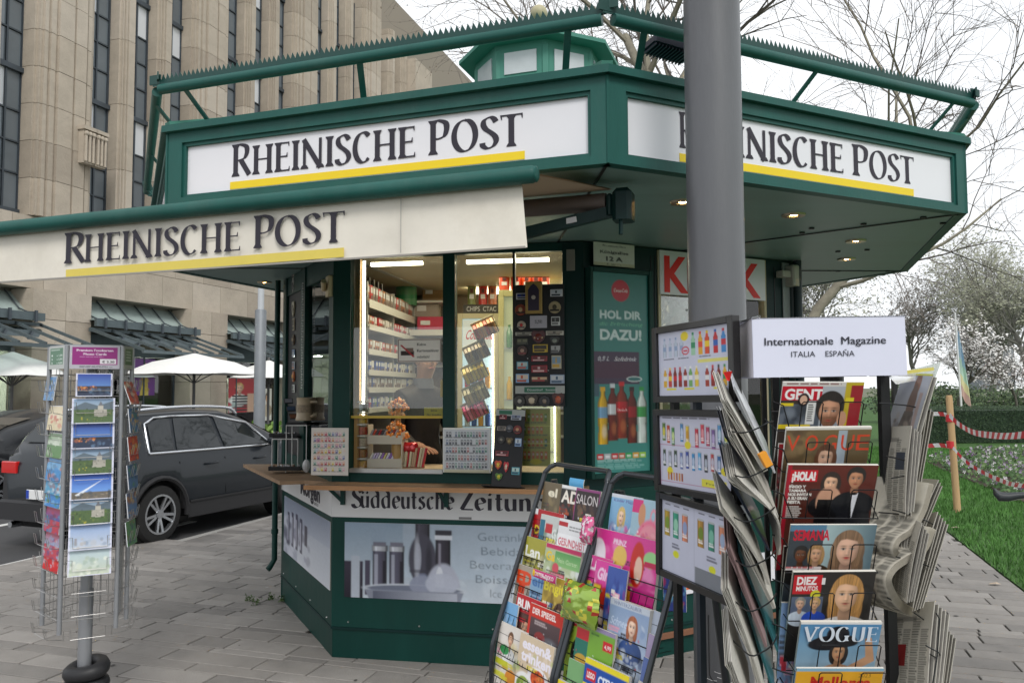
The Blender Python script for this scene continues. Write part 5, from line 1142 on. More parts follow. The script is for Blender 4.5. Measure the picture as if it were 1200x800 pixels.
# address plate
c = Cv(50, 34, 'd6d4cc'); c.text(.5, .17, .07, 'Pressepavillon', '303030', w=.56, align='c', off=.02); c.text(.5, .46, .13, 'Königsallee', '202020', w=.68, align='c', off=.03); c.text(.5, .77, .19, '12 A', '181818', w=.4, align='c', off=.04); c.rect(0, .86, 1, 1, 'c4b88c', .6); c.text(.5, .95, .09, 'K. ühr / h.', '40382a', w=.36, align='c'); c.grain(.03)
ap0, ap1 = hit(695, 270, *b2, .04), hit(743, 308, *b2, .04); ap0, ap1 = (ap0[0], 2.752), (ap1[0], 2.60); panel('address_plate', c, 0, 0, 0, 0, b2, MB2, off=.045, uz=(ap0, ap1))
m = MB(); m.ell((.09, -.04, 2.69+.13), .035, .03, .03, 10, 6); K(m, 'cable_gland', BLK, MB2)
z_ = hit(670, 305, *b1)[1]; m = MB(); m.cbox(U(665), U(675), -.02, -.012, z_-.07, z_+.07, .003); m.lathe([(.014, -.035), (.014, -.02)], 10, c=((U(665)+U(675))/2, 0, z_), axis='y'); K(m, 'lock_plate', mat('lock_grey', (.3, .28, .25), .4, metal=.6), MB1)
# ---------------------------------------------------------------- counter boards
zc = 1.142; m = MB(); e = .24
ta = (A_[0]+.02, A_[1]); P = [hit(354, 562, *b1, e)[0], 0]
uL = hit(356, 562, *b1, e)[0]
poly = [(uL, -e), (L1-.02, -e), (L1+.02, .0), (L1-.12, .16), (.05, .16), (-.02, .0)]
m.prism([(x, y) for x, y in poly], zc+.004, zc+.03); K(m, 'counter_board', WOODC, MB1)
m = MB(); m.box(uL, L1-.02, -e-.004, -e, zc+.002, zc+.031); K(m, 'counter_edge', mat('edge_wood', (.42, .22, .10), .5, var=.2, stretch=(1, 8, 8)), MB1)
W3 = [ground(285, 543, zc+.03), ground(328, 563, zc+.03), ground(356, 562, zc+.03)]; pa = Vector((A_[0], A_[1], 0)); pd = Vector((D_[0]+.1, D_[1]-.2, 0))
P = [(v.x, v.y) for v in W3]+[(pa.x+.1, pa.y-.05), (pa.x, pa.y+.15), (pd.x+.1, pd.y)]
m = MB(); m.prism(P, zc+.001, zc+.026); K(m, 'counter_board', WOODC)
for px in (403, 524):
    u = U(px, b1, 580); m = MB(); m.box(u-.014, u+.014, -.03, -.006, 1.02, zc); m.bar((u-.1, -.03, zc-.01) if px < 450 else (u-.06, -.03, zc-.005), (u, -.02, 1.04), .012, .022); K(m, 'shelf_bracket', G, MB1)
# ---------------------------------------------------------------- awning
aw = thing('tmp', None, None); aw.name = 'awning'; aw.parent = kio; aw.matrix_local = KI @ M1
offA = .30
r1 = hit(628, 204, *f1, offA); r0 = hit(0, 268, *f1, offA); zb = (r1[1]+r0[1])/2; dz = (r1[1]-r0[1])/(r1[0]-r0[0])
ua = r0[0]-1.2; zf = lambda u: r1[1]+(u-r1[0])*dz
m = MB(); m.tube([(ua, -offA, zf(ua)), (r1[0]-.015, -offA, zf(r1[0])), (r1[0], -offA, zf(r1[0]))], [.036, .036, .03], 16); m.build('front_bar', GF, aw, smooth=50)
m = MB(); m.lathe([(.0001, -.004), (.03, 0), (.036, .01), (.036, .02)], 16, c=(0, 0, 0), axis='z') if False else m.ell((r1[0], -offA, zf(r1[0])), .012, .033, .033, 10, 8); m.build('end_cap', GF, aw, smooth=50)
v1 = hit(612, 290, *f1, offA-.03); v0 = hit(0, 331, *f1, offA-.03); vz = lambda u: v1[1]+(u-v1[0])*(v1[1]-v0[1])/(v1[0]-v0[0])
m = MB(); nu, nz = 70, 8; us = [ua+(v1[0]-ua)*i/nu for i in range(nu+1)]; rng = random.Random(7)
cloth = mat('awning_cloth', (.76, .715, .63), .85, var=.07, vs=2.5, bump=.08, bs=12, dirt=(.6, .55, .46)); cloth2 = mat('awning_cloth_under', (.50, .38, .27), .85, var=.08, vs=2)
for u in us:
    for j in range(nz+1):
        f = j/nz; z = (zf(u)-.02)*(1-f)+vz(u)*f; m.v.append((u+(.02*f if u == us[-1] else 0), -offA+.03+.006*math.sin(u*9+f)*f+.004*math.sin(u*31)*f, z))
m.f = [(i*(nz+1)+j, i*(nz+1)+j+1, (i+1)*(nz+1)+j+1, (i+1)*(nz+1)+j) for i in range(nu) for j in range(nz)]; m.m = [0]*len(m.f)
va = m.build('valance', cloth, aw, smooth=60)
yv = -offA+.019
def vtext(txt, px0, px1, pyb, h):
    p0 = hit(px0, pyb(px0), *f1, offA-.02); p1 = hit(px1, pyb(px1), *f1, offA-.02); nib_text(txt, INK, va, p0[0], p0[1], h, p1[0]-p0[0], y=yv, W_=.16, ang=16, mn=.045, ser=.05)
bl = lambda x: 309-(x-75)*(309-283)/(400-75)
vtext('R', 75, 100, bl, .155); vtext('HEINISCHE', 99, 282, bl, .137); vtext('P', 297, 321, bl, .15); vtext('OST', 322, 404, bl, .137)
m = MB(); p = [hit(77, 316, *f1, offA-.02), hit(403, 290, *f1, offA-.02), hit(403, 301, *f1, offA-.02), hit(77, 326, *f1, offA-.02)]; m.add([(a, yv+.0015, b_) for a, b_ in p], [(3, 2, 1, 0)]); m.build('underline', mat('cloth_yellow', (.72, .58, .12), .8, var=.05), va)
for px in (468,): 
    a = hit(px, 0, *f1, offA)[0]; m = MB(); m.box(a, a+.003, yv, yv+.002, vz(a)+.01, zf(a)-.04); m.build('seam', mat('seam_grey', (.4, .38, .35), .9), va)
m = MB(); m.box(ua, v1[0]+.01, yv+.001, yv+.012, vz(v1[0])-.0, vz(v1[0])+.004) if False else m.bar((ua, yv+.004, vz(ua)), (v1[0]+.015, yv+.004, vz(v1[0])), .008, .008); m.build('hem', mat('hem_grey', (.33, .31, .28), .9), va)
offR = -.34; q1 = hit(718, 228, *f1, offR); zr = min(q1[1], 2.70)
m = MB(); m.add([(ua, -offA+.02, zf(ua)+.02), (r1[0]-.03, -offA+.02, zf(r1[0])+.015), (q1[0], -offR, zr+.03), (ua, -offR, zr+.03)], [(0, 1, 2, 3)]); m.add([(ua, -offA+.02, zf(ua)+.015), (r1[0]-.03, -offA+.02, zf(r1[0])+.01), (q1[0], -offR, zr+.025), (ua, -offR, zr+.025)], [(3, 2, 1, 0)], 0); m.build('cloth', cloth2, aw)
m = MB(); m.tube([(ua, -offR+.0, zr-.03), (q1[0]-.03, -offR, zr-.03)], .042, 14); m.build('roller', mat('roller_grey', (.16, .13, .12), .6, metal=.3), aw, smooth=50)
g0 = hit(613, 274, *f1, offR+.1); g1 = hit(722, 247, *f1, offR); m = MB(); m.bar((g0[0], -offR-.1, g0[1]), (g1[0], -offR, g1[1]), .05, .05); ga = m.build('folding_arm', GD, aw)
g0b = (g1[0]+(g0[0]-g1[0])*.45, -offR-.0725, g1[1]+(g0[1]-g1[1])*.45); m = MB(); m.box(-.05, .02, 0, .004, -.013, .013); o = m.build('sticker', WP, ga, loc=(g0b[0], g0b[1]-.005, g0b[2])); o.rotation_euler = (0, R(-8), R(0))
gx = hit(735, 240, *f1, offR); m = MB(); m.cbox(gx[0]-.06, gx[0]+.03, -offR-.07, -offR+.05, 2.57, 2.72, .02); m.tube([(gx[0]-.02, -offR-.05, 2.58), (gx[0]-.02, -offR-.06, 2.5)], .01, 6); m.cbox(gx[0]-.09, gx[0]-.06, -offR-.05, -offR+.04, 2.6, 2.7, .01); m.build('gearbox', GD, aw, smooth=30)
# sign lettering boards etc. done; light inside
tube_m = mat('tube_light', (1, .88, .62), emit=7); led_m = mat('led_strip', (1, .93, .8), emit=9)
m = MB(); m.box(U(424), U(486), .16, .19, 2.665, 2.69); K(m, 'tube_lamp', tube_m, MB1)
m = MB(); m.box(U(540), U(640), .16, .19, 2.66, 2.685); K(m, 'tube_lamp', tube_m, MB1)
m = MB(); m.box(U(420), U(422.5), .075, .085, 1.62, 2.69); K(m, 'led_strip', led_m, MB1)
m = MB(); m.box(-.4, 1.0, 7.4, 7.5, 2.69, 2.725); K(m, 'tube_lamp', tube_m)
for (x, y, e_) in ((-.5, 6.5, 7), (.5, 6.8, 7), (-.55, 5.78, 6), (.25, 5.68, 6)):
    l = bpy.data.lights.new('interior_lamp', 'AREA'); l.energy = e_; l.size = .9 if y > 6 else .35; l.color = (1, .84, .6); o = bpy.data.objects.new('interior_lamp', l); S.collection.objects.link(o); o.location = (x, y, 2.735)
c0 = hit(365, 318, *b0); m = MB(); m.lathe([(.0001, 0), (.03, 0)], 12, c=(c0[0], .12, 2.52)); K(m, 'small_lamp', lampm, MB0)
# ================================================================ FOREGROUND
# grey street pole
pc = at(842, 450, 3.12); t = thing('street_pole', 'thick smooth grey steel pole standing in front of the kiosk', 'pole', (pc.x, pc.y, 0))
PG = mat('pole_grey', (.115, .118, .128), .45, var=.12, vs=2.5, coat=.15, bump=.05, bs=50, dirt=(.08, .08, .085), stretch=(3, 3, .5))
m = MB(); m.lathe([(.112, -.05), (.112, .9), (.1105, 1.0), (.1105, 5.5), (.105, 6)], 40); m.build('shaft', PG, t, smooth=40)
m = MB(); P = []
for i in range(17):
    a = R(180+180*i/16); P.append((.0, .055*math.cos(a), .74+.0+.04*math.sin(a)))
P = [(0, -.055, .95)]+P+[(0, .055, .95)]
vd = Vector((-pc.x, -pc.y, 0)).normalized()
def on_pole(s, z, d=.0): a = math.atan2(vd.y, vd.x)+s/.112; r_ = .1125+d; return (r_*math.cos(a), r_*math.sin(a), z)
m.tube([on_pole(y, z) for _, y, z in P], .0013, 4); hp = m.build('hatch_joint', BLK, t); m = MB(); m.tube([on_pole(0, .865, .0), on_pole(0, .845, .0)], .011, 8); m.build('lock', BLK, t)
m = MB(); rng = random.Random(5)
for i in range(14):
    s = rng.uniform(-.07, .05); z = .72-.03*rng.random()-s*.15+rng.choice((0, .03, .05)); m.tube([on_pole(s, z), on_pole(s+.02, z-.004), on_pole(s+.04, z-.002)], .0012, 3)
o = m.build('scratches', mat('scratch', (.6, .6, .6), .6), t); o['kind'] = 'stuff'
gp_ = mat('white_print', .0 and '' or (.78, .78, .8), .5)
# ---------------------------------------------------------------- printed covers
GLOSS = attr_mat('gloss_print', .28, .66, coat=.25); MATTE = attr_mat('matte_print', .6)
def cover(w=70, h=90, bg='e8e4dc', title=None, tc='c41c24', tv=.14, th=.1, tw=.86, tu=.06, bar=None, noise=None, nn=40, person=None, blobs=(), seed=1, foot=None, off=.03, shear=0, txt=6, txc='444444', grad=None, rects=(), texts=()):
    c = Cv(w, h, bg)
    if grad: c.grad(0, 0, 1, 1, *grad)
    if noise: c.noise(0, .2, 1, 1, noise, nn, .09, seed, .8)
    for r_ in rects: c.rect(*r_)
    for b in blobs: c.ell(*b)
    if person: c.person(*person[:5], **(person[5] if len(person) > 5 else {}))
    if bar: c.rect(0, max(0, tv-th*1.35), 1, tv+th*.35, bar)
    if txt: c.lines(.06, .3, .42, .62, txt, txc, .45, seed)
    if title: c.text(tu, tv, th, title, tc, w=tw, off=off, shear=shear)
    for x in texts: c.text(*x[:5], **x[5])
    rg = random.Random(seed*31+w); pal = ['f4f0e8', '202028', 'e8d838', 'c82838', '3c68a8', 'f0a8c0']
    for k in range(5):
        u, v = rg.uniform(.02, .6), rg.uniform(.3, .9); u2 = u+rg.uniform(.2, .38)
        if rg.random() < .35: c.rect(u-.01, v-.01, u2+.01, v+.075, rg.choice(pal), .9)
        c.lines(u, v, u2, v+.065, 2, rg.choice(pal), .6, seed+k, .9)
    if foot: c.rect(0, .9, 1, 1, foot)
    return c.grain(.02, seed)
def slab(name, cv, w, h, t, M, label, cat, group=None, curl=.0, m=None, edge=None):
    o = link(name, print_mesh(name, cv, w, h, t, m or GLOSS, edge, curl)); o.matrix_world = M; return tag(o, label, cat, group)
# ---------------------------------------------------------------- two slanted magazine racks
p0 = Vector((.138, 3.0, 0)); ud = Vector((.527, -.85, 0)).normalized(); RM = face_M((p0.x, p0.y), (p0.x+ud.x, p0.y+ud.y)); TI = math.tan(R(21)); ZT = 1.458
steel = mat('rack_tube', (.045, .05, .058), .35, metal=.5, coat=.3); wire = mat('rack_wire', (.015, .016, .018), .4, metal=.4)
def rack(u0, u1, label, ntier):
    t = thing('magazine_rack', label, 'magazine rack', group='two slanted magazine racks side by side'); t.matrix_world = RM @ Matrix.Translation((u0, 0, 0)); w = u1-u0
    def pt(u, z, o=0): return (u, -(ZT-z)*TI-o if z > .88 else -(ZT-.88)*TI-o, z)
    P = [(0, .25, 0), (0, .12, .5)]
    fr = []
    for u in (0, w):
        m = MB(); m.tube(spline([pt(u, 0, .03), pt(u, .5, .03), pt(u, .84, .03), pt(u, .95, .034), pt(u, 1.2, .032), pt(u, ZT, .03), (u+(.004 if u == 0 else -.004), -.02, ZT+.03), (u+(.014 if u == 0 else -.014), -.005, ZT+.05)], 5)+[(u+(.03 if u == 0 else -.03), .01, ZT+.06)], .0092, 8); m.build('side_tube', steel, t, smooth=50)
        m = MB(); m.tube([(u, .34, 0), (u, .1, .9), (u, .02, ZT)], .0125, 8); m.build('rear_leg', steel, t, smooth=50)
    for a_, b_ in (((.03, .01, ZT+.06), (w-.03, .01, ZT+.06)), ((0, .34, .02), (w, .34, .02)), (pt(0, .1), pt(w, .1))): m = MB(); m.tube([a_, b_], .009, 8); m.build('cross_tube', steel, t, smooth=50)
    for k in range(ntier):
        zt = ZT-.096*k; zb = zt-.2; m = MB()
        for q in (0, .032, .064): z = zb+q; m.tube([(0, -(ZT-z)*TI-.02, z), (w, -(ZT-z)*TI-.02, z)], .0018, 4)
        n = int(w/.03)
        for i in range(n+1): m.tube([(w*i/n, -(ZT-zb)*TI+.03, zb-.002), (w*i/n, -(ZT-zb)*TI-.02, zb-.002), (w*i/n, -(ZT-zb-.03)*TI-.02, zb+.03)], .0014, 3, cap=False)
        m.build('wire_pocket', wire, t)
    return t
def rmag(u, k, w, h, cv, label, tilt=9, roll=0, t=.004, cat='magazine', lift=0, back=0, drop=0):
    if cv.w >= 60:
        rg = random.Random(len(label)*7+k); cv.noise(0, .3, 1, 1, ['ffffff', '181820', 'e8d050', 'd03048'], 14, .022, k+3, .8)
        for q in range(4): u_, v_ = rg.uniform(.03, .65), rg.uniform(.3, .92); cv.lines(u_, v_, u_+rg.uniform(.15, .32), v_+.05, 2, rg.choice(['f4f0e8', '202028', 'e8d838']), .6, q, .9)
    """magazine in tier k of the racks: u = left edge along the rack face"""
    w *= .93; zt = ZT-.096*k-drop; zb = zt-h; y = -(ZT-zt+.19)*TI+.012+.0*k+back
    M = RM @ Matrix.Translation((u+w/2, y, zt-.2)) @ Matrix.Rotation(R(-tilt), 4, 'X') @ Matrix.Rotation(R(roll), 4, 'Y') @ Matrix.Translation((0, 0, .2-h))
    return slab('magazine', cv, w, h, t, M, label, cat, curl=.002)
WA = .372
rack(0, WA, 'left slanted wire rack filled with women\'s, news and food magazines', 6)
rack(WA+.02, WA+.40, 'right slanted wire rack filled with bright children\'s magazines', 7)
# tier 0
rmag(.012, 0, .12, .25, cover(bg='6d6048', noise=['8c7c5a', '4c4030', 'a89870'], title='el', tc='e8e0c8', tw=.5, tu=.3, th=.12, tv=.2), 'brown magazine at the top left of the left rack')
rmag(.13, 0, .12, .25, cover(bg='22201e', title='AD', tc='f0e8dc', th=.17, tv=.24, tw=.9, tu=.05, noise=['c4552a', 'a03c20', '3c2418'], seed=3, rects=[(0, 0, 1, .05, 'e8e8e8')]), 'dark magazine with two large white capitals, second in the top row of the left rack', back=-.004)
rmag(.145, 0, .09, .03, Cv(20, 8, '5aa8d8'), 'light blue paper tab sticking up behind the top row of the left rack', lift=0, drop=-.025, t=.002, cat='paper', back=.01)
c = cover(80, 104, bg='2a1c1e', title='SALON', tc='d8d0d0', th=.13, tv=.21, tw=.86, off=0, noise=['4a3430', '6a4a34', '2a201c', '8a6a4c'], nn=50, seed=5, txt=0); c.rect(0, 0, 1, .035, '8c3a78'); c.rect(0, 0, .035, 1, '8c3a78'); c.rect(.965, 0, 1, 1, '8c3a78'); c.lines(.55, .4, .9, .52, 3, 'd8c8b8'); c.lines(.1, .6, .5, .75, 4, 'a08868')
rmag(.225, 0, .145, .25, c, 'dark magazine with thin white title and mauve border, top right of the left rack', t=.008, back=-.01)
# tier 1
rmag(.0, 1, .2, .25, cover(bg='b01820', noise=['8c1016', 'c82830'], title='D', tc='e8c830', tw=.16, tu=.1, th=.12, tv=.35, rects=[(.0, 0, .14, .08, 'e8e8ea')]), 'red magazine half hidden in the second row of the left rack')
rmag(.06, 1, .17, .25, cover(bg='c8ccc8', title='Ge', tc='dfe6e0', th=.13, tv=.3, tw=.3, tu=.5, noise=['3c5a44', '5a7a5c', '8a3a34', '28504c'], seed=7, nn=60, rects=[(.02, .08, .2, .6, '2c7088'), (.24, .12, .5, .24, 'c02c34')]), 'magazine with grey-green photo collage, middle of the second row of the left rack', back=-.006, drop=.012)
c = cover(80, 100, bg='e6e6e8', txt=0); c.rect(.0, .04, .3, .1, 'b8242c'); c.rect(.02, .2, .98, .38, 'f2f2f4'); c.text(.05, .35, .1, 'GESUNDHEIT', 'c81c48', w=.86, off=.02); c.lines(.35, .08, .95, .16, 2, '666666'); c.noise(0, .5, 1, 1, ['cfd8e0', 'b8c4cc', '8ab090'], 30, .1, 3)
rmag(.185, 1, .19, .25, c, 'white magazine with a pink-red title, right end of the second row of the left rack', t=.012, back=-.014, drop=.01)
# tier 2
c = cover(80, 104, bg='a8a23c', noise=['c8b83c', '5c6a2c', 'dcd8a0', '7c8c3c', 'f0ead0'], nn=70, seed=9, title='Lan', tc='f2f2ea', th=.15, tv=.27, tw=.5, off=.03); c.ell(.82, .55, .12, .12, 'e8703c')
rmag(.0, 2, .2, .25, c, 'yellow-green country magazine with white title, third row of the left rack', back=-.002)
c = cover(80, 104, bg='b8c49c', noise=['6a8a4c', 'a8b890', 'e4e8dc', '8c9c64', 'dfe4e4'], nn=70, seed=11, txt=0); c.text(.05, .22, .12, 'Gar', 'ecc820', w=.35, off=.03); c.grad(.3, .08, 1, .26, '5ea05a', '8abc78'); c.text(.36, .21, .06, 'Mein Garten', 'c8e0b0', w=.56); c.rect(.02, .0, 1, .06, 'c42860'); c.ell(.35, .3, .09, .07, 'd05060'); c.lines(.1, .35, .5, .5, 4, '445544')
rmag(.15, 2, .22, .25, c, 'green garden magazine under a pink strip, third row of the left rack', t=.01, back=-.014)
c = Cv(60, 14, 'c02c70'); c.text(.5, .72, .45, 'OSTER-DEKO', 'f4e8f0', w=.8, align='c', off=.02); c.ell(.03, .5, .09, .4, 'e8b820'); rmag(.14, 2, .15, .026, c, 'small pink card strip with white letters clipped on the third row of the left rack', drop=.085, back=-.03, t=.002, cat='card')
# tier 3
c = cover(80, 104, bg='a89c8c', txt=0, noise=['6c5c50', 'c8bcae'], seed=13); c.text(.04, .25, .17, 'ED', 'e0481c', w=.5, off=.06); c.rect(.14, .25, .34, .9, 'd8421c'); c.rect(.52, .03, 1, 1, '8fb4d4'); c.text(.56, .22, .14, 'eff', '4c7cb8', w=.4, off=.03); c.lines(.56, .3, .95, .7, 6, '2c4c80'); c.rect(.6, .72, .9, .86, 'e0d030')
rmag(.0, 3, .2, .25, c, 'magazine with big orange-red capitals beside a light blue panel, fourth row of the left rack')
c = cover(80, 104, bg='b89c40', txt=0, noise=['8c7430', 'd0b860', '705c28'], seed=15, person=(.62, .5, .15, 'd8a888', '4a2a18', {'hl': 1.2, 'body': 'd8d0b8'})); c.text(.04, .2, .13, 'Brigitte', 'e8d838', w=.9, off=.03); c.lines(.05, .35, .35, .8, 8, 'f0e8d0')
rmag(.185, 3, .185, .25, c, 'yellow magazine with a smiling brown-haired woman, fourth row of the left rack', t=.008, back=-.008)
# tier 4
rmag(-.005, 4, .09, .25, cover(bg='7cb0dc', title=None, noise=['a8c8e8', '4c88c4'], txt=6), 'light blue magazine at the left edge of the fifth row of the left rack', drop=.03)
c = cover(80, 104, bg='5c3430', txt=0, noise=['7c4c40', '3c2420'], seed=17, person=(.4, .42, .13, 'd8a888', '5a3020', {'hl': .8, 'body': 'c0b0a0'})); c.rect(0, 0, 1, .23, 'c01c28'); c.text(.05, .19, .13, 'BUNTE', 'f4f0f0', w=.8, off=.04); c.lines(.05, .6, .9, .9, 6, 'e8e0d0')
rmag(.045, 4, .2, .25, c, 'red-topped gossip magazine with a white title, fifth row of the left rack', drop=-.006, back=.004)
c = cover(80, 104, bg='cc3020', txt=0); c.text(.1, .12, .075, 'DER SPIEGEL', 'f6ece8', w=.7, off=.03); c.grad(.08, .17, .94, .62, '5c4648', '1c1e26'); c.ell(.4, .4, .16, .08, 'a82c28', .6); c.ell(.7, .44, .2, .08, '7c8088', .7, .7); c.text(.06, .82, .09, 'ARABER', '2c0c0c', w=.86, off=.02); c.lines(.2, .2, .6, .26, 2, 'd0c0c0')
rmag(.16, 4, .21, .25, c, 'news magazine with an orange-red border and dark picture, fifth row of the left rack', t=.006, back=-.014)
# tier 5
c = cover(90, 116, bg='e4dcd4', txt=0, noise=['c8a878', 'd8c050', 'f0e8e0', '90a860'], nn=50, seed=19); c.person(.45, .18, .08, 'dcae90', '6a4428', body='f0f0ee'); c.ell(.28, .32, .16, .06, '3c9c58'); c.rect(.0, .45, .45, .52, 'd8d838'); c.rect(.0, .6, .4, .66, 'e0dc50'); c.ell(.6, .62, .2, .1, 'e09030'); c.lines(.05, .8, .9, .95, 4, 'c03858', .5)
rmag(.0, 5, .19, .27, c, 'pale recipe magazine with green bowl and yellow strips, lowest visible row of the left rack')
c = cover(110, 136, bg='d8c4a8', txt=0, noise=['e8d8c4', 'b8c878', 'f0e4e0', 'c8a070'], nn=60, seed=21); c.text(.1, .16, .12, 'essen&', 'f4eef8', w=.85, off=.04); c.text(.1, .3, .12, 'trinken', 'f4eef8', w=.86, off=.04); c.ell(.64, .44, .3, .13, 'f2eef0'); c.ell(.64, .44, .2, .1, 'c8481c'); c.noise(.5, .36, .78, .5, ['e86830', 'f0a050', '8a3010'], 30, .035, 2); c.ell(.25, .6, .27, .17, 'f4f2f0'); c.ell(.25, .6, .2, .12, '9ab04c'); c.noise(.1, .52, .4, .7, ['d8d850', '5c8030', 'e8e8c8'], 30, .03, 4); c.ell(.62, .78, .33, .17, 'e8c8d0'); c.ell(.62, .76, .2, .1, 'e0a860'); c.noise(.3, .85, 1, 1, ['c858a0', 'e8e0e8', '9850a0'], 26, .05, 6)
rmag(.15, 5, .215, .27, c, 'food magazine with white lettering over plated dishes, lowest visible row of the left rack', t=.006, back=-.01)
# right rack: children's magazines
UB = WA+.005
PK = ['e83c9c', 'f070b8', 'c81c80', 'f8a8d4']
c = cover(80, 100, bg='88b8dc', txt=0); c.rect(0, 0, 1, .05, 'd8dce4'); c.text(.1, .1, .04, 'Kinder Magazin', '5c2c90', w=.8); c.person(.4, .28, .1, 'f0ccb0', 'e0c070', hl=.5, body='7cc0d8'); c.noise(0, .42, 1, 1, ['e078b0', '8c3c90', '5878c8', 'd8e0f0'], 60, .08, 3); c.poly([(.6, .5), (.72, .38), (.84, .5), (.88, .95), (.56, .95)], 'dce4f4')
rmag(UB+.03, 0, .16, .25, c, 'pale blue children\'s magazine with a blonde figure, top left of the right rack')
c = cover(80, 100, bg='a8c8d8', txt=0); c.rect(.0, .02, .3, .18, 'e03080'); c.ell(.3, .2, .1, .14, 'd89870'); c.ell(.62, .2, .09, .1, 'e8a0b0'); c.ell(.62, .2, .05, .06, 'a8c8d8'); c.ell(.55, .62, .4, .38, 'f07898'); c.ell(.55, .62, .33, .32, 'f098a8'); c.noise(.25, .4, .85, .9, ['f8b0b8', 'e8586c', 'f0c088', 'd85090'], 50, .06, 5)
rmag(UB+.15, 0, .17, .25, c, 'children\'s magazine with a pink toy backpack, top row of the right rack', back=-.01)
def bag(name, label, M, w, h, d, mats, seed, cat='toy bag'):
    rng = random.Random(seed); m = MB(); nx, nz = 12, 12
    for s in (-1, 1):
        b = len(m.v)
        for i in range(nx+1):
            for j in range(nz+1):
                u, v = i/nx*2-1, j/nz*2-1; e = max(0, (1-u**4)*(1-v**4)); m.v.append((u*w/2*(1-.06*abs(v)), s*d/2*e+rng.gauss(0, .0022), (v+1)/2*h+rng.gauss(0, .0015)))
        for i in range(nx):
            for j in range(nz):
                f = (b+i*(nz+1)+j, b+(i+1)*(nz+1)+j, b+(i+1)*(nz+1)+j+1, b+i*(nz+1)+j+1); m.f.append(f if s < 0 else f[::-1]); m.m.append(rng.choice(range(len(mats))) if rng.random() < .4 else 0)
    o = m.build(name, mats, smooth=50); o.matrix_world = M; return tag(o, label, cat)
foil = lambda n, c_: mat(n, c_, .15, metal=.35, coat=.8)
def rM(u, k, drop=0, back=0, tilt=9, h=.1): zt = ZT-.096*k-drop; return RM @ Matrix.Translation((u, -(ZT-zt+.19)*TI+back, zt-h)) @ Matrix.Rotation(R(-tilt), 4, 'X')
bag('toy_bag', 'small pink foil toy bag hanging at the left of the right rack', rM(UB+.02, 1, -.02, -.03, h=.08), .06, .085, .03, [foil('foil_pink', (.75, .12, .3)), foil('foil_white', (.7, .6, .65))], 3)
c = cover(110, 80, bg='e03c98', txt=0, noise=PK, nn=30, seed=5); c.ell(.12, .35, .12, .22, 'f0e8f0'); c.ell(.46, .3, .1, .14, 'e8c060'); c.rect(.3, .45, .62, .6, '5ab0e0'); c.ell(.72, .34, .1, .28, 'd02818'); c.ell(.74, .4, .055, .16, 'f0c8b0'); c.ell(.9, .25, .1, .1, 'a0d890'); c.rect(.82, .28, 1, .34, 'c81c50'); c.rect(0, .62, 1, .66, 'c01c7c'); c.rect(.05, .7, .25, 1, 'e8e060'); c.ell(.45, .9, .06, .2, '5a3c20'); c.rect(.62, .68, .99, 1, 'c8147c'); c.rect(.58, .68, .66, .95, 'f0a020'); c.text(.34, .16, .07, 'PRINZ', 'f8d8ec', w=.2, off=.04)
rmag(UB+.0, 1, .34, .24, c, 'wide pink children\'s magazine with a red-haired girl, second row of the right rack', t=.01, back=-.012, drop=.012)
c = cover(60, 60, bg='d83890', txt=0, noise=PK+['9cd8b0'], seed=8); c.text(.1, .2, .14, 'Lilli', 'f8e8f4', w=.6, off=.04, shear=.3); c.rect(.1, .4, .35, .8, '5ac0a0'); c.person(.6, .5, .2, 'f0c8b0', 'e8c870', hl=.6, body='e83c9c')
rmag(UB+.0, 2, .14, .22, c, 'small bright pink girls\' magazine with green figure, third row of the right rack', back=-.006)
c = cover(60, 60, bg='e040a0', txt=0, noise=PK, seed=9); c.text(.1, .26, .16, 'Girlie', 'f8d0ec', w=.7, off=.04, shear=.3); c.ell(.5, .62, .28, .25, 'f8e0d0'); c.ell(.5, .5, .3, .15, 'c83020')
rmag(UB+.06, 2, .13, .22, c, 'pink girls\' magazine with white slanted title, middle of the third row of the right rack', back=-.014, drop=.006)
c = cover(60, 60, bg='3c58a8', txt=0, noise=['6080c8', '28388c', 'e060a0'], seed=10); c.rect(.4, .5, 1, .7, 'e02c88'); c.text(.45, .66, .12, 'sticker', 'ffffff', w=.5)
rmag(UB+.13, 2, .1, .22, c, 'dark blue children\'s magazine with pink band, third row of the right rack', back=-.02, drop=.012)
bag('toy_bag', 'shiny lime green foil bag bulging out of the fourth row of the right rack', rM(UB+.075, 3, -.015, -.03, h=.11), .19, .12, .05, [foil('foil_green', (.3, .45, .06)), foil('foil_yellow', (.75, .7, .08)), foil('foil_lime', (.42, .6, .12)), foil('foil_red', (.5, .06, .04))], 5)
c = cover(90, 116, bg='a8bcd4', txt=0, grad=('8ca4c8', 'c8d4e4'), noise=['dfe8f4', '7c94c0', 'b8c8e0'], seed=12); c.rect(0, 0, 1, .07, 'c8d0dc'); c.text(.1, .06, .04, 'WINTERZAUBER', '5c6c98', w=.7); c.person(.62, .25, .1, 'f0ccb4', 'a85c34', hl=.6, body='3c5890'); c.text(.06, .28, .09, 'Schnee', 'd8e4f8', w=.42, shear=.3); c.noise(.1, .5, 1, 1, ['3c4460', '20283c', 'e8f0f8', '586890'], 70, .05, 4)
rmag(UB+.17, 3, .19, .26, c, 'icy blue children\'s magazine with a girl in winter, fourth row of the right rack', t=.02, back=-.012, drop=-.0)
c = cover(60, 90, bg='c42430', txt=0); c.rect(0, .13, 1, 1, '9cb83c'); c.ell(.5, .45, .3, .2, '201c1c'); c.ell(.55, .48, .2, .14, 'e8c8a8'); c.poly([(.3, .6), (.8, .6), (.9, 1), (.2, 1)], '2c4890'); c.lines(.1, .03, .9, .11, 2, 'f8e8e8')
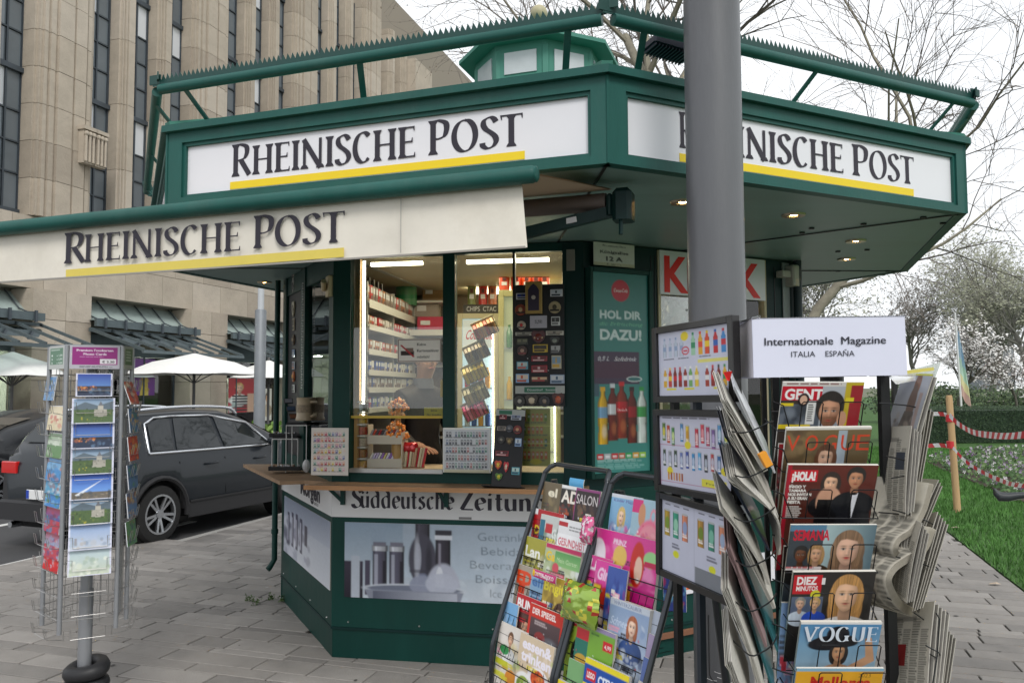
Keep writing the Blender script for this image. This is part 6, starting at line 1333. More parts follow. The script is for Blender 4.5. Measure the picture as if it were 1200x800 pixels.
rmag(UB-.005, 4, .13, .25, c, 'magazine with a dark-haired cartoon-like boy on green, fifth row of the right rack', back=-.004, drop=-.01)
c = cover(90, 110, bg='5c9c3c', txt=0); c.grad(0, .04, 1, 1, '78a83c', '8cc040'); c.rect(0, 0, 1, .05, '9a8cb0'); c.rect(.02, .08, .35, .2, 'c82c34'); c.rect(.0, .2, .34, .5, '2c7868'); c.ell(.2, .42, .16, .06, 'c8a040'); c.rect(.72, .12, .95, .22, 'd0242c'); c.text(.76, .2, .05, '4,99', 'ffffff', w=.16); c.lines(.4, .08, .66, .12, 1, '2c5c20'); c.ell(.88, .45, .06, .07, '1c1c1c'); c.rect(0, .52, 1, .56, '3c7028'); c.noise(0, .6, 1, 1, ['7c5c8c', 'a8c0d8', '3c6c3c', 'd8c8e0'], 40, .08, 3)
rmag(UB+.05, 4, .2, .26, c, 'lime green children\'s magazine with red price flash, fifth row of the right rack', t=.008, back=-.014, drop=-.006)
c = cover(100, 110, bg='1c50a8', txt=0); c.poly([(0, .0), (1, .0), (1, .07), (0, .07)], 'f0dc28'); c.rect(.06, .12, .28, .24, 'd0202c'); c.text(.08, .21, .06, 'LEGO', 'ffffff', w=.18, off=.03); c.text(.34, .24, .1, 'CITY', 'e8f0fc', w=.34, off=.04); c.poly([(0, .28), (1, .3), (1, .34), (0, .34)], 'f0dc28'); c.ell(.78, .3, .1, .1, 'e84830'); c.ell(.78, .36, .06, .05, 'f0c040'); c.noise(0, .4, 1, 1, ['4c80c8', '8c90c8', '283c70', 'd86850', 'c8d8e8'], 60, .07, 5)
rmag(UB+.14, 5, .215, .25, c, 'blue toy brick magazine with white lettering and yellow stripe, sixth row of the right rack', t=.01, back=-.02, drop=-.02)
c = cover(80, 100, bg='8cb4d8', txt=0, noise=['a080b8', '5c7cb8', 'c8d0e8', '384878'], seed=14); c.rect(.0, 0, .5, .5, '7cac74'); c.ell(.65, .3, .1, .12, 'e07890'); c.ell(.85, .4, .08, .1, 'e0d060'); c.noise(0, .6, 1, 1, ['2c3c50', '603c78', 'c06848'], 40, .07, 3)
rmag(UB+.045, 5, .2, .25, c, 'sky blue and lilac children\'s magazine, sixth row of the right rack', back=-.002, drop=.01)
c = cover(90, 100, bg='c82028', txt=0); c.poly([(.1, .0), (1, .0), (1, .08), (.1, .08)], 'ecd82c'); c.rect(.02, .12, .2, .3, 'd8202c'); c.rect(.25, .12, 1, .2, 'b81820'); c.noise(0, .3, 1, 1, ['4c80b8', 'd8c850', 'c83028', '306090', '3c4450', 'e8e8e8'], 80, .07, 6); c.text(.1, .5, .1, 'LEGO', 'ffffff', w=.3, off=.04)
rmag(UB-.008, 6, .19, .25, c, 'red and yellow toy brick magazine, lowest row of the right rack', t=.012, back=-.004, drop=-.02)
c = cover(100, 100, bg='181820', txt=0); c.poly([(0, 0), (1, 0), (1, .1), (0, .1)], 'ecd82c'); c.rect(.04, .14, .28, .3, 'd0202c'); c.text(.07, .26, .08, 'LEGO', 'ffffff', w=.19, off=.03); c.text(.36, .26, .11, 'STAR', 'f0f0f0', w=.5, off=.04); c.text(.36, .4, .11, 'WARS', 'f0f0f0', w=.5, off=.04); c.rect(0, .44, 1, .48, 'c82028'); c.noise(0, .5, 1, 1, ['606878', 'c8ccd4', '303848', 'a03028'], 60, .06, 7)
rmag(UB+.1, 6, .21, .25, c, 'black toy brick magazine with white film title, lowest row of the right rack', t=.012, back=-.02, drop=-.03)
c = cover(60, 80, bg='8cac30', txt=0, noise=['c8d040', '3c6cb0', 'c82c34', '4c8030'], seed=15); rmag(UB+.29, 5, .12, .25, c, 'green and yellow comic at the right edge of the right rack', back=-.03, drop=.02, roll=6)
for i, (col, lb) in enumerate([('b8c0d0', 'pale grey'), ('a898b8', 'lilac'), ('5c70a8', 'dull blue'), ('c8c4bc', 'cream')]):
    rmag(UB+.335+.008*i, 3+.6*i, .03, .26, Cv(8, 30, col), lb+' comic seen edge-on at the right side of the right rack', back=-.005*i, roll=4)
# a few comics hanging on the kiosk side behind the menu boards
c = cover(50, 80, bg='3c4c98', txt=0, noise=['c83048', '4c70b8', '70b8d8', '281c60'], seed=17); pz = at(791, 716, 3.6); slab('magazine', c, .1, .3, .01, Matrix.Translation(pz) @ Matrix.Rotation(R(-20), 4, 'Z'), 'blue and red comic hanging between the two black menu posts', 'magazine')
# ---------------------------------------------------------------- black menu boards on a stand
mp, mq = at(769, 450, 2.25), at(865, 450, 1.905); mp, mq = (mp.x, mp.y), (mq.x, mq.y); MM = face_M(mp, mq); LM = math.dist(mp, mq)
def mhit(x, y): return hit(x, y, mp, mq)
st_ = thing('menu_stand', 'slim black stand carrying three drinks menu boards', 'stand', (mp[0], mp[1], 0)); SI = Matrix.Translation((-mp[0], -mp[1], 0))
for px, wd_, m_, nm in ((783.5, .020, BLK, 'post'), (810, .016, mat('post_blue', (.04, .05, .065), .4, metal=.4), 'rear_post')):
    u = mhit(px, 730)[0]; m = MB(); m.box(u-wd_/2, u+wd_/2, .022, .04, .02, 1.95); o = m.build(nm, m_, st_); o.matrix_local = SI @ MM
m = MB(); u = mhit(783, 730)[0]; m.tube([(u, .03, .03), (u-.15, -.3, .02)], .01, 6); m.tube([(u, .03, .03), (u-.1, .4, .02)], .01, 6); m.tube([(u, .03, .72), (u+.3, .1, .58)], .004, 5); m.tube([(u, .03, .03), (u+.4, .05, .02)], .01, 6); o = m.build('foot', BLK, st_); o.matrix_local = SI @ MM
def can(c, u, v, w, h, col, lab=None, bott=False):
    w *= .8; c.cyl(u-w*.5, v+h*.3, u+w*.5, v+h, col)
    if bott: c.rect(u-w*.22, v, u+w*.22, v+h*.12, lab or col); c.poly([(u-w*.2, v+h*.12), (u+w*.2, v+h*.12), (u+w*.5, v+h*.36), (u+w*.5, v+h), (u-w*.5, v+h), (u-w*.5, v+h*.36)], col); c.rect(u-w*.5, v+h*.45, u+w*.5, v+h*.68, lab or 'e8e8e8')
    else: c.cyl(u-w*.5, v, u+w*.5, v+h, col, 1, .5); c.lines(u-w*.4, v+h*.72, u+w*.4, v+h*.9, 2, 'ffffff'); c.rect(u-w*.42, v-h*.03, u+w*.42, v+h*.03, 'b8bcc0'); c.ell(u, v+h*.5, w*.4, h*.25, lab or 'e8e8e8', .8)
def menu1():
    c = Cv(120, 100, 'c9cbdc'); 
    for i in range(4): can(c, .1+i*.085, .1, .055, .3, 'b8c4d4', '8ca0c0', True)
    c.ell(.4, .1, .055, .07, 'e8d020'); c.ell(.41, .32, .055, .065, 'c8283c'); c.ell(.41, .32, .04, .045, 'c9cbdc'); c.rect(.38, .31, .44, .335, 'c8283c')
    for u, a, b in ((.52, '9cc8a8', '2c8c5c'), (.62, 'e0a828', 'e04828'), (.71, 'd84c20', 'f0c820'), (.82, 'c02028', '2c60b0'), (.92, '3c88c8', 'c82838')): can(c, u, .06, .07, .34, a, b, True)
    c.rect(.58, .47, .98, .52, 'e0d840', .8)
    for i in range(6): can(c, .1+i*.075, .56, .06, .3, ['d8a828', 'c04038', '7c2018', '8c2018', '8c2820', '70a860'][i], ['d8d8d8', 'e8c030', 'c8202c', 'c8202c', 'e0e0e0', 'e8e8e8'][i], True)
    can(c, .56, .56, .06, .3, 'e0c038', 'e8e0c0', True)
    for i in range(4): can(c, .7+i*.075, .57, .06, .3, ['a03828', '8c2018', '7c2018', 'e0b030'][i], ['e0e0e0', 'c8202c', '202020', '3c8c50'][i], True)
    for u in (.12, .38, .78): c.rect(u, .88, u+.14, .91, 'd8d040')
    for u in (.08, .3, .6): c.lines(u, .42, u+.2, .46, 1, '556')if False else c.lines(u, .42, u+.2, .46, 1, '555566')
    return c
def menu2():
    c = Cv(120, 100, 'c9c9da'); r = random.Random(3)
    for i, u in enumerate((.07, .14, .21, .34, .42, .55, .63, .7, .77, .85, .93)): can(c, u, .1+.03*(i % 3), .055, .26, ['5c7c38', 'c04830', '48884c', '5088b8', 'e0c040', 'c83048', 'd04050', 'b84868', '7c5c98', '5c98c8', '508c5c'][i], ['e8d850', 'f0e0d0', 'd8e8a0', 'd0d8e8', 'c88820', 'f0d0d0', 'e8a0a8', 'e0c0d0', 'c8b8e0', 'd8e8f0', 'e8e060'][i])
    c.rect(0, .41, 1, .42, 'b0487c', .7); c.rect(.0, .42, .008, 1, 'b0487c'); c.rect(0, .93, 1, .94, 'b0487c', .7)
    for i in range(11): can(c, .07+i*.085, .48+.02*(i % 2), .05, .24, ['3c5040', '8c9098', '384c38', '6878b0', '3c50a0', '3c90c8', '50a8d8', '303438', 'b84848', '3868a0', 'd8a838'][i], 'c8d0e0')
    for u, v in ((.42, .4), (.15, .78), (.9, .7)): c.ell(u, v, .045, .055, 'e0d030')
    for i in range(6): c.rect(.12+.04*i, .8, .14+.04*i, .91, ['c88830', 'a05838'][i % 2])
    c.rect(.6, .83, .92, .93, 'e0d848'); c.text(.76, .9, .03, 'Preise', '303030', w=.2, align='c'); c.lines(.05, .02, .9, .06, 1, '555566'); return c
def menu3():
    c = Cv(120, 104, 'c9cbdd'); c.rect(.47, .02, .474, 1, 'b8bacc'); 
    for i, (u, a, b) in enumerate([(.08, 'b89838', '6c9838'), (.21, '3c9c80', 'a8dcc0'), (.34, 'd88868', '7ca8d8'), (.56, 'b88c40', '5c8c30'), (.7, '3c8c78', '88c8b0'), (.84, 'd08868', '90b8dc')]): can(c, u, .14, .1, .36, a, b)
    for u in (.05, .18, .32, .53, .67, .8): c.lines(u, .05, u+.1, .08, 1, '555566')
    c.ell(.21, .72, .045, .05, 'e0e030'); c.ell(.71, .74, .045, .05, 'e0e030'); c.rect(.48, .78, 1, 1, '80848c'); c.lines(.15, .58, .27, .66, 2, '555566'); c.lines(.64, .58, .78, .66, 2, '555566'); return c
for i, ((x0, y0), (x1, y1), cvm, lb) in enumerate([((769, 383), (865, 472), menu1(), 'top black-framed board with bottled drinks on the menu stand'), ((770, 478), (865, 578), menu2(), 'middle black-framed board with rows of cans on the menu stand'), ((773, 577), (865, 687), menu3(), 'lowest black-framed board with large cans on the menu stand')]):
    zt = mhit(x0, y0)[1]; zb = mhit(770, [470, 572, 672][i])[1]; t = thing('menu_board', lb, 'menu board'); t.matrix_world = MM @ Matrix.Translation((LM/2, 0, zb)) @ (Matrix.Rotation(R(-1.0), 4, 'Y') if i < 2 else Matrix.Rotation(R(1.5), 4, 'Y'))
    h = zt-zb; w = LM; m = MB()
    for (a, b, cc, d) in ((-w/2, -w/2+.022, 0, h), (w/2-.022, w/2, 0, h), (-w/2+.022, w/2-.022, 0, .017), (-w/2+.022, w/2-.022, h-.017, h)): m.cbox(a, b, -.012, .012, cc, d, .002)
    m.box(-w/2+.02, w/2-.02, .004, .011, .015, h-.015); m.build('frame', mat('menu_frame', (.012, .011, .011), .3, coat=.3), t)
    o = link('menu_print', print_mesh('menu_print', cvm, w-.046, h-.036, .002, GLOSS), t); o.location = (0, -.003, .018)
# ---------------------------------------------------------------- revolving rack of international magazines
ri = thing('newspaper_rack', 'black revolving wire rack of foreign magazines and newspapers', 'newspaper rack', (at(975, 450, 2.12).x, 2.12, 0)); RI = ri.matrix_world.inverted() if False else Matrix.Translation((-at(975, 450, 2.12).x, -2.12, 0))
def RK(mb, nm, m, smooth=None): o = mb.build(nm, m, ri, smooth=smooth); o.matrix_local = RI; return o
for px, Y, w in ((908, 1.98, .008), (920, 2.0, .008), (1035, 1.98, .011), (1048, 2.1, .006), (895, 2.15, .006)):
    a = at(px, 450, Y); m = MB(); m.box(a.x-w, a.x+w, Y-w, Y+w, .05, 1.86); RK(m, 'post', BLK)
m = MB(); a = at(975, 450, 2.12); m.lathe([(.3, 0), (.3, .03), (.03, .05), (.03, 1.85), (.001, 1.86)], 20, c=(a.x, 2.12, 0)); RK(m, 'centre_column', BLK)
# sign box
sb = thing('sign_box', 'white paper sign box reading Internationale Magazine on top of the rack', 'sign'); s0, s1 = at(882, 373, 1.86), at(1061, 370, 1.86); zbm = at(970, 442, 1.86).z
sb.matrix_world = Matrix.Translation((s0.x, 1.86, zbm)) @ Matrix.Rotation(R(-.7), 4, 'Y'); wS, hS = s1.x-s0.x, s0.z-zbm
paper = mat('paper_white', (.66, .67, .8), .55, var=.03, vs=3); m = MB(); m.box(0, wS, 0, .004, 0, hS); fs_ = m.build('front_sheet', paper, sb)
m = MB(); m.add([(0, .003, 0), (0, .003, hS), (.022, .2, hS-.004), (.022, .2, .004)], [(0, 1, 2, 3)]); m.add([(.002, .004, 0), (.002, .004, hS), (.024, .2, hS-.004), (.024, .2, .004)], [(3, 2, 1, 0)]); ls_ = m.build('side_sheet', mat('paper_side', (.55, .52, .56), .6), sb)
m = MB(); m.box(.02, wS-.01, .19, .194, 0, hS); m.box(wS-.004, wS, .004, .19, 0, hS); m.build('back_sheet', paper, sb)
m = MB(); m.box(-.002, wS+.002, -.001, .2, hS-.001, hS+.001); m.tube([(0, 0, hS), (.02, .0, hS+.004)], .003, 5); m.build('top_film', glass_mat('film', (.95, .95, .97), .06), sb)
TXT = mat('text_dark', (.03, .03, .045), .6)
def sx(px): return at(px, 400, 1.86).x-s0.x
def sz(py): return at(970, py, 1.86).z-zbm
lettering('Internationale  Magazine', TXT, fs_, sx(896), sz(404.5), .0185, sx(1038)-sx(896)); lettering('Internationale  Magazine', TXT, fs_, sx(896)+.0008, sz(404.5), .0185, sx(1038)-sx(896), y=-.0022, name='lettering'); lettering('ITALIA', TXT, fs_, sx(927), sz(418.5), .0135, sx(955)-sx(927)); lettering('ESPAÑA', TXT, fs_, sx(967), sz(418.5), .0135, sx(1001)-sx(967))
o = lettering('Deutsche', mat('text_faint', (.3, .28, .32), .6), ls_, .02, .1, .016, .14); o.matrix_local = Matrix(((-.11, -1, 0, .021), (-.99, .0, 0, .19), (0, 0, 1, 0), (0, 0, 0, 1)))
o = lettering('Zeitschriften', MATS['text_faint'], ls_, .02, .062, .014, .15); o.matrix_local = Matrix(((-.11, -1, 0, .021), (-.99, .0, 0, .19), (0, 0, 1, 0), (0, 0, 0, 1)))
# front magazines: tops lean towards the viewer
def fmag(x0, x1, y0, cvm, label, t=.006, tilt=21, roll=0, Y=1.85, h=.28, cat='magazine'):
    tl = at(x0, y0, Y); tr = at(x1, y0, Y); w = tr.x-tl.x
    M = Matrix.Translation(((tl.x+tr.x)/2, Y, tl.z)) @ Matrix.Rotation(R(roll), 4, 'Y') @ Matrix.Rotation(R(tilt), 4, 'X') @ Matrix.Translation((0, 0, -h)); return slab('magazine', cvm, w, h, t, M, label, cat, curl=-.002), M, w, h
def FC(bg): return Cv(170, 206, bg)
front = []
c = FC('3c3430'); c.rect(0, 0, 1, .04, 'd8d4d0'); c.lines(.05, .01, .9, .035, 1, '804040'); c.rect(0, .04, .62, .165, 'c41830'); c.text(.04, .155, .095, 'GENTE', 'f6f2f2', w=.56, off=.03); c.rect(0, .2, .5, .42, '5c6470'); c.noise(0, .22, .4, .4, ['3c4450', '7c8490', '2c3038'], 20, .06, 3); c.rect(0, .19, .16, .215, 'e0c828'); c.rect(0, .385, .4, .42, 'e0c828'); c.grad(.5, .04, .8, .42, 'b8bcc4', '98a0a8'); c.rect(.33, .17, .44, .38, 'e8e8e8'); c.lines(.35, .2, .42, .36, 8, '222222'); c.ell(.28, .16, .07, .06, '201820'); c.ell(.28, .16, .045, .04, 'd8b098'); c.rect(.78, 0, 1, .42, 'c8b030'); c.rect(.85, .03, 1, .42, 'a02c34'); c.rect(.8, .14, .9, .18, 'e0d030')
c.person(.62, .27, .15, 'c89478', '1c1410', beard='6c4834', body='c0c4cc'); c.ell(.78, .33, .06, .07, 'cf9c80')
front.append((918, 1013, 448, c, 'magazine with a bearded man resting his cheek on his hand, top of the front column', 50))
c = FC('6c5c44'); c.grad(0, .02, 1, .5, '7a6848', '4c3c2c'); c.noise(0, .02, .3, .4, ['8c7450', '5c4838'], 20, .08, 4); c.rect(.62, .03, .72, .42, 'a8b4c0'); c.rect(.0, 0, 1, .02, 'e0dcd4')
for u, ch in ((.02, 'V'), (.24, 'O'), (.46, 'G'), (.66, 'U'), (.84, 'E')): c.text(u, .21, .15, ch, 'd8482c', w=.15, off=0)
c.person(.5, .28, .1, 'd0a890', '5c3418', hl=.8, body='2c2420'); front.append((922, 1022, 501, c, 'magazine with orange serif title and a pale woman\'s head, second in the front column', 44))
c = FC('5c2c24'); c.grad(0, 0, 1, .5, '6a3028', '4a2018'); c.rect(0, 0, .05, 1, 'a81c30'); c.rect(.04, .05, .34, .155, 'd01c2c'); c.text(.06, .14, .075, '¡HOLA!', 'fbf6f6', w=.26, off=.06)
for i, (s_, w_) in enumerate([('IÑIGO Y', .19), ('TAMARA', .2), ('NOS INVITAN', .26), ('A SU GRAN', .22), ('FIESTA', .15)]): c.text(.04, .215+.036*i, .026, s_, 'f0ece8', w=w_, off=.05)
c.lines(.04, .385, .22, .5, 6, 'e0dcd8'); c.person(.5, .17, .085, 'e8b898', '2a1c14', body='100e12', hl=.2); c.ell(.5, .34, .14, .14, 'd8a488'); c.poly([(.38, .32), (.62, .32), (.64, .55), (.36, .55)], '0c0c10'); c.person(.77, .13, .09, 'c48c6c', '1c1410', body='14161c'); c.poly([(.62, .3), (.95, .28), (1, .6), (.6, .6)], '181a20'); c.poly([(.74, .26), (.82, .26), (.78, .5)], 'e8e8f0'); c.ell(.77, .265, .04, .012, '08080c')
front.append((924, 1030, 545, c, 'magazine with a couple in evening dress, third in the front column', 56))
c = FC('404850'); c.grad(.4, 0, 1, .5, 'b0c8cc', '607884', True); c.rect(0, 0, .42, .06, '5c88a8'); c.text(.05, .145, .1, 'SEMANA', 'd0203c', w=.42, off=.03); c.person(.16, .29, .075, '6c4430', '100c0c', body='181818'); c.person(.34, .28, .075, 'd8a888', 'a88050', hl=.5, body='483828'); c.rect(.0, .4, .42, .43, 'e8e0e0'); c.lines(.0, .4, .42, .43, 1, 'c0202c'); c.person(.7, .24, .15, 'e0b49c', '8c6c50', hl=1.4, body='c8a088', lip='c81c30'); 
front.append((927, 1028, 615, c, 'magazine with a long-haired woman in red lipstick, fourth in the front column', 50))
c = FC('2c2a28'); c.rect(.02, .03, .36, .21, 'c81c28'); c.text(.06, .12, .075, 'DIEZ', 'faf4f4', w=.24, off=.04); c.text(.06, .18, .045, 'MINUTOS', 'faf4f4', w=.26, off=.02); c.ell(.3, .22, .06, .045, 'd8d030'); c.rect(.02, .24, .4, .43, '58647c'); c.person(.13, .31, .055, 'd0a890', '8c8880', body='c0ccd8'); c.person(.31, .31, .055, 'd8ac88', 'c8a060', body='2c50b8'); c.person(.68, .23, .16, 'e0b494', 'c08c4c', hl=.9, body='e0dcd8', lip='b05048'); c.rect(.36, .06, .4, .12, 'e8e8e8')
front.append((930, 1027, 670, c, 'magazine with a blonde portrait beside a red title block, fifth in the front column', 52))
c = FC('3c78a8'); c.grad(0, 0, 1, .5, '4888b8', 'a0bccc'); c.rect(0, 0, 1, .02, 'e8e8e8'); c.ell(.42, .2, .3, .075, '181820', 1, .1, -.1); c.ell(.48, .12, .14, .08, '181820'); c.person(.52, .3, .09, 'c49470', '1c1410', body='c0906c', hl=.3); c.poly([(.62, .45), (.86, .34), (.82, .16), (.9, .15), (.98, .38), (.7, .5)], 'cc9c78'); c.ell(.5, .2, .24, .05, '14141a')
front.append((939, 1034, 729, c, 'magazine with a pale serif title and a woman in a black hat, sixth in front', 54))
c = FC('e0a828'); c.grad(0, 0, 1, .6, 'e8a820', 'e8b838'); c.rect(0, 0, 1, .03, '8cb8d0'); c.text(.18, .2, .12, 'Mallorca', 'c81c14', w=.7, off=.03); c.text(.72, .09, .04, '2023', '8a6418', w=.14)
front.append((934, 1036, 783, c, 'yellow travel magazine with a red title at the bottom of the front column', 30))
voguem = mat('title_pale', (.7, .76, .85), .4)
for i, (x0, x1, y0, cvm, lb, vis) in enumerate(front):
    o, M, w, h = fmag(x0, x1, y0, cvm, lb, t=.008 if i in (1, 2, 4, 5) else .005, roll=(.5, -.5, .6, .2, -.3, .4, .3)[i])
    if i == 5: nib_text('VOGUE', voguem, o, -w/2+.008, h-.05, .04, w-.016, y=-.0025, W_=.16, ang=2, mn=.03, ser=.05)
    # wire pocket in front of it
    m = MB(); zb_ = h-vis/933*1.85/math.cos(R(21))-.012; W2 = w/2
    m.tube([(-W2-.012, .06, zb_), (-W2-.004, -.012, zb_), (W2+.012, -.012, zb_), (W2+.03, .08, zb_)], .0016, 5)
    for a, b in ((-.26, -.0), (.22, .5)): m.tube([(a*w, -.012, zb_), (a*w, -.012, zb_+.07), (a*w+.004, -.012, zb_+.074), (b*w-.004, -.012, zb_+.074), (b*w, -.012, zb_+.07), (b*w, -.012, zb_)], .0014, 5)
    m.tube([(-W2, .06, zb_+.02), (W2, .06, zb_+.02)], .0016, 4)
    o2 = m.build('wire_pocket', wire, ri); o2.matrix_local = RI @ M
for i, (y0, lb, col) in enumerate([(520, 'magazine edge with red letters showing left of the second front magazine', 'a02830'), (706, 'blue magazine corner showing left of the fifth front magazine', '7c98c0'), (640, 'dark magazine corner showing left of the fourth front magazine', '3c3030')]):
    c = cover(24, 60, bg=col, noise=['e8e8e8', '303040', 'b03040'], seed=20+i); fmag(913+i*3, 935+i*4, y0, c, lb, Y=1.90, tilt=14)
# newsprint canvases
def news(seed, head=None, pic=None, w=90, h=120, bg='c6c0b2'):
    c = Cv(w, h, bg); r = random.Random(seed)
    if head: c.text(.06, .1, .06, head, '2c2c2c', w=.6, off=.02)
    for j in range(4): c.lines(.06+.23*j, .16+.1*(j % 2), .26+.23*j, .97, 34, '55544f', .42, seed*7+j, .7)
    c.rect(.06, .14, .6, .18, '4a4a48', .5)
    if pic: c.rect(*pic)
    return c.grain(.03, seed)
def quad(BL, BR, TL): 
    x = (BR-BL); w = x.length; x.normalize(); z = (TL-BL); h = z.length; z = (z-x*z.dot(x)).normalized(); y = z.cross(x)
    o = (BL+BR)/2; M = Matrix(((x.x, y.x, z.x, o.x), (x.y, y.y, z.y, o.y), (x.z, y.z, z.z, o.z), (0, 0, 0, 1))); return M, w, h
NP = attr_mat('newsprint', .9, spec=.1); npe = mat('newsprint_edge', (.38, .36, .32), .95, var=.2, vs=60, stretch=(1, 40, 1))
def qnews(lbl, px, Ys, cvm, t=.012, layers=3, name='newspaper', cat='newspaper', m=None, edge=None, fan=.6):
    Yl = max(Ys); Yr = min(Ys); BL, BR, TL = at(*px[0], Yl), at(*px[1], Yr), at(px[2][0]+6, px[2][1], Yl); t *= .5; M, w, h = quad(BL, BR, TL); o = slab(name, cvm, w, h, t/layers, M, lbl, cat, m=m or NP, edge=edge or npe, curl=.004)
    for k in range(1, layers):
        b = MB(); b.box(-w/2+.003*k, w/2+.006*k, 0, t/layers*.8, .004*k, h-.006*k); q = b.build('inner_section', edge or npe, o); q.matrix_local = Matrix.Rotation(R(-fan*k), 4, 'X') @ Matrix.Translation((0, t/layers*k+.001, 0))
    return o
c = Cv(70, 130, 'a9adb6'); c.grad(0, 0, 1, 1, 'b4b8c2', '9a9a9e'); c.ell(.62, .12, .1, .14, '8c6858'); c.ell(.6, .32, .13, .2, '7c6860'); c.poly([(.45, .4), (.75, .4), (.85, 1), (.15, 1)], '6c6460'); c.noise(.2, .45, .8, 1, ['8c8078', '504844', 'a89c90'], 50, .06, 3); c.rect(.78, .2, .88, .95, 'b08c78', .6); c.rect(0, 0, 1, .02, 'd8d850'); c.text(.08, .93, .035, 'moda', 'c8c0b8', w=.4)
qnews('film-wrapped fashion magazine with a woman in a long dress, top of the right column', [(1029, 545), (1062, 553), (1052, 437)], (1.9, 2.02, 1.9), c, t=.012, layers=2, name='magazine', cat='magazine', m=GLOSS)
m = MB(); a, b, c_, d = at(1040, 440, 1.93), at(1103, 424, 1.99), at(1096, 442, 1.985), at(1050, 450, 1.93); m.add([a, b, c_, d], [(0, 1, 2, 3)]); o = m.build('plastic_film', mat('film_white', (.7, .71, .74), .25, trans=.5)); tag(o, 'loose edge of clear film above the fashion magazine', 'plastic film'); m = MB(); m.bar(at(1062, 436, 1.90), at(1094, 432, 1.93), .002, .008); tag(m.build('paper_strip', mat('strip_yellow', (.6, .52, .12), .6)), 'yellow paper strip at the top of the film-wrapped fashion magazine', 'paper')
qnews('newspaper leaning far right behind the fashion magazine', [(1036, 600), (1064, 604), (1052, 478)], (1.96, 2.12, 1.96), news(1, 'EL PAIS', (.3, .2, .55, .34, '6c7060')), t=.02, layers=4)
qnews('newspaper with folded sheets just below the fashion magazine', [(1031, 600), (1060, 604), (1038, 500)], (1.88, 1.98, 1.88), news(2, None, (.55, .3, .9, .5, '4c5058')), t=.02, layers=4)
qnews('newspaper standing upright under the curled newspapers of the right column', [(1042, 690), (1062, 706), (1050, 600)], (1.86, 1.96, 1.86), news(3, 'La Stampa'), t=.016, layers=4)
qnews('thick newspaper leaning right beside the path, middle of the right column', [(1040, 712), (1068, 716), (1070, 604)], (1.93, 2.08, 1.95), news(4, None, (.1, .3, .5, .5, '708090')), t=.026, layers=5)
qnews('newspaper at the outer right edge of the rack, upper middle', [(1046, 635), (1068, 642), (1070, 560)], (1.98, 2.12, 1.98), news(5), t=.014, layers=3)
qnews('bent newspaper bundle at the bottom of the right column', [(1040, 830), (1085, 836), (1068, 712)], (1.84, 1.98, 1.86), news(6, 'Corriere', (.1, .4, .4, .6, '8c2c2c')), t=.03, layers=5)
qnews('newspaper leaning outward at the bottom right corner of the rack', [(1058, 830), (1096, 842), (1076, 735)], (1.9, 2.05, 1.92), news(7, None, (.2, .2, .7, .4, '505860')), t=.02, layers=4)
qnews('folded newspaper under the film-wrapped magazine, half hidden', [(1030, 655), (1050, 662), (1036, 556)], (1.9, 1.97, 1.9), news(8), t=.02, layers=4)
def curled(label, P, Y, dep, n=6, t=.0026, seed=1):
    """folded newspaper: nested sheets following a curve, extruded away from the viewer"""
    o = None; base = spline([at(x, y, Y) for x, y in P], 9); rng = random.Random(seed)
    for k in range(n):
        m = MB(); vs = []; N = len(base); dd = Vector((-.5, .87, .02))*dep*.75
        for i, p in enumerate(base):
            d = (base[min(i+1, N-1)]-base[max(i-1, 0)]).normalized(); nrm = Vector((d.z, 0, -d.x)); q = p+nrm*t*(k-n/2)
            q2 = q; a = dd*(1-.02*k); s = Vector((0, -.0012*k, 0)); vs += [q+s+a*j/26 for j in range(27)]
        m.add(vs, [(27*i+j, 27*i+27+j, 27*i+28+j, 27*i+1+j) for i in range(N-1) for j in range(26)])
        q = m.build('newspaper' if k == 0 else 'sheet', NP, o, smooth=60); A = news(seed*20+k, w=27, h=N).out().reshape(-1, 3); col = np.ones((len(A), 4)); col[:, :3] = A; ca = q.data.color_attributes.new('Col', 'FLOAT_COLOR', 'POINT'); ca.data.foreach_set('color', col.ravel())
        if k == 0: o = q; tag(o, label, 'newspaper')
    return o
npm = mat('newspaper_text', (.47, .45, .41), .9, var=.3, vs=45, bump=.05, stretch=(1, 1, 9))
curled('curled newspaper whose fold bends back under itself, upper of the two in the right column', [(1090, 566), (1082, 596), (1068, 620), (1052, 632), (1048, 645), (1060, 656), (1082, 652)], 1.88, .2, 7)
curled('curled newspaper with a wide loop, lower of the two in the right column', [(1092, 618), (1082, 642), (1062, 654), (1046, 666), (1040, 682), (1052, 706), (1070, 718)], 1.87, .2, 8, seed=2)
# wires of the right side
m = MB()
for (x0, y0), (x1, y1) in [((1030, 472), (1092, 482)), ((1038, 534), (1078, 548)), ((1046, 597), (1096, 615)), ((1050, 652), (1100, 668)), ((1045, 560), (1075, 556)), ((1030, 600), (1072, 606)), ((1040, 700), (1095, 735))]:
    a, b = at(x0, y0, 1.86), at(x1, y1, 1.99); m.tube(spline([a, (a+b)/2+Vector((.0, -.015, .004)), b, b+Vector((.004, .05, .012))], 4), .0017, 5)
RK(m, 'side_wire', wire)['kind'] = 'stuff'; m = MB(); m.tube([at(1097, 718, 1.84), at(1101, 725, 1.84), at(1098, 770, 1.83), at(1088, 830, 1.8)], .0017, 5); m.tube([at(1085, 756, 1.84), at(1100, 764, 1.86), at(1106, 776, 1.9), at(1090, 766, 1.85)], .0017, 5); RK(m, 'bent_wire', wire)
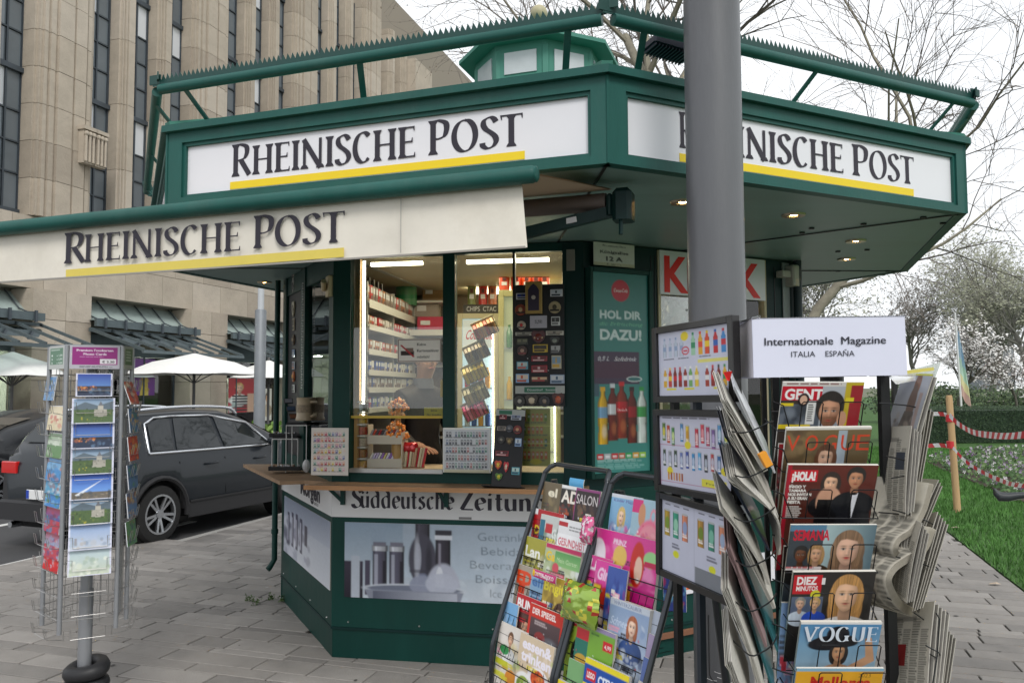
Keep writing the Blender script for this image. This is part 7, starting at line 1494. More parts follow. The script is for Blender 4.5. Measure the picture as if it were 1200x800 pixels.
# left side: papers seen from their edges, tops leaning out to the left
def lpaper(x0, y0, x1, y1, th, label, cvm=None, Y=1.76, layers=5, dep=.26, name='newspaper', cat='newspaper', em=None, curl=0):
    y0 += 6; th *= .55; dep *= .7; T, B = at(x0, y0, Y), at(x1-(x1-x0)*.06, y1-(y1-y0)*.06, Y+.05); z = (T-B); h = z.length; z.normalize(); x = Vector((.33, .94, 0)).normalized(); x = (x-z*x.dot(z)).normalized(); y = z.cross(x); o0 = B+x*dep/2
    M = Matrix(((x.x, y.x, z.x, o0.x), (x.y, y.y, z.y, o0.y), (x.z, y.z, z.z, o0.z), (0, 0, 0, 1))); root = None; rng = random.Random(int(x0*7+y0))
    for k in range(layers):
        m = MB(); n = 10; d = th*(k/layers); vs = []; f0 = rng.uniform(-.006, .006)
        for i in range(n+1):
            f = i/n; zz = h*f+(f0 if i == n else 0); off = d+curl*math.sin(math.pi*f*1.3)*(1+.1*k)+.0017*k*f*rng.uniform(.3, 1)
            for s_ in (0, 1): vs += [(-dep/2, off+s_*th/layers*.7, zz), (dep/2, off+s_*th/layers*.7, zz)]
        m.add(vs, [q for i in range(n) for q in ((4*i, 4*i+2, 4*i+6, 4*i+4), (4*i+1, 4*i+5, 4*i+7, 4*i+3), (4*i, 4*i+4, 4*i+5, 4*i+1), (4*i+2, 4*i+3, 4*i+7, 4*i+6))]+[(0, 1, 3, 2), (4*n, 4*n+2, 4*n+3, 4*n+1)])
        mm = em or rng.choice([npm, mat('paper_bright', (.5, .48, .43), .8, var=.1), npe])
        if root is None: root = m.build(name, mm, smooth=40); root.matrix_world = M; tag(root, label, cat)
        else: m.build('sheet', mm, root, smooth=40)
    return root
dk = mat('cover_dark', (.04, .045, .06), .3, coat=.4); dn = mat('cover_navy', (.03, .05, .1), .3, coat=.4); tq_ = mat('cover_teal', (.03, .16, .18), .35, coat=.3); wt = mat('cover_white', (.7, .72, .76), .3, coat=.3)
lpaper(852, 462, 903, 556, .02, 'white newspaper leaning out at the top of the left column', em=None, layers=6)
lpaper(862, 448, 912, 560, .008, 'thin glossy magazine behind the top newspaper of the left column', em=wt, layers=3, Y=1.8, name='magazine', cat='magazine')
lpaper(860, 500, 916, 612, .018, 'grey newspaper second from the top of the left column', layers=6)
lpaper(852, 503, 905, 600, .008, 'dark magazine edge beside the second newspaper of the left column', em=dk, layers=4, Y=1.8, name='magazine', cat='magazine')
lpaper(872, 548, 918, 655, .014, 'newspaper with a wavy sagging fold, third in the left column', layers=6, curl=-.022, Y=1.75)
lpaper(855, 550, 905, 650, .008, 'navy magazine edge, third row of the left column', em=dn, layers=4, Y=1.8, name='magazine', cat='magazine')
lpaper(850, 587, 905, 690, .01, 'crumpled film-wrapped newspaper, fourth row of the left column', layers=5, Y=1.74, curl=-.006)
lpaper(866, 615, 912, 718, .014, 'white magazine with thick page block, fourth row of the left column', em=None, layers=5)
lpaper(855, 634, 902, 765, .010, 'magazine with reddish edges, fifth row of the left column', em=mat('edge_rose', (.3, .2, .2), .5), layers=5)
lpaper(868, 640, 915, 770, .008, 'teal magazine edge, fifth row of the left column', em=tq_, layers=3, Y=1.82, name='magazine', cat='magazine')
lpaper(856, 684, 900, 830, .02, 'newspaper with pale rippled sheets, sixth row of the left column', layers=6, curl=-.004)
lpaper(872, 690, 912, 825, .008, 'teal and cream magazine edge, sixth row of the left column', em=tq_, layers=3, Y=1.82, name='magazine', cat='magazine')
lpaper(858, 770, 885, 850, .02, 'newspaper peeking in at the bottom of the left column', layers=5, Y=1.72)
m = MB(); a = at(897, 538, 1.73); m.box(-.008, .008, -.006, .012, -.016, .016); o = m.build('price_tag', mat('tag_orange', (.75, .3, .02), .5)); o.matrix_world = Matrix.Translation(a) @ Matrix.Rotation(R(-27), 4, 'Y'); tag(o, 'orange tag stuck on the top newspaper of the left column', 'tag')
m = MB(); a = at(853, 440, 1.74); m.add([(-.01, 0, .008), (.01, 0, .01), (.006, .01, -.012), (-.004, -.004, -.01)], [(0, 1, 2, 3)]); tag(m.build('price_tag', mat('tag_red', (.65, .02, .02), .5), loc=a), 'small red tag on the upper tip of the left newspaper column', 'tag')
m = MB()
for i in range(7):
    a, b = at(868+i*2, 515+i*52-8, 1.73), at(900+i*1, 505+i*52-10, 1.74); m.tube(spline([a+Vector((-.012, .1, .004)), a, (a+b)/2+Vector((0, -.006, -.003)), b, b+Vector((.03, .06, .0))], 3), .0017, 5)
    m.tube([at(905, 470+i*52, 1.86), at(918, 475+i*52, 1.86), at(930, 520+i*45, 1.9)], .0017, 4)
RK(m, 'side_wire', wire)['kind'] = 'stuff'
# ---------------------------------------------------------------- postcard rack
PCs = [(-2.322, 4.15), (-2.093, 4.272), (-2.115, 4.43), (-2.22, 4.57), (-2.42, 4.56), (-2.51, 4.32)]
pr = thing('postcard_rack', 'grey revolving postcard rack weighted with black tyres beside the kiosk', 'postcard rack', (-2.325, 4.41, 0)); PI2 = Matrix.Translation((2.325, -4.41, 0))
AG = mat('rack_grey', (.33, .34, .36), .4, metal=.5); Wr = mat('wire_silver', (.38, .37, .36), .35, metal=.8)
def PK_(mb, nm, m, M=None, smooth=None): o = mb.build(nm, m, pr, smooth=smooth); o.matrix_local = PI2 @ (M or Matrix.Identity(4)); return o
ztop, zlow = at(110, 405, 4.2).z, at(78, 740, 4.2).z
for (x, y) in PCs: m = MB(); m.tube([(x, y, zlow), (x, y, ztop)], .012, 8); PK_(m, 'post', AG, smooth=50)
m = MB(); m.lathe([(.035, .2), (.035, .72), (.028, .72), (.028, .58), (.022, .58)], 12, c=(-2.325, 4.41, 0)); m.lathe([(.03, .6), (.035, .62), (.03, .66)], 12, c=(-2.325, 4.41, 0)); m.tube([(-2.325, 4.41, .3), (-2.325, 4.41, ztop)], .03, 12); PK_(m, 'centre_pole', AG, smooth=40)
m = MB(); m.lathe([(.21, 0), (.21, .02), (.05, .04)], 28, c=(-2.27, 4.46, 0)); PK_(m, 'base_plate', AG)
rub = mat('tyre_rubber', (.018, .018, .02), .5, var=.2, bump=.1, bs=20)
for i, z in enumerate((.045, .125, .205, .285)):
    m = MB(); n = 28
    for a in range(n):
        t0 = 2*math.pi*a/n; rr = .078+.006*math.sin(3*t0+i)
        for b in range(10): t1 = 2*math.pi*b/10; m.v.append(((rr+.04*math.cos(t1))*math.cos(t0), (rr+.04*math.cos(t1))*math.sin(t0), .041*math.sin(t1)))
    m.f = [(a*10+b, ((a+1) % n)*10+b, ((a+1) % n)*10+(b+1) % 10, a*10+(b+1) % 10) for a in range(n) for b in range(10)]; m.m = [0]*len(m.f)
    o = m.build('rubber_tyre', rub, smooth=80); o.matrix_world = Matrix.Translation((-2.325+.006*i, 4.41, z+.01)) @ Matrix.Rotation(R((3, -4, 3, 8)[i]), 4, 'X') @ Matrix.Rotation(R((2, 5, -3, -6)[i]), 4, 'Y'); tag(o, ('lowest', 'second', 'third', 'topmost')[i]+' small black tyre stacked round the foot of the postcard rack', 'tyre')
faces = [(PCs[0], PCs[1]), (PCs[5], PCs[0]), (PCs[1], PCs[2])]
zh = [at(110, 432, 4.2).z, ztop]
def hdr(cvm, f, i):
    M = face_M(*f); L = math.dist(*f); o = link('header_panel', print_mesh('header_panel', cvm, L-.024, zh[1]-zh[0], .004, GLOSS), pr); o.matrix_local = PI2 @ M @ Matrix.Translation((L/2, -.008, zh[0]))
c = Cv(90, 50, 'b8b6c0'); c.rect(.06, .07, .95, .82, '96287e'); c.text(.5, .25, .09, 'Premium Fotokarten', 'ecdcec', w=.72, align='c', off=.03); c.text(.5, .41, .09, 'Photo Cards', 'ecdcec', w=.46, align='c', off=.03); c.rect(.6, .58, .92, .78, 'e8e4ea'); c.text(.64, .74, .1, '€ 3.30', '28202c', w=.25, off=.03); c.lines(.2, .47, .8, .52, 1, 'c890c0'); c.lines(.2, .87, .9, .96, 2, '444450'); hdr(c, faces[0], 0)
c = Cv(50, 50, 'b8bcb8'); c.rect(.1, .1, .9, .8, '2c7048'); c.lines(.15, .15, .85, .22, 1, 'c8d8cc', .7)
for i in range(3): c.text(.18, .45+.16*i, .08, ['1', '3', '5'][i], 'd8e4dc', w=.08, off=.03); c.text(.5, .45+.16*i, .08, ['x 1,00', 'x 2,50', 'x 4,00'][i], 'd8e4dc', w=.36, off=.02)
hdr(c, faces[1], 1); c = Cv(50, 50, 'a8aca0'); c.rect(.1, .1, .9, .8, '5c7850'); c.lines(.2, .2, .8, .7, 4, 'c8d0c0'); hdr(c, faces[2], 2)
m = MB()
P6 = PCs+[PCs[0]]; m.prism(PCs, ztop-.0, ztop+.006); PK_(m, 'top_plate', AG)
for k in range(6):
    p, q = P6[k], P6[k+1]; M = face_M(p, q); L = math.dist(p, q); m = MB()
    for i in range(13):
        z = zh[0]-.03-i*.115
        if z < zlow+.05: break
        m.tube([(.0, 0, z), (L, 0, z)], .002, 4); m.tube([(.02, .02, z-.1), (.02, -.05, z-.085), (.02, -.06, z-.03), (.05, -.06, z-.03), (.05, -.05, z-.085), (L-.05, -.05, z-.085), (L-.05, -.06, z-.03), (L-.02, -.06, z-.03), (L-.02, -.05, z-.085), (L-.02, .02, z-.1)], .0018, 4)
    for u in (.3, .5, .7): m.tube([(L*u, .01, zlow+.04), (L*u, .01, zh[0])], .0018, 4)
    PK_(m, 'wire_holder', Wr, M)
def pcard(f, u, ytop_px, w, h, cvm, label, tilt=10, y=-.02, yaw=0):
    z = at(110, ytop_px, 4.2).z-h; M = face_M(*f) @ Matrix.Translation((u, y, z)) @ Matrix.Rotation(R(yaw), 4, 'Z') @ Matrix.Rotation(R(-tilt), 4, 'X'); return slab('postcard', cvm, w, h, .004, M, label, 'postcard', m=GLOSS, edge=wt)
def view(kind, w=66, h=44, seed=0):
    c = Cv(w, h, 'd8daec'); i0 = .05
    if kind == 'night': c.grad(i0, i0, .95, .62, '1c3c98', '5c88c8'); c.rect(i0, .6, .95, .95, '1c2c48'); c.rect(i0, .56, .95, .64, '28242c'); c.noise(i0, .56, .6, .75, ['d87830', 'e8a050', '8c3c20'], 26, .03, seed+2); c.noise(.4, .65, .95, .9, ['5c7898', '3c5470'], 14, .05, seed)
    if kind == 'castle': c.grad(i0, i0, .95, .5, '7c98b8', 'a8b8c0'); c.poly([(i0, .35), (.3, .15), (.6, .3), (.95, .12), (.95, .5), (i0, .5)], '5c6c78'); c.rect(i0, .45, .95, .95, '4c6438'); c.noise(i0, .42, .95, .95, ['3c5430', '6c7c38', '283c24', '50683c'], 90, .025, seed+3); c.noise(.2, .7, .6, .95, ['c8b830'], 5, .02, seed); c.rect(.6, .3, .72, .72, 'b8b4a8'); c.poly([(.6, .3), (.66, .12), (.72, .3)], '6c7078'); c.rect(.52, .45, .8, .7, 'a8a498'); c.noise(.5, .45, .82, .7, ['606058', 'd0ccc0'], 14, .02, seed)
    if kind == 'bridge': c.grad(i0, i0, .95, .7, '1c50b8', '6c9ce0'); c.rect(i0, .7, .95, .95, '6c6458'); c.poly([(.12, .8), (.8, .2), (.2, .85)], 'f0f4f8', .8); c.noise(i0, .68, .95, .95, ['4c4c50', '9c8c78', '384858'], 24, .04, seed)
    if kind == 'fog': c.grad(i0, i0, .95, .95, '8ca8d4', 'c4ccd8'); c.noise(i0, .5, .95, .95, ['a8b8c8', 'b8b4b0', '8898b0'], 24, .06, seed); c.rect(.15, .55, .2, .8, '8c7c78', .6)
    if kind == 'pale': c.grad(i0, i0, .95, .95, 'b8ccd4', 'c4ccb8'); c.noise(i0, .3, .95, .95, ['a8b8a0', 'c8d0b8', 'dfe4d8', '9cb0a0'], 40, .06, seed)
    return c
cards = [(437, 'night', 'small night-time river postcard in the top slot of the front of the postcard rack', .17, .12), (466, 'castle', 'castle postcard with mountains, second from the top of the postcard rack front', .2, .13), (495, 'night', 'deep blue night skyline postcard, third from the top of the postcard rack front', .2, .13), (525, 'castle', 'castle and yellow trees postcard, fourth from the top of the postcard rack front', .2, .13), (554, 'bridge', 'blue postcard with a white slanting bridge, fifth in the postcard rack front', .2, .13), (583, 'castle', 'hazy castle postcard, sixth in the postcard rack front', .2, .13), (612, 'fog', 'misty blue skyline postcard, seventh in the postcard rack front', .2, .13), (642, 'pale', 'pale washed-out postcard in the lowest filled slot of the postcard rack front', .2, .13)]
L0f = math.dist(*faces[0])
for i, (y, kd, lb, w, h) in enumerate(cards): pcard(faces[0], L0f/2+.0, y, w, h*1.02, view(kd, 72, 48, i*5+1), lb, y=-.045)
Lf = math.dist(*faces[1]); cols = [(['5c98d0', '3c78b8', 'c8d0d8', '507848'], 440, 'tilted blue town view at the top'), (['e0d0a8', 'f0e4c8', 'c84830', 'd8c8a0'], 475, 'cream drawing with red corner second'), (['5c8c50', 'd8e0d0', '3c6c38', 'a8c0a0'], 507, 'green collage third'), (['3c90d0', '80b8e0', 'c87048', '286090'], 535, 'bright blue harbour view fourth'), (['4ca0c8', '2c78b8', 'd8e0e8', 'a85838'], 550, 'small blue river view fifth'), (['3c88d0', '58a040', '90c8e8', '4c9838'], 565, 'blue and green park view sixth'), (['c03c50', '4858a0', '3c90b8', '702c48'], 595, 'red and blue collage seventh'), (['c84858', '98b0d0', '684c80', 'b8c0c8'], 625, 'violet town view eighth'), (['d82028', 'e84038', 'c8c8d8'], 640, 'red card ninth')]
for i, (cl, y, lb) in enumerate(cols):
    c = Cv(40, 50, cl[0]); c.grad(0, 0, 1, .5, cl[0], cl[1]); c.noise(0, .2, 1, 1, cl, 40, .1, i+30); c.rect(0, 0, 1, .04, 'e0e0e0')
    pcard(faces[1], Lf/2+(.0 if i else -.1), y, .22, .13, c, lb+' in the left column of the postcard rack', y=-.012, yaw=0 if i else -6, tilt=7)
for i in range(6):
    cl = random.Random(i).sample(['c8a050', '4c6c90', '8c5c38', 'd8d0b8', '508048', '304058', 'b84c38'], 3); c = Cv(40, 50, cl[0]); c.noise(0, 0, 1, 1, cl, 40, .12, i+50)
    pcard(faces[2], math.dist(*faces[2])/2, 445+i*34, .15, .13, c, ['black-backed card tilted out at the top', 'brown card second', 'yellowish card third', 'mixed coloured card fourth', 'dark card fifth', 'pale card sixth'][i]+' in the right column of the postcard rack', y=-.05, tilt=20 if i == 0 else 6)
# ---------------------------------------------------------------- bicycle, almost all outside the right edge
bk = thing('bicycle', 'bicycle of which only the black handlebar grip reaches into the picture by the lawn', 'bicycle'); hdg = math.atan2(.8, .6); bc = Vector((3.14, 4.62, 0)); bk.matrix_world = Matrix.Translation(bc) @ Matrix.Rotation(hdg, 4, 'Z')
for x in (.28, -.78):
    m = MB(); n = 36
    for a in range(n):
        t0 = 2*math.pi*a/n
        for b in range(6): t1 = 2*math.pi*b/6; rr = .335+.018*math.cos(t1); m.v.append((x+rr*math.cos(t0), .018*math.sin(t1), .353+rr*math.sin(t0)))
    m.f = [(a*6+b, ((a+1) % n)*6+b, ((a+1) % n)*6+(b+1) % 6, a*6+(b+1) % 6) for a in range(n) for b in range(6)]; m.m = [0]*len(m.f); wh = m.build('wheel', rub, bk, smooth=70)
    m = MB()
    for a in range(18): t0 = 2*math.pi*a/18; m.tube([(x, 0, .353), (x+.32*math.cos(t0), 0, .353+.32*math.sin(t0))], .0012, 3)
    m.build('spokes', Wr, wh)
m = MB(); BB, HT, ST = (-.36, 0, .29), (.02, 0, .88), (-.5, 0, .78)
for a, b in ((BB, HT), (ST, HT), (BB, ST), (BB, (-.78, 0, .353)), (ST, (-.78, 0, .353)), (HT, (.28, 0, .353)), (HT, (-.01, 0, 1.14)), (ST, (-.53, 0, .95))): m.tube([a, b], .016, 8)
m.build('frame', mat('bike_black', (.02, .02, .025), .3, coat=.6), bk, smooth=50)
m = MB(); m.ell((-.55, 0, .97), .13, .07, .03, 14, 8); m.build('saddle', rub, bk, smooth=60)
m = MB(); m.tube([(-.01, 0, 1.14), (0, .05, 1.16), (-.02, .14, 1.165)], .012, 8); m.tube([(-.01, 0, 1.14), (0, -.05, 1.16), (-.02, -.14, 1.165), (-.05, -.3, 1.15)], .012, 8); m.build('handlebar', Wr, bk, smooth=50)
for s in (1, -1):
    m = MB(); m.tube([(-.015, s*.135, 1.165), (-.02, s*.16, 1.165), (-.035, s*.2, 1.16), (-.05, s*.245, 1.15), (-.062, s*.285, 1.15), (-.068, s*.305, 1.172), (-.07, s*.312, 1.195)], [.017, .018, .02, .026, .028, .018, .006], 12); m.build('grip', mat('grip_rubber', (.035, .04, .045), .45, var=.1), bk, smooth=60)
    m = MB(); m.tube([(-.012, s*.1, 1.165), (-.014, s*.135, 1.165)], .022, 12); m.tube([(.01, s*.12, 1.16), (.06, s*.17, 1.14), (.06, s*.24, 1.12)], .006, 6); m.build('brake_lever', ALU, bk, smooth=50)
# ================================================================ INSIDE THE KIOSK AND ON ITS COUNTER
def F1p(px, py, off=0): return hit(px, py, *b1, off)
def onM(M, x, y, z): return M @ Matrix.Translation((x, y, z))
shelf_m = mat('shelf_white', (.6, .6, .58), .4); def_r = random.Random(44)
pN, pF = at(423, 400, 5.9), at(480, 400, 7.5); SHM = face_M((pN.x, pN.y), (pF.x, pF.y)); SL = math.dist((pN.x, pN.y), (pF.x, pF.y))
sh = thing('shelf_unit', 'white receding shelf unit full of small packets inside the left window', 'shelf'); sh.matrix_world = SHM
LV = [2.455, 2.27, 2.085, 1.93, 1.80, 1.65]
for i, z in enumerate(LV):
    m = MB(); m.box(0, SL, -.06, .2, z-.015, z); m.box(0, SL, -.065, -.06, z-(.05 if i == 0 else .03), z+.012); m.build('shelf', shelf_m, sh)
m = MB(); m.box(0, SL, .2, .22, .3, 2.7); m.build('back_panel', mat('shelf_back', (.2, .15, .13), .7), sh)
for x in (0, SL*.5, SL): m = MB(); m.box(x-.01, x+.01, -.05, .2, .3, 2.6); m.build('upright', ALU, sh)
pk = [(mat('packet_%d' % i, c, .4, coat=.2), nm) for i, (c, nm) in enumerate([('b8242c', 'red'), ('d8d4d0', 'white'), ('3858a8', 'blue'), ('8c8078', 'grey'), ('5c8c3c', 'green'), ('a86838', 'brown')])]
proto = {}
def packet(i, w, h, M, lab, grp):
    k = (i, w, h)
    if k not in proto:
        m = MB(); m.cur = 0; m.cbox(-w/2, w/2, 0, .022, 0, h, .002); m.box(-w*.42, w*.42, -.001, 0, h*.55, h*.88, 1); m.box(-w*.3, w*.3, -.001, 0, h*.15, h*.4, 2); proto[k] = m.mesh('packet', [pk[i][0], wt, mat('packet_print', (.12, .08, .08), .5)])
    o = link('packet', proto[k]); o.matrix_world = M; return tag(o, lab, 'packet', grp)
rowcol = [(0, 3, 3, 5), (0, 0, 1, 5, 3), (3, 1, 0, 5), (2, 2, 1, 1, 2), (1, 2, 3, 1), (0, 2, 4, 1, 2)]
for li, z in enumerate(LV):
    n = int(SL/.078)
    for k in range(n):
        i = def_r.choice(rowcol[li]); h = def_r.uniform(.075, .095) if li else .13
        packet(i, .058, round(h, 2) if False else (.085 if li else .13), onM(SHM, .05+k*.078, -.045+def_r.uniform(0, .01), z), pk[i][1]+' packet on the '+['top', 'second', 'third', 'fourth', 'fifth', 'lowest'][li]+' white shelf inside the left kiosk window', 'packets on the shelves inside the left window')
# bottles and tins on the top shelf, boxes beyond
for k in range(7):
    m = MB(); m.lathe([(.03, 0), (.03, .15), (.012, .19), (.012, .24), (.0001, .24)], 10); o = m.build('bottle', mat('bottle_dark', (.03, .025, .02), .15, coat=.5), smooth=50); o.matrix_world = onM(SHM, .1+k*.13, .08, 2.455); tag(o, 'dark bottle standing on the topmost shelf inside the left window', 'bottle', 'bottles on the topmost interior shelf')
a = at(476, 358, 7.4); m = MB(); m.lathe([(.1, 0), (.1, .2), (.0001, .2)], 18); tag(m.build('tub', mat('tub_green', (.02, .2, .07), .4), loc=a, smooth=40), 'green round tub on top of the shelves inside the left window', 'tub')
for (x0, y0, x1, y1, Y, col, lb) in [(489, 371, 519, 386, 7.4, 'c02850', 'pink-red box on the shelf at the right of the left window'), (485, 352, 514, 371, 7.5, 'a8a098', 'grey carton stacked above the pink-red box'), (495, 330, 519, 352, 7.6, '8c6c40', 'brown carton near the ceiling at the right of the left window')]:
    a, b = at(x0, y1, Y), at(x1, y0, Y); m = MB(); m.cbox(a.x, b.x, Y, Y+.25, a.z, b.z, .004); m.box(a.x+.03, a.x+(b.x-a.x)*.5, Y-.002, Y, a.z+(b.z-a.z)*.35, a.z+(b.z-a.z)*.7, 1); tag(m.build('carton', [mat('carton_'+col, col, .6, var=.1), wt]), lb, 'box')
m = MB(); a, b = at(470, 393, 7.35), at(525, 386, 7.35); m.box(a.x, b.x, 7.35, 7.7, a.z, b.z); a2 = at(470, 352, 7.4); m.box(a2.x, b.x, 7.4, 7.7, a2.z-.02, a2.z); wsh = m.build('wall_shelf', shelf_m); tag(wsh, 'white wall shelf at the back carrying the cartons', 'shelf')
m = MB(); a = at(423, 345, 5.95); m.bar(at(430, 308, 6.0), at(500, 337, 7.6), .03, .05); tag(m.build('ceiling_rail', ALU), 'metal rail running back under the kiosk ceiling', 'rail')
# partition behind, dark lower half
m = MB(); m.box(-1.3, 1.6, 8.0, 8.05, .3, 2.74); K(m, 'partition', mat('partition_brown', (.16, .12, .08), .6, var=.2))
m = MB(); m.prism([(CEN[0]+(x-CEN[0])*.95, 7.2+(y-7.2)*.95) for x, y in BODY], .12, .3); K(m, 'raised_floor', mat('kiosk_floor', (.1, .09, .08), .7))
m = MB(); m.box(U(411), U(660), .075, .5, 1.20, 1.248); K(m, 'inner_counter', mat('inner_counter', (.55, .45, .32), .5, var=.15), MB1)
# glass-door coolers
def cooler(label, x0, x1, ytop, Y, fc, glow, head=None, seed=1):
    a, b = at(x0, ytop, Y), at(x1, ytop, Y); w = b.x-a.x; H = a.z-.3; t = thing('drinks_cooler', label, 'cooler', (a.x, Y, .3)); fm = mat('cooler_'+fc, fc, .4)
    m = MB(); m.cbox(0, w, .05, .55, 0, H, .01); m.build('cabinet', fm, t)
    m = MB()
    for q in ((0, .045, 0, H), (w-.045, w, 0, H), (.045, w-.045, 0, .1), (.045, w-.045, H-.05, H)): m.cbox(q[0], q[1], 0, .045, q[2], q[3], .004)
    m.build('door_frame', fm, t)
    m = MB(); m.box(.045, w-.045, .04, .05, .1, H-.05); m.build('lit_back', mat('cooler_glow_'+fc, glow, .8, emit=.55), t)
    zt = H-.05
    if head:
        m = MB(); m.box(.05, w-.05, -.002, .0, H-.32, H-.06); hh = m.build('header_sign', mat('cooler_header', (.6, .66, .68), .4, emit=.25), t); lettering('Coca-Cola', mat('logo_red', (.6, .01, .02), .4), hh, .07, H-.24, .09, w-.12, y=-.004, shear=.3, off=.01); zt = H-.34
    n = 5
    for i in range(n):
        z = .12+(zt-.12)*i/n; m = MB(); m.box(.045, w-.045, .0, .038, z-.008, z); m.build('shelf', ALU, t); k = int((w-.12)/.062)
        for j in range(k):
            m = MB(); c_ = random.Random(seed+i*17+j).choice(['2850a8', 'c8d8e8', 'b82830', '3c78b8', 'd8a030', '4c2018'] if head else ['c83838', 'd8b040', '508050', 'c8c8c0', 'a05030']); m.lathe([(.024, 0), (.026, .06), (.024, .13), (.010, .165), (.011, .19), (.0001, .19)], 8); o = m.build('bottle', mat('drink_'+c_, c_, .2, coat=.5), smooth=50); o.matrix_world = Matrix.Translation((a.x+.09+j*.062, Y+.012, .3+z)); tag(o, {'2850a8': 'blue', 'c8d8e8': 'clear', 'b82830': 'red', '3c78b8': 'light blue', 'd8a030': 'amber', '4c2018': 'brown', 'c83838': 'red', 'd8b040': 'yellow', '508050': 'green', 'c8c8c0': 'white', 'a05030': 'orange'}[c_]+' bottle on the '+['lowest', 'second', 'third', 'fourth', 'top'][i]+' shelf of the '+('white cooler behind the middle window' if head else 'cream cooler behind the souvenir board'), 'bottle', 'bottles in the '+('white' if head else 'cream')+' cooler')
    m = MB(); m.box(w-.055, w-.047, -.006, .0, .12, H-.07); m.build('led_strip', led_m, t); return t, H
cooler('white glass-door drinks cooler with a red script logo behind the middle window', 536, 584, 367, 7.3, 'c8c0a0', (.42, .58, .68), True, 3)
cooler('cream glass-door cooler with tins on top behind the souvenir board', 584, 656, 340, 6.6, 'b8b480', (.32, .34, .22), None, 8)
def tin(px, py, Y, r, h, col, lab, grp):
    a = at(px, py, Y); m = MB(); m.cur = 0; m.lathe([(r, 0), (r, h), (r*.98, h+.004), (r*.98, h+.02), (.0001, h+.02)], 18); m.box(-r*.5, r*.5, -r-.002, -r*.7, h*.3, h*.55, 1); m.box(-r*.35, r*.35, -r-.004, -r*.7, h*.62, h*.85, 2)
    o = m.build('crisp_tin', [mat('tin_'+col, col, .35, coat=.3), wt, mat('tin_dark', (.1, .02, .02), .5)], loc=a, smooth=40); tag(o, lab, 'tin', grp)
for i, px in enumerate((573+18, 605, 617, 628, 638)): tin(px, 340, 6.75, .045, .12, ('d8481c', 'cc4020', 'd8501c', 'b83818', 'c04018')[i], ['first', 'second', 'third', 'fourth', 'fifth'][i]+' orange-red tin from the left on top of the cream cooler', 'orange tins on the cream cooler')
for px, col, nm in ((553, '7c8c4c', 'green'), (566, 'c82824', 'red'), (577, 'b8643c', 'brownish')): tin(px, 357, 7.35, .04, .17, col, nm+' crisp tin above the white cooler', 'crisp tins above the white cooler')
m = MB(); a, b = at(543, 367, 7.3), at(584, 357, 7.3); m.box(a.x, b.x, 7.3, 7.5, a.z, b.z); o = m.build('crisp_shelf', mat('board_dark', (.05, .05, .05), .6)); tag(o, 'dark shelf board lettered CHIPS above the white cooler', 'shelf'); lettering('CHIPS  CTAC', wt, o, a.x+.03, (a.z+b.z)/2-.02, .045, b.x-a.x-.05, y=7.297)
# tilted snack trays hanging in the middle window
for i, (px, py, cols, lb) in enumerate([(569, 386, ['b84830', 'd89868', 'e8b888'], 'tilted tray of reddish snack bars, topmost in the middle window'), (559, 414, ['8c7858', 'b8a478', '4c3c28'], 'tilted tray of dark snacks, second in the middle window'), (557, 438, ['e8d040', 'd0b028', 'f0e078'], 'tilted tray of yellow sweets, third in the middle window'), (558, 463, ['b0a870', 'd0c898', '8c8c68'], 'tilted tray of pale green sweets, fourth in the middle window'), (557, 482, ['e84c98', 'f088b8', 'c03870'], 'tilted tray of pink sweets, lowest in the middle window')]):
    a = at(px, py, 5.75); t = thing('snack_tray', lb, 'tray'); t.matrix_world = Matrix.Translation(a) @ Matrix.Rotation(R(-24), 4, 'Y') @ Matrix.Rotation(R(25), 4, 'X'); m = MB()
    m.box(-.09, .09, -.005, .1, -.055, -.05); m.box(-.09, .09, .095, .1, -.05, .05); m.box(-.09, -.086, 0, .1, -.05, .03); m.box(.086, .09, 0, .1, -.05, .03); m.build('tray', mat('tray_cream', (.5, .5, .38), .4), t)
    for k in range(6): m = MB(); m.cbox(-.08+k*.027, -.057+k*.027, -.012, .08, -.045, .04, .003); m.build('snack_pack', mat('snack_'+cols[k % 3], cols[k % 3], .3, coat=.4), t)
# the vendor, seen behind the left window
def skin_body(name, V, E, rad, mats, mat_fn, loc, rz, label):
    me = bpy.data.meshes.new('t'); me.from_pydata(V, E, []); ob = bpy.data.objects.new('t', me); S.collection.objects.link(ob)
    bm = bmesh.new(); bm.from_mesh(me); ly = bm.verts.layers.skin.verify()
    for v in bm.verts: r_ = rad[v.index]; v[ly].radius = r_ if isinstance(r_, tuple) else (r_, r_); v[ly].use_root = (v.index == 0)
    bm.to_mesh(me); bm.free(); ob.modifiers.new('s', 'SKIN').use_smooth_shade = True; sb_ = ob.modifiers.new('u', 'SUBSURF'); sb_.levels = 2; sb_.render_levels = 2
    bpy.context.view_layer.update(); ev = ob.evaluated_get(bpy.context.evaluated_depsgraph_get()); m2 = bpy.data.meshes.new_from_object(ev); bpy.data.objects.remove(ob)
    m2.materials.clear()
    for q in mats: m2.materials.append(q)
    for p in m2.polygons: p.material_index = mat_fn(p.center); p.use_smooth = True
    o = link(name, m2, loc=loc, rz=rz); return tag(o, label, 'person')
V = [(0, 0, .95), (0, 0, 1.12), (0, -.01, 1.3), (0, -.01, 1.45), (0, -.02, 1.53), (0, -.05, 1.60), (0, -.075, 1.68), (0, -.07, 1.76)]; Rd = [(.15, .11), (.15, .11), (.17, .12), (.15, .1), (.062, .062), (.06, .06), (.08, .098), (.072, .09)]
E_ = [(i, i+1) for i in range(7)]
def chain(start, pts, rs):
    prev = start
    for p, r_ in zip(pts, rs): V.append(p); Rd.append(r_); E_.append((prev, len(V)-1)); prev = len(V)-1
    return prev
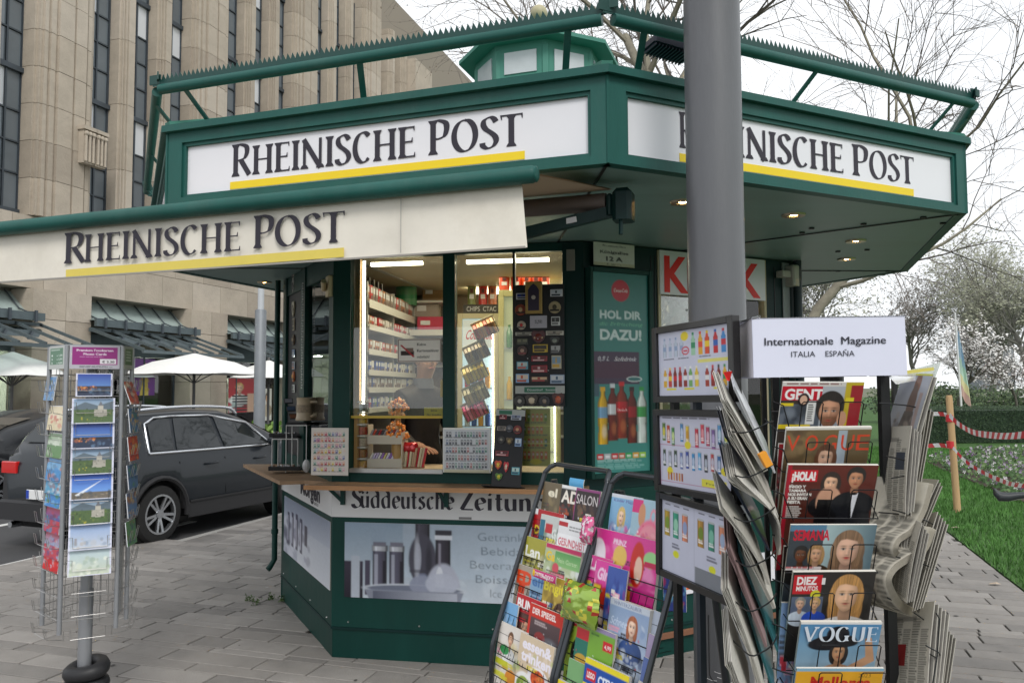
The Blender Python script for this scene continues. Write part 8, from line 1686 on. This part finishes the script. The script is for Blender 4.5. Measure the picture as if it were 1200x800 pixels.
for s in (-1, 1):
    chain(0, [(s*.1, 0, .88), (s*.11, -.02, .5), (s*.11, .02, .1), (s*.11, -.1, .04)], [.1, .065, .05, .045])
    w_ = chain(3, [(s*.17, 0, 1.44), (s*.235, -.02, 1.2), (s*.2, -.22, 1.08), (s*.17, -.27, 1.07)], [.075, .055, .04, .028])
    pm_ = chain(w_, [(s*.155, -.33, 1.06)], [(.034, .018)])
    for k, (dx, ln) in enumerate([(-.03, .07), (-.01, .085), (.01, .08), (.03, .062)]): chain(pm_, [(s*.155+dx, -.36, 1.06), (s*.155+dx*1.2, -.36-ln*.5, 1.05), (s*.155+dx*1.25, -.36-ln, 1.03)], [.010, .0088, .0075])
    chain(w_, [(s*.155-s*.035, -.31, 1.05), (s*.155-s*.055, -.345, 1.035)], [.012, .009])
skin_m = mat('skin', (.45, .25, .17), .5, var=.08); jack = mat('jacket_dark', (.02, .017, .02), .55, var=.3, vs=5, bump=.3, bs=12); trous = mat('trousers_dark', (.015, .016, .02), .8)
def mf(c): return 0 if (c.z > 1.55 or c.y < -.245 and c.z > 1.0) else (2 if c.z < .95 else 1)
hp = at(493, 423, 6.15)
ven = skin_body('person', V, E_, Rd, [skin_m, jack, trous], mf, (hp.x, 6.2, .3), R(38), 'person in a dark jacket behind the left window, head hidden by the notice')
m = MB(); hc = Vector((0, -.078, 1.73)); m.ell((0, -.165, 1.70), .013, .018, .022, 8, 6)
for s in (-1, 1): m.ell((s*.083, -.075, 1.71), .012, .022, .034, 8, 6)
m.build('face_parts', skin_m, ven, smooth=60)
for s in (-1, 1): m = MB(); m.ell((s*.032, -.148, 1.735), .013, .01, .009, 8, 6, 0); m.ell((s*.032, -.157, 1.735), .006, .003, .006, 8, 6, 1); m.build('eye', [mat('eye_white', (.6, .58, .55), .3), INK], ven, smooth=60)
m = MB(); m.ell((0, -.153, 1.655), .026, .008, .007, 8, 6); m.build('mouth', mat('lip', (.35, .12, .1), .5), ven, smooth=60)
m = MB(); m.ell((0, -.055, 1.785), .092, .105, .075, 16, 10); m.ell((0, -.02, 1.74), .086, .08, .09, 14, 10); m.build('hair', mat('hair_grey', (.08, .07, .065), .8, bump=.5, bs=60), ven, smooth=60)
m = MB(); m.lathe([(.085, 1.50), (.078, 1.56), (.072, 1.58), (.064, 1.57)], 18, c=(0, -.03, 0)); m.build('scarf', mat('scarf_grey', (.12, .13, .16), .9, var=.2), ven, smooth=60)
# notices on the glass
def sheet(nm, cvm, px0, py0, px1, py1, off, label, cat, t=.003, m=None, rollx=0):
    (u0, z1), (u1, z0) = F1p(px0, py0, off), F1p(px1, py1, off); o = link(nm, print_mesh(nm, cvm, u1-u0, z1-z0, t, m or MATTE)); o.matrix_world = onM(MB1, (u0+u1)/2, -off, z0) @ Matrix.Rotation(R(rollx), 4, 'X'); return tag(o, label, cat)
c = Cv(96, 54, 'f8f2ea'); c.rect(.02, .04, .98, .96, '6c4038'); c.rect(.035, .07, .965, .93, 'faf4ec'); c.text(.45, .3, .11, 'Keine', '3c3430', w=.2, off=.02); c.text(.45, .56, .11, 'Kartenzahlung', '3c3430', w=.49, off=.02); c.text(.45, .82, .11, 'möglich!', '3c3430', w=.28, off=.02); c.rect(.08, .52, .38, .7, '3a2c28'); c.rect(.2, .4, .36, .56, '8c7468'); c.poly([(.06, .28), (.1, .26), (.4, .76), (.36, .78)], 'c03038')
sheet('notice', c, 466, 397, 517, 424, -.006, 'white notice reading Keine Kartenzahlung möglich with a crossed-out card reader', 'notice')
c = Cv(50, 22, 'd8c020'); c.text(.5, .4, .16, 'Bitte', '3c3410', w=.3, align='c', off=.02); c.text(.5, .78, .16, 'Hier bestellen', '3c3410', w=.7, align='c', off=.02); sheet('notice', c, 497, 477, 520, 489, -.028, 'small yellow notice at the lower right of the left window', 'notice')
c = Cv(20, 40, 'd0c090'); sheet('notice', c, 516, 445, 520, 465, -.008, 'narrow cream slip stuck beside the mullion', 'notice')
def cans_sheet(w, h, bg, rows, cols, seed, cpal, ttl=None):
    c = Cv(w, h, bg); r = random.Random(seed)
    for i in range(rows):
        v = .08+.86*i/rows
        for j in range(cols):
            if r.random() < .93: u = .08+.86*j/cols; q = r.choice(cpal); c.rect(u, v+.02, u+.5/cols, v+.6/rows, q); c.rect(u+.1/cols, v+.2/rows, u+.4/cols, v+.35/rows, 'e8e8e8', .7)
        c.lines(.06, v+.64/rows, .94, v+.78/rows, 1, '555555', .6, seed+i)
    return c
c = cans_sheet(70, 96, 'd8d0c8', 7, 9, 3, ['c05060', '6c70a0', 'd8c050', '508878', 'c88858', '8c5c8c', 'd8a8b0']); c.noise(.1, .1, .9, .9, ['e8b0a0', 'd8d060', 'c86080', 'a8c0d8'], 26, .05, 4, .6)
t = sheet('drinks_sheet', c, 365, 501, 408, 557, .13, 'upright card of coloured drink cans at the left end of the counter', 'menu card', m=GLOSS)
c = cans_sheet(80, 76, 'cdd0d4', 5, 14, 5, ['707480', '50545c', 'a86868', '5c8c7c', '60708c', '404450']); c.rect(0, 0, 1, .035, 'f0efe8'); c.rect(0, .93, 1, 1, 'c8c4a8'); c.rect(0, 0, .03, 1, 'e0e0dc'); c.rect(.97, 0, 1, 1, 'e0e0dc')
t = sheet('price_board', c, 519, 501, 575, 554, .06, 'white framed price board standing on the counter by the mullion', 'price board', t=.02, m=GLOSS)
c = cans_sheet(54, 100, 'b8b060', 4, 6, 7, ['6c8c30', 'c85830', '5c8c50', '8c9c40', 'd87040', '3c6c60']); c.rect(0, .3, 1, .32, 'e0d880'); c.rect(0, .6, 1, .62, 'e0d880'); c.ell(.5, .92, .2, .05, 'd8c020')
sheet('drinks_sheet', c, 611, 478, 645, 546, -.05, 'yellowish drinks poster behind the right window pane', 'poster')
# ---------------------------------------------------------------- souvenir boards with magnets
def magnet(M, kind, w, h, cols, label):
    m = MB(); q = [mat('mag_'+c, c, .4, coat=.2, var=.1) for c in cols]
    if kind == 'round': m.lathe([(.0001, -.012), (w*.3, -.012), (w*.32, -.009), (w*.47, -.009), (w*.5, -.004), (w*.5, .0)], 18, 0, axis='y'); m.ell((0, -.013, w*.02), w*.18, .006, w*.2, 10, 6, 1); m.box(-w*.36, w*.36, -.013, -.01, -w*.3, -w*.16, 2)
    elif kind == 'crest':
        m.extr([(-w*.5, h*.3), (-w*.3, h*.5), (0, h*.42), (w*.3, h*.5), (w*.5, h*.3), (w*.35, -h*.2), (0, -h*.5), (-w*.35, -h*.2)], -.01, 0, 0); m.ell((0, -.01, 0), w*.25, .008, h*.28, 10, 6, 1); m.box(-w*.3, w*.3, -.014, -.01, -h*.1, h*.02, 2)
    else: m.cbox(-w/2, w/2, -.006, 0, -h/2, h/2, .002, 0); m.box(-w*.42, w*.42, -.0075, -.006, -h*.1, h*.38, 1); m.box(-w*.4, w*.3, -.0075, -.006, -h*.4, -h*.18, 2); m.box(-w*.1, w*.05, -.0085, -.0076, -h*.05, h*.3, 2)
    o = m.build('souvenir_magnet', q, smooth=35); o.matrix_world = M; return tag(o, label, 'magnet', 'souvenir magnets on the dark boards')
OB = .05
(bu0, bz1), (bu1, bz0) = F1p(603.5, 334, OB), F1p(662, 476, OB); bd_ = mat('board_black', (.012, .012, .014), .5)
t = thing('souvenir_board', 'tall black board of souvenir magnets hanging outside the right window pane', 'display board'); t.matrix_world = onM(MB1, bu0, -OB, bz0); BW, BH = bu1-bu0, bz1-bz0
m = MB(); m.cbox(0, BW, 0, .015, 0, BH, .003); m.build('board', bd_, t); zz = F1p(630, 461, OB)[1]-bz0; m = MB(); m.box(0, BW, -.006, 0, zz, zz+.05); hs = m.build('header_strip', mat('strip_grey', (.42, .44, .42), .5), t); m = MB(); m.box(.06, BW-.06, -.008, -.006, zz+.008, zz+.042); m.build('green_field', mat('field_green', (.04, .16, .1), .5), hs); lettering('Düsseldorf', wt, hs, .08, zz+.018, .014, .1, y=-.0095); lettering('Souvenirs', wt, hs, .2, zz+.018, .014, .07, y=-.0095)
spec = [(612, 347, 'sq', 14, 7, ('d8d8e0', '2c3c80', '303848'), 'white number-plate magnet at the top left of the tall board'), (652, 343, 'sq', 14, 8, ('d8d8e0', 'c8ccd8', '303848'), 'white number-plate magnet at the top right of the tall board'), (610, 363, 'round', 13, 0, ('8c3820', 'c8a880', '2c1c18'), 'round red-brown magnet below the upper left plate'), (650, 360, 'round', 14, 0, ('a89878', '403828', '1c1814'), 'round beige magnet below the upper right plate'), (611, 381, 'round', 10, 0, ('b8a898', 'c03030', '504848'), 'small round pale magnet in the left column'), (651, 376, 'sq', 10, 10, ('d8d8d8', '404040', '808080'), 'square white magnet with dark emblem in the right column'),
 (614, 391, 'sq', 20, 4, ('b8b4a8', '888478', '383430'), 'long grey letter magnet at the left of the board'), (650, 390, 'sq', 20, 5, ('c8c4b8', '90887c', '383430'), 'long grey letter magnet at the right of the board'), (631, 395, 'crest', 17, 15, ('4c1418', '6c2c28', 'b89870'), 'dark red crest magnet in the middle of the board'), (633, 408, 'sq', 17, 9, ('c8a828', '302818', '403010'), 'yellow rectangular magnet under the dark red crest'), (651, 409, 'sq', 12, 10, ('383838', 'a8a8a8', '686868'), 'black and grey square magnet right of the yellow one'), (612, 411, 'round', 12, 0, ('483028', 'b89888', '803030'), 'round brown magnet left of the yellow one'),
 (650, 399, 'crest', 11, 9, ('303430', '90948c', '505450'), 'small black crest magnet in the right column'), (612, 400, 'sq', 13, 7, ('282c20', '6c6c50', '484838'), 'dark green magnet in the left column'), (632, 420, 'sq', 18, 6, ('90202c', '601820', 'c8a8a8'), 'dark red letter magnet, upper of two'), (632, 432, 'sq', 18, 8, ('a02430', '701820', 'd8b8b8'), 'dark red letter magnet, lower of two'), (612, 428, 'sq', 13, 9, ('5898b0', 'b8c8c8', 'c86048'), 'turquoise town magnet in the left column'), (612, 443, 'sq', 15, 10, ('8cb0d8', 'd8c8b8', 'c05838'), 'light blue town magnet at the lower left of the board'), (632, 444, 'sq', 20, 6, ('382820', 'c8a888', 'a83030'), 'ring and letter magnet in the bottom middle'), (653, 444, 'sq', 16, 10, ('98a8c0', 'c8ccd0', '506880'), 'grey-blue town magnet at the lower right of the board'), (652, 424, 'sq', 11, 15, ('b8b098', '7c98b0', 'c8a040'), 'upright pale picture magnet in the right column'),
 (609, 470, 'round', 13, 0, ('30302c', 'a8a49c', '181818'), 'round grey magnet, first of four under the strip'), (623, 469, 'crest', 15, 13, ('383028', 'c8b8a0', '181818'), 'beige crest magnet, second of four under the strip'), (638, 470, 'round', 13, 0, ('2c2c30', '8c7c70', '181818'), 'round dark magnet, third of four under the strip'), (654, 468, 'crest', 14, 15, ('48201c', 'b85c40', '281818'), 'red-brown crest magnet, last of four under the strip')]
for px, py, kd, w, h, cl, lb in spec:
    u, z = F1p(px, py, OB+.008); k = 5.3/933*1.02; magnet(onM(MB1, u, -OB-.001, z), kd, w*k, (h or w)*k, cl, lb)
for i in range(5): u, z = F1p(607+i*12, 383+(i*37 % 60), OB); m = MB(); m.lathe([(.003, -.03), (.003, 0)], 6, c=(0, 0, 0), axis='y'); m.build('hook', ALU, t, loc=(u-bu0, 0, z-bz0))
u, z = F1p(626, 349, OB); t2 = thing('gift_box', 'tall gold and purple gift box hanging on the souvenir board', 'box'); t2.matrix_world = onM(MB1, u, -OB-.03, z); m = MB(); m.cbox(-.055, .055, 0, .03, -.105, .105, .004); m.build('frame', mat('gold_card', (.38, .25, .08), .4, metal=.3), t2); m = MB(); m.extr([(-.036, -.085), (.036, -.085), (.036, .05), (.02, .075), (0, .09), (-.02, .075), (-.036, .05)], -.002, 0); m.build('window', mat('box_purple', (.03, .02, .05), .3), t2); m = MB(); m.lathe([(.014, -.004), (.014, -.002)], 12, axis='y'); m.build('medallion', mat('medal', (.5, .45, .4), .4, metal=.5), t2)
c = Cv(24, 18, 'b8b4c0'); c.text(.5, .6, .25, '5,50', '303038', w=.4, align='c', off=.02); sheet('price_card', c, 621, 370, 641, 384, OB+.012, 'small white price card under the gold gift box', 'price card')
# more goods crowding the back of the shop
rr_ = random.Random(91); clut = ['8c2c28', 'c8b088', '4c6c40', '384878', 'd8c8a8', '6c4830', 'b87830', '9c9c98']
for k in range(46):
    px = rr_.choice([rr_.uniform(486, 518), rr_.uniform(535, 545), rr_.uniform(606, 655), rr_.uniform(800, 890)]); py = rr_.choice([392, 420, 448, 478, 505] if px < 700 else [365, 400, 430]); Y = 7.9 if px < 700 else 7.4
    a = at(px, py, Y); w, h = rr_.uniform(.06, .16), rr_.uniform(.08, .17); cl = clut[k % 8]; m = MB(); m.cbox(-w/2, w/2, 0, .08, 0, h, .004, 0); m.box(-w*.35, w*.3, -.002, 0, h*.4, h*.8, 1); m.box(-w*.3, w*.1, -.002, 0, h*.1, h*.25, 2)
    tag(m.build('goods_box', [mat('goods_'+cl, cl, .4, coat=.3), mat('goods_label', (.6, .56, .48), .5), INK], loc=a, rz=rr_.uniform(-.2, .2)), {'8c2c28': 'dark red', 'c8b088': 'tan', '4c6c40': 'green', '384878': 'navy', 'd8c8a8': 'cream', '6c4830': 'brown', 'b87830': 'ochre', '9c9c98': 'grey'}[cl]+' packet among the goods on the back wall of the kiosk', 'packet', 'goods on the back wall of the kiosk')
for z in (1.33, 1.56, 1.8, 2.03, 2.26): m = MB(); m.box(-1.1, 1.3, 7.85, 8.0, z-.02, z); K(m, 'wall_shelf', shelf_m)
# small slanted board on the counter
OS = .16; (su0, sz1), (su1, sz0) = F1p(575, 477, OS), F1p(610, 559, OS); t = thing('souvenir_stand', 'small black magnet stand with a green strip on the counter', 'display stand'); SM_ = onM(MB1, su0, -OS, 1.175) @ Matrix.Rotation(R(-12), 4, 'X') @ Matrix.Rotation(R(2), 4, 'Y'); t.matrix_world = SM_; SW, SH = su1-su0, sz1-1.175
m = MB(); m.cbox(0, SW, 0, .012, 0, SH, .003); m.box(-.05, SW+.03, -.06, .1, 0, .004); m.build('board', bd_, t); m = MB(); m.box(0, SW, -.005, 0, SH-.045, SH-.004); hs = m.build('header_strip', MATS['strip_grey'], t); m = MB(); m.box(.02, SW*.55, -.007, -.005, SH-.036, SH-.012); m.build('green_field', MATS['field_green'], hs)
s2 = [(.05, .42, 'sq', .05, .03, ('90202c', '601820', 'c8a8a8'), 'dark red letter magnet at the top left of the small stand'), (.14, .42, 'sq', .07, .035, ('b8bcc8', '788098', '303440'), 'pale blue letter magnet at the top right of the small stand'), (.045, .35, 'sq', .06, .03, ('a89c90', '605850', '303030'), 'grey-brown magnet on the small stand, second row left'), (.1, .35, 'round', .05, 0, ('50545c', '8c8c90', '202020'), 'round grey magnet in the second row of the small stand'), (.155, .345, 'round', .06, 0, ('7c2820', 'c89878', '301818'), 'round red magnet in the second row of the small stand'), (.05, .28, 'round', .05, 0, ('30302c', '908c80', '181818'), 'round dark magnet in the third row of the small stand'), (.105, .275, 'crest', .05, .05, ('584828', 'a08c60', '282018'), 'brown crest magnet in the third row of the small stand'), (.165, .27, 'sq', .045, .055, ('88a8d0', 'c8d0d8', '405878'), 'light blue picture magnet in the third row of the small stand'), (.06, .2, 'sq', .09, .035, ('8c2028', '501418', 'c8a0a0'), 'dark red word magnet in the fourth row of the small stand'), (.04, .13, 'crest', .05, .06, ('c84820', 'e0b040', '304820'), 'orange figure magnet low on the small stand'), (.095, .12, 'crest', .035, .07, ('c82830', 'd8c8b0', '203018'), 'slim red figure magnet low on the small stand'), (.16, .1, 'sq', .055, .05, ('4898a8', 'b8d0c8', '285060'), 'turquoise picture magnet low on the small stand'), (.05, .06, 'crest', .05, .05, ('507828', 'c8c040', '204018'), 'green figure magnet at the foot of the small stand')]
for u, z, kd, w, h, cl, lb in s2: magnet(SM_ @ Matrix.Translation((u*SW/.2, -.001, z*SH/.47)), kd, w*SW/.2, (h or w)*SW/.2, cl, lb)
for i, (px, py, lb) in enumerate([(588, 561, 'small flat magnet lying at the foot of the small stand'), (598, 563, 'square white magnet lying flat on the counter edge')]):
    a = ground(px, py, 1.18); m = MB(); m.cbox(-.03, .03, -.025, .025, 0, .006, .002, 0); m.box(-.02, .02, -.015, .015, .006, .007, 1); tag(m.build('souvenir_magnet', [wt, mat('mag_dark', (.05, .05, .05), .4)], loc=a, rz=.4+i), lb, 'magnet')
# left dark board with spoons and plates (in the side window)
for i, (py, kd, w, h, cl, lb) in enumerate([(322, 'round', .07, 0, ('b8b4a8', '707070', '303030'), 'grey round plate magnet topmost in the side window'), (335, 'crest', .06, .09, ('a8a4a0', '605c58', '303030'), 'grey crest magnet second in the side window'), (362, 'crest', .07, .1, ('c8c0a8', '8c8470', '303028'), 'pale figure magnet third in the side window'), (380, 'sq', .06, .08, ('a89c80', '605848', '303028'), 'brown picture magnet fourth in the side window'), (398, 'round', .07, 0, ('584838', 'a89878', '202020'), 'round brown magnet fifth in the side window'), (414, 'sq', .08, .05, ('8098b8', '506080', 'c8c8c8'), 'blue picture magnet sixth in the side window'), (428, 'sq', .08, .05, ('98a0b0', '687080', 'a86040'), 'grey-blue picture magnet seventh in the side window'), (441, 'round', .07, 0, ('a85828', 'd8a050', '401808'), 'orange round magnet eighth in the side window'), (455, 'sq', .08, .05, ('b8b8b8', '707478', '303030'), 'grey plate magnet lowest in the side window')]):
    u, z = hit(344, py, *b0, -.005); magnet(onM(MB0, u, .008, z), kd, w*1.3, (h or w)*1.3, cl, lb)
m = MB(); u = hit(355, 400, *b0, .02)[0]; z1_, z0_ = hit(355, 330, *b0, .02)[1], hit(355, 455, *b0, .02)[1]
for i in range(40): z = z0_+(z1_-z0_)*i/40; m.cbox(u-.006, u+.006, -.03, -.02, z, z+.012, .002) if i % 2 else m.cbox(u-.01, u-.002, -.03, -.022, z, z+.012, .002)
o = m.build('chain', ALU); o.matrix_world = MB0; o['kind'] = 'stuff'; tag(o, 'thin silver chain hanging in front of the side window', 'chain')
# goods behind the side pane
for i, (px, py, col, lb) in enumerate([(372, 345, 'b8502c', 'orange bag hanging behind the side pane'), (368, 375, 'c8a878', 'beige bag hanging behind the side pane'), (374, 405, '8c7048', 'brown bag hanging behind the side pane'), (366, 500, 'a88c58', 'small brown jug behind the side pane')]):
    u, z = hit(px, py, *b0, -.12); bag('goods_bag', lb, onM(MB0, u, .14, z-.09), .16, .2, .06, [mat('goods_'+col, col, .4, coat=.3)], 70+i, 'bag')
# jars, lollipop tree, candy rack
for i in range(6):
    z = 1.25+i*.078; u, _ = F1p(420, 520, -.07); cc = ['c89030', 'a05820', 'c8b0a0', 'b84030', 'd8b040', '8c8c90'][i]; t = thing('sweet_jar', ['amber', 'brown', 'cream', 'red', 'yellow', 'grey'][i]+' sweets in a clear jar, '+['lowest', 'second from the bottom', 'third from the bottom', 'fourth from the bottom', 'fifth from the bottom', 'topmost'][i]+' of the jar stack', 'jar', group='jars stacked at the left of the serving window'); t.matrix_world = onM(MB1, u+.01, .1, z)
    m = MB(); m.lathe([(.042, .002), (.044, .01), (.044, .055), (.0001, .06)], 16); m.build('sweets', mat('sweets_'+cc, cc, .35, coat=.6, var=.5, vs=60), t, smooth=40); m = MB(); m.lathe([(.047, 0), (.047, .066)], 16); m.build('jar', glass_mat('jar_glass', (.93, .93, .9), .05), t, smooth=40); m = MB(); m.lathe([(.048, .066), (.048, .076), (.0001, .077)], 16); m.build('lid', mat('jar_lid', (.45, .42, .38), .3, metal=.3), t, smooth=40)
u, z = F1p(466, 494, -.16); t = thing('lollipop_tree', 'round stand stuck full of orange lollipops in the left window', 'lollipop stand'); t.matrix_world = onM(MB1, u, .17, 0); m = MB(); rr_ = random.Random(8)
for cz, rb, nb_ in ((1.665, .062, 46), (1.50, .07, 54)):
    for i in range(nb_):
        v = Vector((rr_.gauss(0, 1), -abs(rr_.gauss(0, 1)), rr_.gauss(0, 1))).normalized()*rb*rr_.uniform(.9, 1.08); m.ell((v.x*1.15, v.y, cz+v.z), .0125, .0125, .0125, 6, 4, 0 if rr_.random() < .75 else 1)
o = m.build('lollipops', [mat('lolly_orange', (.95, .3, .03), .2, coat=1), mat('lolly_pale', (.85, .55, .3), .2, coat=1)], t, smooth=80); o['kind'] = 'stuff'; m = MB(); m.lathe([(.05, 1.25), (.045, 1.42), (.02, 1.46), (.02, 1.7), (.0001, 1.7)], 14); m.build('holder', mat('holder_amber', (.5, .3, .1), .3), t)
u0, u1 = F1p(428, 520, -.1)[0], F1p(471, 520, -.1)[0]; t = thing('sweet_rack', 'white two-level rack of sweets in the serving window', 'rack'); t.matrix_world = onM(MB1, u0, .1, 1.25); wR = u1-u0
for i, z in enumerate((.04, .2)):
    m = MB(); m.box(0, wR, 0, .14, z-.012, z); m.box(0, wR, -.004, 0, z-.03, z+.03); m.build('level', mat('rack_cream', (.6, .55, .45), .5), t)
m = MB(); m.box(0, .006, 0, .14, 0, .3); m.box(wR-.006, wR, 0, .14, 0, .25); m.build('side', MATS['rack_cream'], t)
rr_ = random.Random(5); pals = [['8c60b0', 'd8d0e0', 'c8b8d8', 'd8c878', 'e0dcd0'], ['a02828', '8c8c90', 'c8c8cc', 'b84830', '404048']]
for lv in (0, 1):
    for k in range(12):
        cl = rr_.choice(pals[lv]); m = MB(); m.cbox(-.007, .007, 0, .1, 0, .075, .002); o = m.build('sweet_packet', mat('sw_'+cl, cl, .3, coat=.5)); o.matrix_world = onM(MB1, u0+.018+k*(wR-.03)/12, .115, 1.25+(.04, .2)[lv]+.002) @ Matrix.Rotation(R(22), 4, 'Y') @ Matrix.Rotation(R(-18), 4, 'X'); tag(o, 'slim '+{'8c60b0': 'purple', 'd8d0e0': 'white', 'c8b8d8': 'lilac', 'd8c878': 'yellow', 'e0dcd0': 'cream', 'a02828': 'red', '8c8c90': 'grey', 'c8c8cc': 'silver', 'b84830': 'orange', '404048': 'black'}[cl]+' sweet packet on the '+('lower' if lv == 0 else 'upper')+' level of the white rack in the serving window', 'packet', 'sweet packets on the '+('lower' if lv == 0 else 'upper')+' rack level')
for k in range(9):
    cl = rr_.choice(['c83040', 'e0d8b8', 'd8c050', 'b82838', 'd0b090']); a = F1p(474+k*2.6, 545, -.14); m = MB(); m.tube([(0, 0, 0), (.012+.002*k, .0, .13)], .009, 8); o = m.build('candy_stick', mat('cs_'+cl, cl, .3, coat=.4), smooth=50); o.matrix_world = onM(MB1, a[0], .15+.01*(k % 2), 1.262); tag(o, {'c83040': 'red', 'e0d8b8': 'cream', 'd8c050': 'yellow', 'b82838': 'dark red', 'd0b090': 'beige'}[cl]+' candy stick in the box beside the white rack', 'candy stick', 'candy sticks beside the white rack')
u, z = F1p(479, 520, -.14); bag('sweet_bag', 'red foil bag resting on the candy sticks', onM(MB1, u, .16, 1.36), .12, .07, .06, [foil('foil_crimson', (.6, .02, .03))], 12, 'bag')
m = MB(); a, b = F1p(452, 549, -.1)[0], F1p(492, 549, -.1)[0]; m.cbox(a, b, .1, .22, 1.25, 1.262, .003); o = m.build('wood_tray', mat('tray_brown', (.22, .1, .05), .5)); o.matrix_world = MB1; tag(o, 'brown wooden tray under the candy sticks', 'tray')
a = ground(440, 558.5, 1.176); m = MB(); m.box(-.17, .17, -.05, .05, 0, .002); tag(m.build('paper_sheet', wt, loc=a, rz=.15), 'white sheet of paper lying on the counter under the serving window', 'paper')
a = ground(508, 551, 1.25); m = MB(); m.cbox(-.08, .08, -.04, .04, .0, .008, .002); tag(m.build('coin_tray', mat('coin_tray', (.6, .5, .3), .3), loc=(a.x, a.y+.05, 1.249), rz=.1), 'flat pale coin tray inside the serving window', 'tray')
# mug on its wire stand and trinket trays at the left end
sp_ = at(345, 540, 6.25); t = thing('wire_stand', 'white wire stand at the left end of the counter', 'stand', (sp_.x, 6.25, 1.172)); k = 6.25/933
def lx(px): return at(px, 500, 6.25).x-sp_.x
def lz(py): return at(345, py, 6.25).z-1.172
ww = mat('white_wire', (.7, .7, .68), .4)
for x0, x1, zt_, yb in ((320, 350, 514, -.02), (344, 367, 497, -.2)):
    m = MB()
    for x in (x0, x1):
        for y in (yb, yb+.16): m.tube([(lx(x), y, 0), (lx(x), y, lz(zt_))], .004, 5)
    m.tube([(lx(x0), yb, lz(zt_)), (lx(x1), yb, lz(zt_)), (lx(x1), yb+.16, lz(zt_)), (lx(x0), yb+.16, lz(zt_)), (lx(x0), yb, lz(zt_))], .004, 5); m.build('wire_leg', ww, t)
    m = MB(); m.cbox(lx(x0), lx(x1), yb, yb+.16, lz(zt_), lz(zt_)+.02, .003); m.build('shelf', BLK, t)
a = at(357, 497, 6.13); t = thing('beer_mug', 'cream stoneware mug standing on the tall wire stand', 'mug', (a.x, 6.13, a.z+.03), -.5); m = MB(); m.lathe([(.066, 0), (.07, .01), (.062, .03), (.06, .15), (.064, .17), (.058, .175), (.055, .165), (.054, .02), (.0001, .015)], 24); m.build('body', mat('stoneware', (.45, .36, .24), .4, var=.12, vs=12, coat=.3), t, smooth=50); m = MB(); m.tube(spline([(.058, 0, .14), (.1, 0, .14), (.11, 0, .09), (.09, 0, .04), (.06, 0, .035)], 5), .01, 8); m.build('handle', MATS['stoneware'], t, smooth=60); m = MB(); m.lathe([(.0625, .06), (.0625, .12)], 24); m.build('relief_band', mat('relief', (.28, .22, .15), .5, var=.4, vs=60), t, smooth=50)
rr_ = random.Random(15)
for nm, px, py, Y, n in (('long black tray of small trinkets on the lower wire shelf', 333, 513, 6.27, 10), ('black tray of trinkets lying on the counter under the wire stand', 333, 552, 6.0, 12)):
    a = at(px, py, Y); t = thing('trinket_tray', nm, 'tray', (a.x, Y+.05, a.z+.005)); m = MB(); m.cbox(-.12, .12, -.05, .1, 0, .012, .003); m.box(-.12, .12, -.05, -.045, .012, .03); m.box(-.12, -.115, -.045, .1, .012, .03); m.build('tray', BLK, t)
    for i in range(n): m = MB(); m.cbox(-.008, .008, -.01, .01, 0, rr_.uniform(.012, .03), .003); o = m.build('trinket', [ALU, mat('trinket_brown', (.2, .12, .08), .4), mat('trinket_grey', (.3, .3, .32), .3, metal=.5)][i % 3], t, loc=(-.1+.2*i/n+rr_.uniform(-.005, .005), rr_.uniform(-.03, .07), .012)); o.rotation_euler = (0, 0, rr_.uniform(0, 3))
for i in range(3):
    a = at(338+i*3, 470+i*9, 6.5); m = MB(); m.cbox(-.035, .035, -.004, .004, -.02, .025, .001, 0); m.box(-.03, .03, -.006, -.004, -.015, .02, 1); o = m.build('picture_book', [BLK, mat('bk_%d' % i, ['8c8c94', '506078', '8c6048'][i], .4)]); o.matrix_world = Matrix.Translation(a) @ Matrix.Rotation(R(30), 4, 'Z') @ Matrix.Rotation(R(-30), 4, 'X'); tag(o, ['upper', 'middle', 'lower'][i]+' small black-framed picture in the holder beside the mug', 'picture')
m = MB(); a = at(359, 545, 6.0); m.ell((0, 0, 0), .03, .012, .05, 12, 8); m.ell((.0, -.006, .0), .02, .008, .035, 10, 6); tag(m.build('glass_ornament', mat('ornament', (.5, .5, .5), .15, coat=.8), loc=(a.x, 6.0, 1.225), smooth=60), 'silvery oval ornament standing left of the can card', 'ornament')
